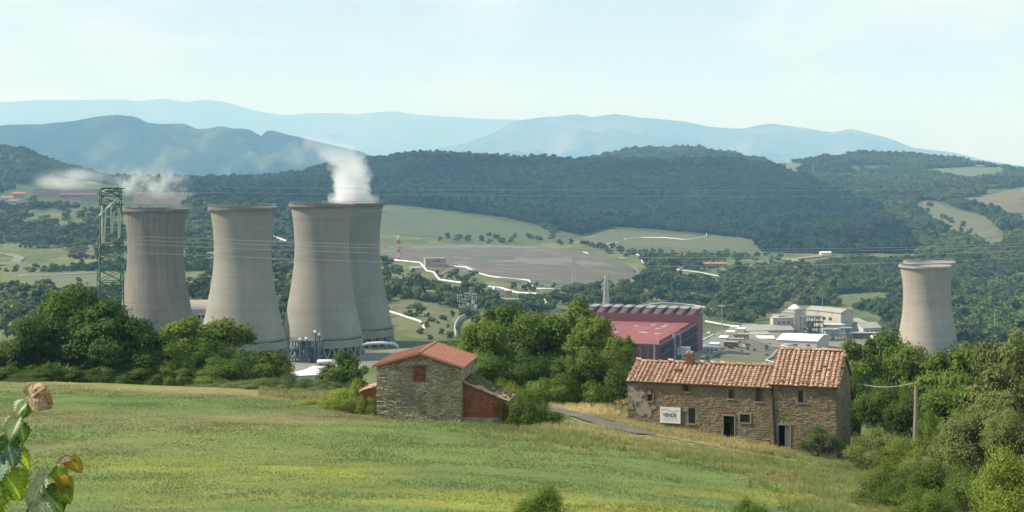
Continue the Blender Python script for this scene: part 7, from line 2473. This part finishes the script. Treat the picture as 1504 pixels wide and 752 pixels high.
wood("lower_woods", [(945, 384), (1000, 392), (1060, 404), (1130, 395), (1180, 385), (1290, 385), (1350, 388), (1450, 398), (1760, 400), (1760, 560), (1300, 520), (1295, 470), (1240, 450), (1160, 448), (1110, 476), (1040, 468), (1040, 455), (960, 445), (930, 425), (950, 405)], 860, 2000, 6.0, src, 0.6, 1.1, 25, mead + [[(1150, 360), (1235, 368), (1235, 392), (1150, 398)]], (70, 0.62, 1.0))
wood("right_slope_woods", [(1400, 440), (1760, 440), (1760, 560), (1400, 560)], 640, 1300, 6.8, src, 0.75, 1.1, 26)
wood("left_slope_woods", [(270, 296), (430, 312), (430, 345), (330, 360), (275, 340)], 1500, 2500, 7.5, src, 0.8, 1.1, 27)
wood("valley_scrub", [(0, 290), (180, 310), (300, 300), (430, 330), (560, 400), (700, 400), (860, 425), (945, 430), (940, 460), (560, 470), (300, 470), (0, 500), (-200, 500), (-200, 300)], 660, 2200, 6.6, src, 0.35, 0.9, 28, [TERRACE, [(560, 384), (600, 388), (650, 396), (760, 414), (860, 424), (940, 430), (940, 446), (760, 446), (690, 436), (560, 420)]] + mead[-len(PIPE_PX):] + [[(570, 436), (640, 447), (668, 470), (668, 505), (570, 505)]], (75, -0.12, 0.22))
wood("bank_scrub", [(560, 384), (600, 388), (650, 396), (760, 414), (860, 424), (940, 430), (940, 446), (760, 446), (690, 436), (560, 420)], 700, 1600, 8.0, src, 0.16, 0.42, 30, [TERRACE] + mead[-len(PIPE_PX):], (50, 0.05, 0.6))
wood("meadow_edge_scrub", [(850, 360), (1150, 380), (1150, 400), (1000, 395), (945, 385)], 1300, 2300, 8.0, src, 0.4, 0.8, 29, [MEADOWS['middle_meadow'][0]], (60, 0.5, 1.0))

# --- grass of the near hillside
blade_m, nt_, b_ = new_mat("grass_blades")
gca = attr(nt_, "gc", 'INSTANCER').outputs['Color']
tb = attr(nt_, "tint").outputs['Fac']
sc_ = nt_.nodes.new("ShaderNodeVectorMath"); sc_.operation = 'SCALE'
nt_.links.new(gca, sc_.inputs[0])
nt_.links.new(ramp(nt_, tb, 0, 1, 0.75, 1.3), sc_.inputs['Scale'])
nt_.links.new(sc_.outputs['Vector'], b_.inputs['Base Color'])
b_.inputs['Roughness'].default_value = 0.6
b_.inputs['Specular IOR Level'].default_value = 0.15
tr_ = nt_.nodes.new("ShaderNodeBsdfTranslucent")
nt_.links.new(sc_.outputs['Vector'], tr_.inputs['Color'])
mx_ = nt_.nodes.new("ShaderNodeMixShader"); mx_.inputs['Fac'].default_value = 0.5
nt_.links.new(b_.outputs['BSDF'], mx_.inputs[1]); nt_.links.new(tr_.outputs['BSDF'], mx_.inputs[2])
nt_.links.new(mx_.outputs['Shader'], nt_.nodes["Material Output"].inputs['Surface'])
gsrc = bpy.data.collections.new("grass_sources")
for i in range(4):
    r_ = random.Random(90 + i)
    mb = MB()
    for k in range(16):
        a = r_.uniform(0, 6.28); bx, by = r_.gauss(0, .16), r_.gauss(0, .16)
        h = r_.uniform(.5, 1.1); ln = r_.uniform(.1, .5) * h; w = r_.uniform(.018, .035)
        dx, dy = math.cos(a), math.sin(a)
        px_, py_ = -dy * w, dx * w
        mb.add([(bx - px_, by - py_, -.05), (bx + px_, by + py_, -.05), (bx + dx * ln * .4 + px_ * .7, by + dy * ln * .4 + py_ * .7, h * .6), (bx + dx * ln * .4 - px_ * .7, by + dy * ln * .4 - py_ * .7, h * .6), (bx + dx * ln, by + dy * ln, h)],
               [(0, 1, 2, 3), (3, 2, 4)], r_.random())
    q = mb.build("g%d_tuft" % i, blade_m)
    COL.objects.unlink(q)
    gsrc.objects.link(q)
def grass(name, n, Y0, Y1, u0, u1, hmin, hmax, seed, want, extra=None, gain=1.3):
    r = np.random.default_rng(seed)
    Y = np.sqrt(r.uniform(Y0 ** 2, Y1 ** 2, n))
    u = r.uniform(u0, u1, n)
    x = (u - U0) * Y / F
    k = inpoly(x + r.normal(0, .7, n), Y + r.normal(0, 1.2, n), FIELD) == want
    if extra is not None:
        k &= extra(x, Y, u)
    x, Y, u = x[k], Y[k], u[k]
    z = Z(x, Y)
    c = np.clip(ground_color(x, Y) * gain * r.uniform(0.9, 1.15, len(x))[:, None], 0, 1)
    s = r.uniform(hmin, hmax, len(x)) * (1 + 0.5 * fbm(x / 4, Y / 4, 2, seed))
    print(name, len(x))
    return gn_scatter(name, np.stack([x, Y, z], 1), s, r.uniform(0, 6.28, len(x)), c, gsrc)
def off_lane(x, Y, u):
    k = np.ones(len(x), bool)
    for nm in ("lane", "dirt_track"):
        o = bpy.data.objects[nm]
        co = np.array([p.co[:2] for p in o.data.vertices])[::4]
        for cx_, cy_ in co:
            k &= (x - cx_ - 0.8) ** 2 + (Y - cy_) ** 2 > 1.3 ** 2
    qx, qy = x - HA[0], Y - HA[1]
    s_, t_ = qx * HE[0] + qy * HE[1], -qx * HE[1] + qy * HE[0]
    k &= ~((np.abs(x + 5.0) < 5.4) & (Y > 122.4 + .5 * fbm(x / 1.2, Y, 2, 72)) & (Y < 130))
    k &= ~((s_ > -.4) & (s_ < 18) & (t_ > -1.5 + .5 * fbm(x / 1.5, Y / 1.5, 2, 71)) & (t_ < 8))
    return k
grass("field_grass", 130000, 57, 156, -30, 1290, 0.05, 0.11, 31, True, None, 1.28)
grass("rough_grass", 60000, 57, 158, 380, 1540, 0.16, 0.46, 32, False, off_lane, 1.4)
CP_ = leaf_quads(CYP[0], CYP[1], np.full(900, .75), np.random.default_rng(3))
link("crown", quad_mesh("crown", CP_[0], CP_[1], LM['dark'], np.random.default_rng(4).random(900)), ct)
link("trunk", VTM, ct)

# ------------------------------------------------------------------ hazel shoots close to the camera
def big_leaf_mat(name, face, back, edge, trans):
    m, nt, b = new_mat(name)
    ge = nt.nodes.new("ShaderNodeNewGeometry")
    vein = attr(nt, "vein").outputs['Fac']
    n = noise(nt, 60.0, 4, 0.6)
    c1 = mixrgb(nt, ge.outputs['Backfacing'], face, back)
    c1 = mixrgb(nt, vein, c1, tuple(min(1, k * 1.6 + .05) for k in back))
    rim = attr(nt, "rim").outputs['Fac']
    c1 = mixrgb(nt, ramp(nt, rim, .70, 1.0, 0, .8), c1, edge)
    c1 = mixrgb(nt, ramp(nt, n, .45, .75, 0, .45), c1, tuple(.6 * k for k in face))
    nt.links.new(c1, b.inputs['Base Color'])
    b.inputs['Roughness'].default_value = .58
    b.inputs['Specular IOR Level'].default_value = .35
    tr = nt.nodes.new("ShaderNodeBsdfTranslucent")
    nt.links.new(mixrgb(nt, 1.0, c1, (1.3, 1.3, .5), 'MULTIPLY'), tr.inputs['Color'])
    mx = nt.nodes.new("ShaderNodeMixShader"); mx.inputs['Fac'].default_value = trans
    nt.links.new(b.outputs['BSDF'], mx.inputs[1]); nt.links.new(tr.outputs['BSDF'], mx.inputs[2])
    nt.links.new(mx.outputs['Shader'], nt.nodes["Material Output"].inputs['Surface'])
    return m
BL = {
 'pale': big_leaf_mat("young_leaf_pale_back", (0.36, 0.43, 0.25), (0.50, 0.53, 0.40), (0.34, 0.34, 0.20), .25),
 'green': big_leaf_mat("leaf_dark_green", (0.07, 0.15, 0.035), (0.15, 0.23, 0.09), (0.11, 0.16, 0.04), .25),
 'lime': big_leaf_mat("leaf_lime_green", (0.22, 0.34, 0.03), (0.30, 0.38, 0.08), (0.28, 0.28, 0.04), .5),
 'rust': big_leaf_mat("leaf_rusty_young", (0.40, 0.29, 0.19), (0.47, 0.37, 0.27), (0.30, 0.15, 0.08), .3),
 'amber': big_leaf_mat("leaf_amber_translucent", (0.42, 0.34, 0.03), (0.46, 0.36, 0.05), (0.36, 0.14, 0.03), .55),  # amber leaf colour with strong translucency
 'blue': big_leaf_mat("leaf_bluish_green", (0.12, 0.21, 0.12), (0.24, 0.32, 0.22), (0.14, 0.20, 0.10), .2),  # bluish green base tone
}
def leaf(parent, base, tip, up, width, kind, fold=0.4, curl=0.5, seed=0, ripple=0.11):
    """broad toothed leaf from base to tip, blade normal near up, folded along its midrib and rolled"""
    r = random.Random(seed)
    base, tip, up = Vector(base), Vector(tip), Vector(up)
    L = (tip - base).length
    d = (tip - base) / L
    side = d.cross(up).normalized()
    nrm = side.cross(d).normalized()
    na, nb = 22, 10
    vv, ff, vein, rim = [], [], [], []
    ph = r.uniform(0, 6)
    for i in range(na + 1):
        a = i / na
        w = width * .5 * (math.sin(math.pi * min(1, a * .97 + .03) ** .62) ** .75) if a < 1 else 0.001
        w *= 1 + .13 * math.sin(a * 46 + ph) + .07 * math.sin(a * 97) + .05 * math.sin(a * 11 + ph * 2)
        ca = curl * (a - .35) * abs(a - .2) * 1.6
        for j in range(-nb, nb + 1):
            b_ = j / nb
            x = b_ * w
            back = a + abs(b_) * .14 * (1 - a)
            corr = math.sin(2 * math.pi * (8.5 * (a - abs(b_) * .30)))
            h = abs(x) * math.tan(fold) * (1 - .5 * abs(b_)) + ripple * L * corr * (abs(b_) ** .7) * .40 - L * ca * .55 + .03 * L * math.sin(b_ * 5 + ph)
            p = base + d * (L * (back if back < 1 else 1) - L * abs(ca) * .25) + side * x * (1 - .2 * fold) + nrm * h
            vv.append(p - ORG[parent.name])
            vein.append(max(0, min(1, (corr - .55) * 2.0)) * .6 if abs(b_) > .08 else 1.0)
            rim.append(max(abs(b_), a if a > .5 else 0))
    m_ = 2 * nb + 1
    for i in range(na):
        for j in range(m_ - 1):
            ff.append((i * m_ + j, i * m_ + j + 1, (i + 1) * m_ + j + 1, (i + 1) * m_ + j))
    me = bpy.data.meshes.new("leaf")
    me.from_pydata([tuple(v) for v in vv], [], ff)
    for nm, arr in (("vein", vein), ("rim", rim)):
        at = me.attributes.new(nm, 'FLOAT', 'POINT'); at.data.foreach_set("value", np.array(arr, dtype=np.float32))
    me.polygons.foreach_set("use_smooth", [True] * len(me.polygons))
    me.materials.append(BL[kind]); me.update()
    return link("leaf", me, parent)
YL = 4.5
def LP(u, v, dy=0.0): return W(u, v, YL + dy)
M['stem'] = pmat("green_stem", (0.20, 0.24, 0.08), (0.26, 0.22, 0.10), 40.0, .6)
def shoot(label, stem, leaves, seed):
    pts = [LP(*p) for p in stem]
    root = thing("hazel_shoot", label, "plant", tuple(pts[0]), "hazel shoots beside the camera")
    n = len(pts)
    MB().tube(pts, [.0095 - .006 * i / (n - 1) for i in range(n)], 8).build("stem", M['stem'], root, smooth=True)
    for i, (bu, bv, tu, tv, up, w, kind, fold, curl, dy, dty) in enumerate(leaves):
        leaf(root, LP(bu, bv, dy), LP(tu, tv, dy + dty), up, w * YL / F, kind, fold, curl, seed + i)
    return root
gz_ = Zs((-40 - U0) * YL / F, YL)
s1 = [(-30, 235 - gz_ * F / YL, 0.1), (-26, 900, .05), (-14, 760, .02), (0, 690, 0), (12, 652, 0), (22, 620, 0), (34, 597, 0), (46, 580, 0)]
l1 = [
 (46, 584, 42, 562, (-.5, -.7, .4), 24, 'rust', .5, .6, .02, -.01),
 (47, 582, 66, 563, (-.1, -.6, .8), 30, 'rust', .5, .5, .0, -.02),
 (44, 586, 74, 597, (.1, -.9, .3), 30, 'rust', .45, .6, -.02, -.03),
 (47, 579, 77, 588, (.2, -.85, .5), 32, 'rust', .35, .7, -.01, -.03),
 (42, 588, 17, 614, (-.3, -.7, .65), 30, 'pale', .65, .5, -.01, -.02),
 (40, 592, 34, 620, (.6, -.7, .3), 20, 'green', .3, .5, .02, .01),
 (32, 606, 6, 652, (-.1, -.8, .6), 36, 'pale', .6, .55, -.02, -.03),
 (26, 616, 40, 656, (.6, -.7, .2), 26, 'green', .3, .6, .02, .0),
 (20, 634, 2, 690, (.1, -.9, .3), 46, 'green', .3, .4, -.01, -.02),
 (14, 652, 52, 690, (.2, -.4, .8), 32, 'lime', .2, .4, .02, .02),
 (6, 668, -14, 716, (-.2, -.8, .5), 52, 'blue', .35, .7, -.04, -.03),
 (2, 690, 38, 735, (.1, -.55, .8), 56, 'lime', .2, .5, -.02, -.02),
 (-4, 705, -22, 770, (0, -.7, .7), 60, 'lime', .2, .4, -.05, -.04),
 (12, 655, 22, 690, (.4, -.8, .3), 34, 'blue', .3, .5, -.03, -.02),
]
shoot("taller hazel shoot with rusty top leaf at the lower left corner", s1, l1, 100)
gz2_ = Zs((20 - U0) * YL / F, YL)
s2 = [(10, 235 - gz2_ * F / YL, .1), (16, 900, .04), (34, 765, 0), (50, 728, 0), (66, 705, 0), (80, 688, 0), (90, 676, 0)]
l2 = [
 (84, 684, 110, 669, (-.2, -.5, .8), 24, 'rust', .6, .6, -.01, -.01),
 (96, 672, 123, 692, (.4, -.75, .4), 28, 'amber', .35, .6, .0, -.02),
 (84, 686, 92, 712, (.3, -.85, .35), 26, 'lime', .3, .3, .01, .0),
 (86, 696, 102, 714, (.3, -.85, .3), 20, 'amber', .3, .5, -.01, -.02),
 (82, 704, 112, 722, (.2, -.7, .6), 30, 'amber', .3, .8, .01, -.01),
 (84, 712, 108, 740, (.3, -.7, .5), 28, 'lime', .3, .5, .0, -.01),
 (72, 694, 52, 732, (-.3, -.8, .5), 30, 'pale', .7, .5, -.02, -.02),
 (62, 706, 40, 752, (-.2, -.8, .5), 34, 'pale', .65, .4, -.03, -.03),
 (58, 716, 98, 756, (.3, -.85, .4), 60, 'green', .2, .5, .01, .0),
 (50, 730, 78, 772, (.3, -.8, .5), 40, 'pale', .4, .4, -.03, -.03),
]
shoot("shorter hazel shoot with amber translucent leaves right of the taller one", s2, l2, 300)
print("script done", len(bpy.data.objects))
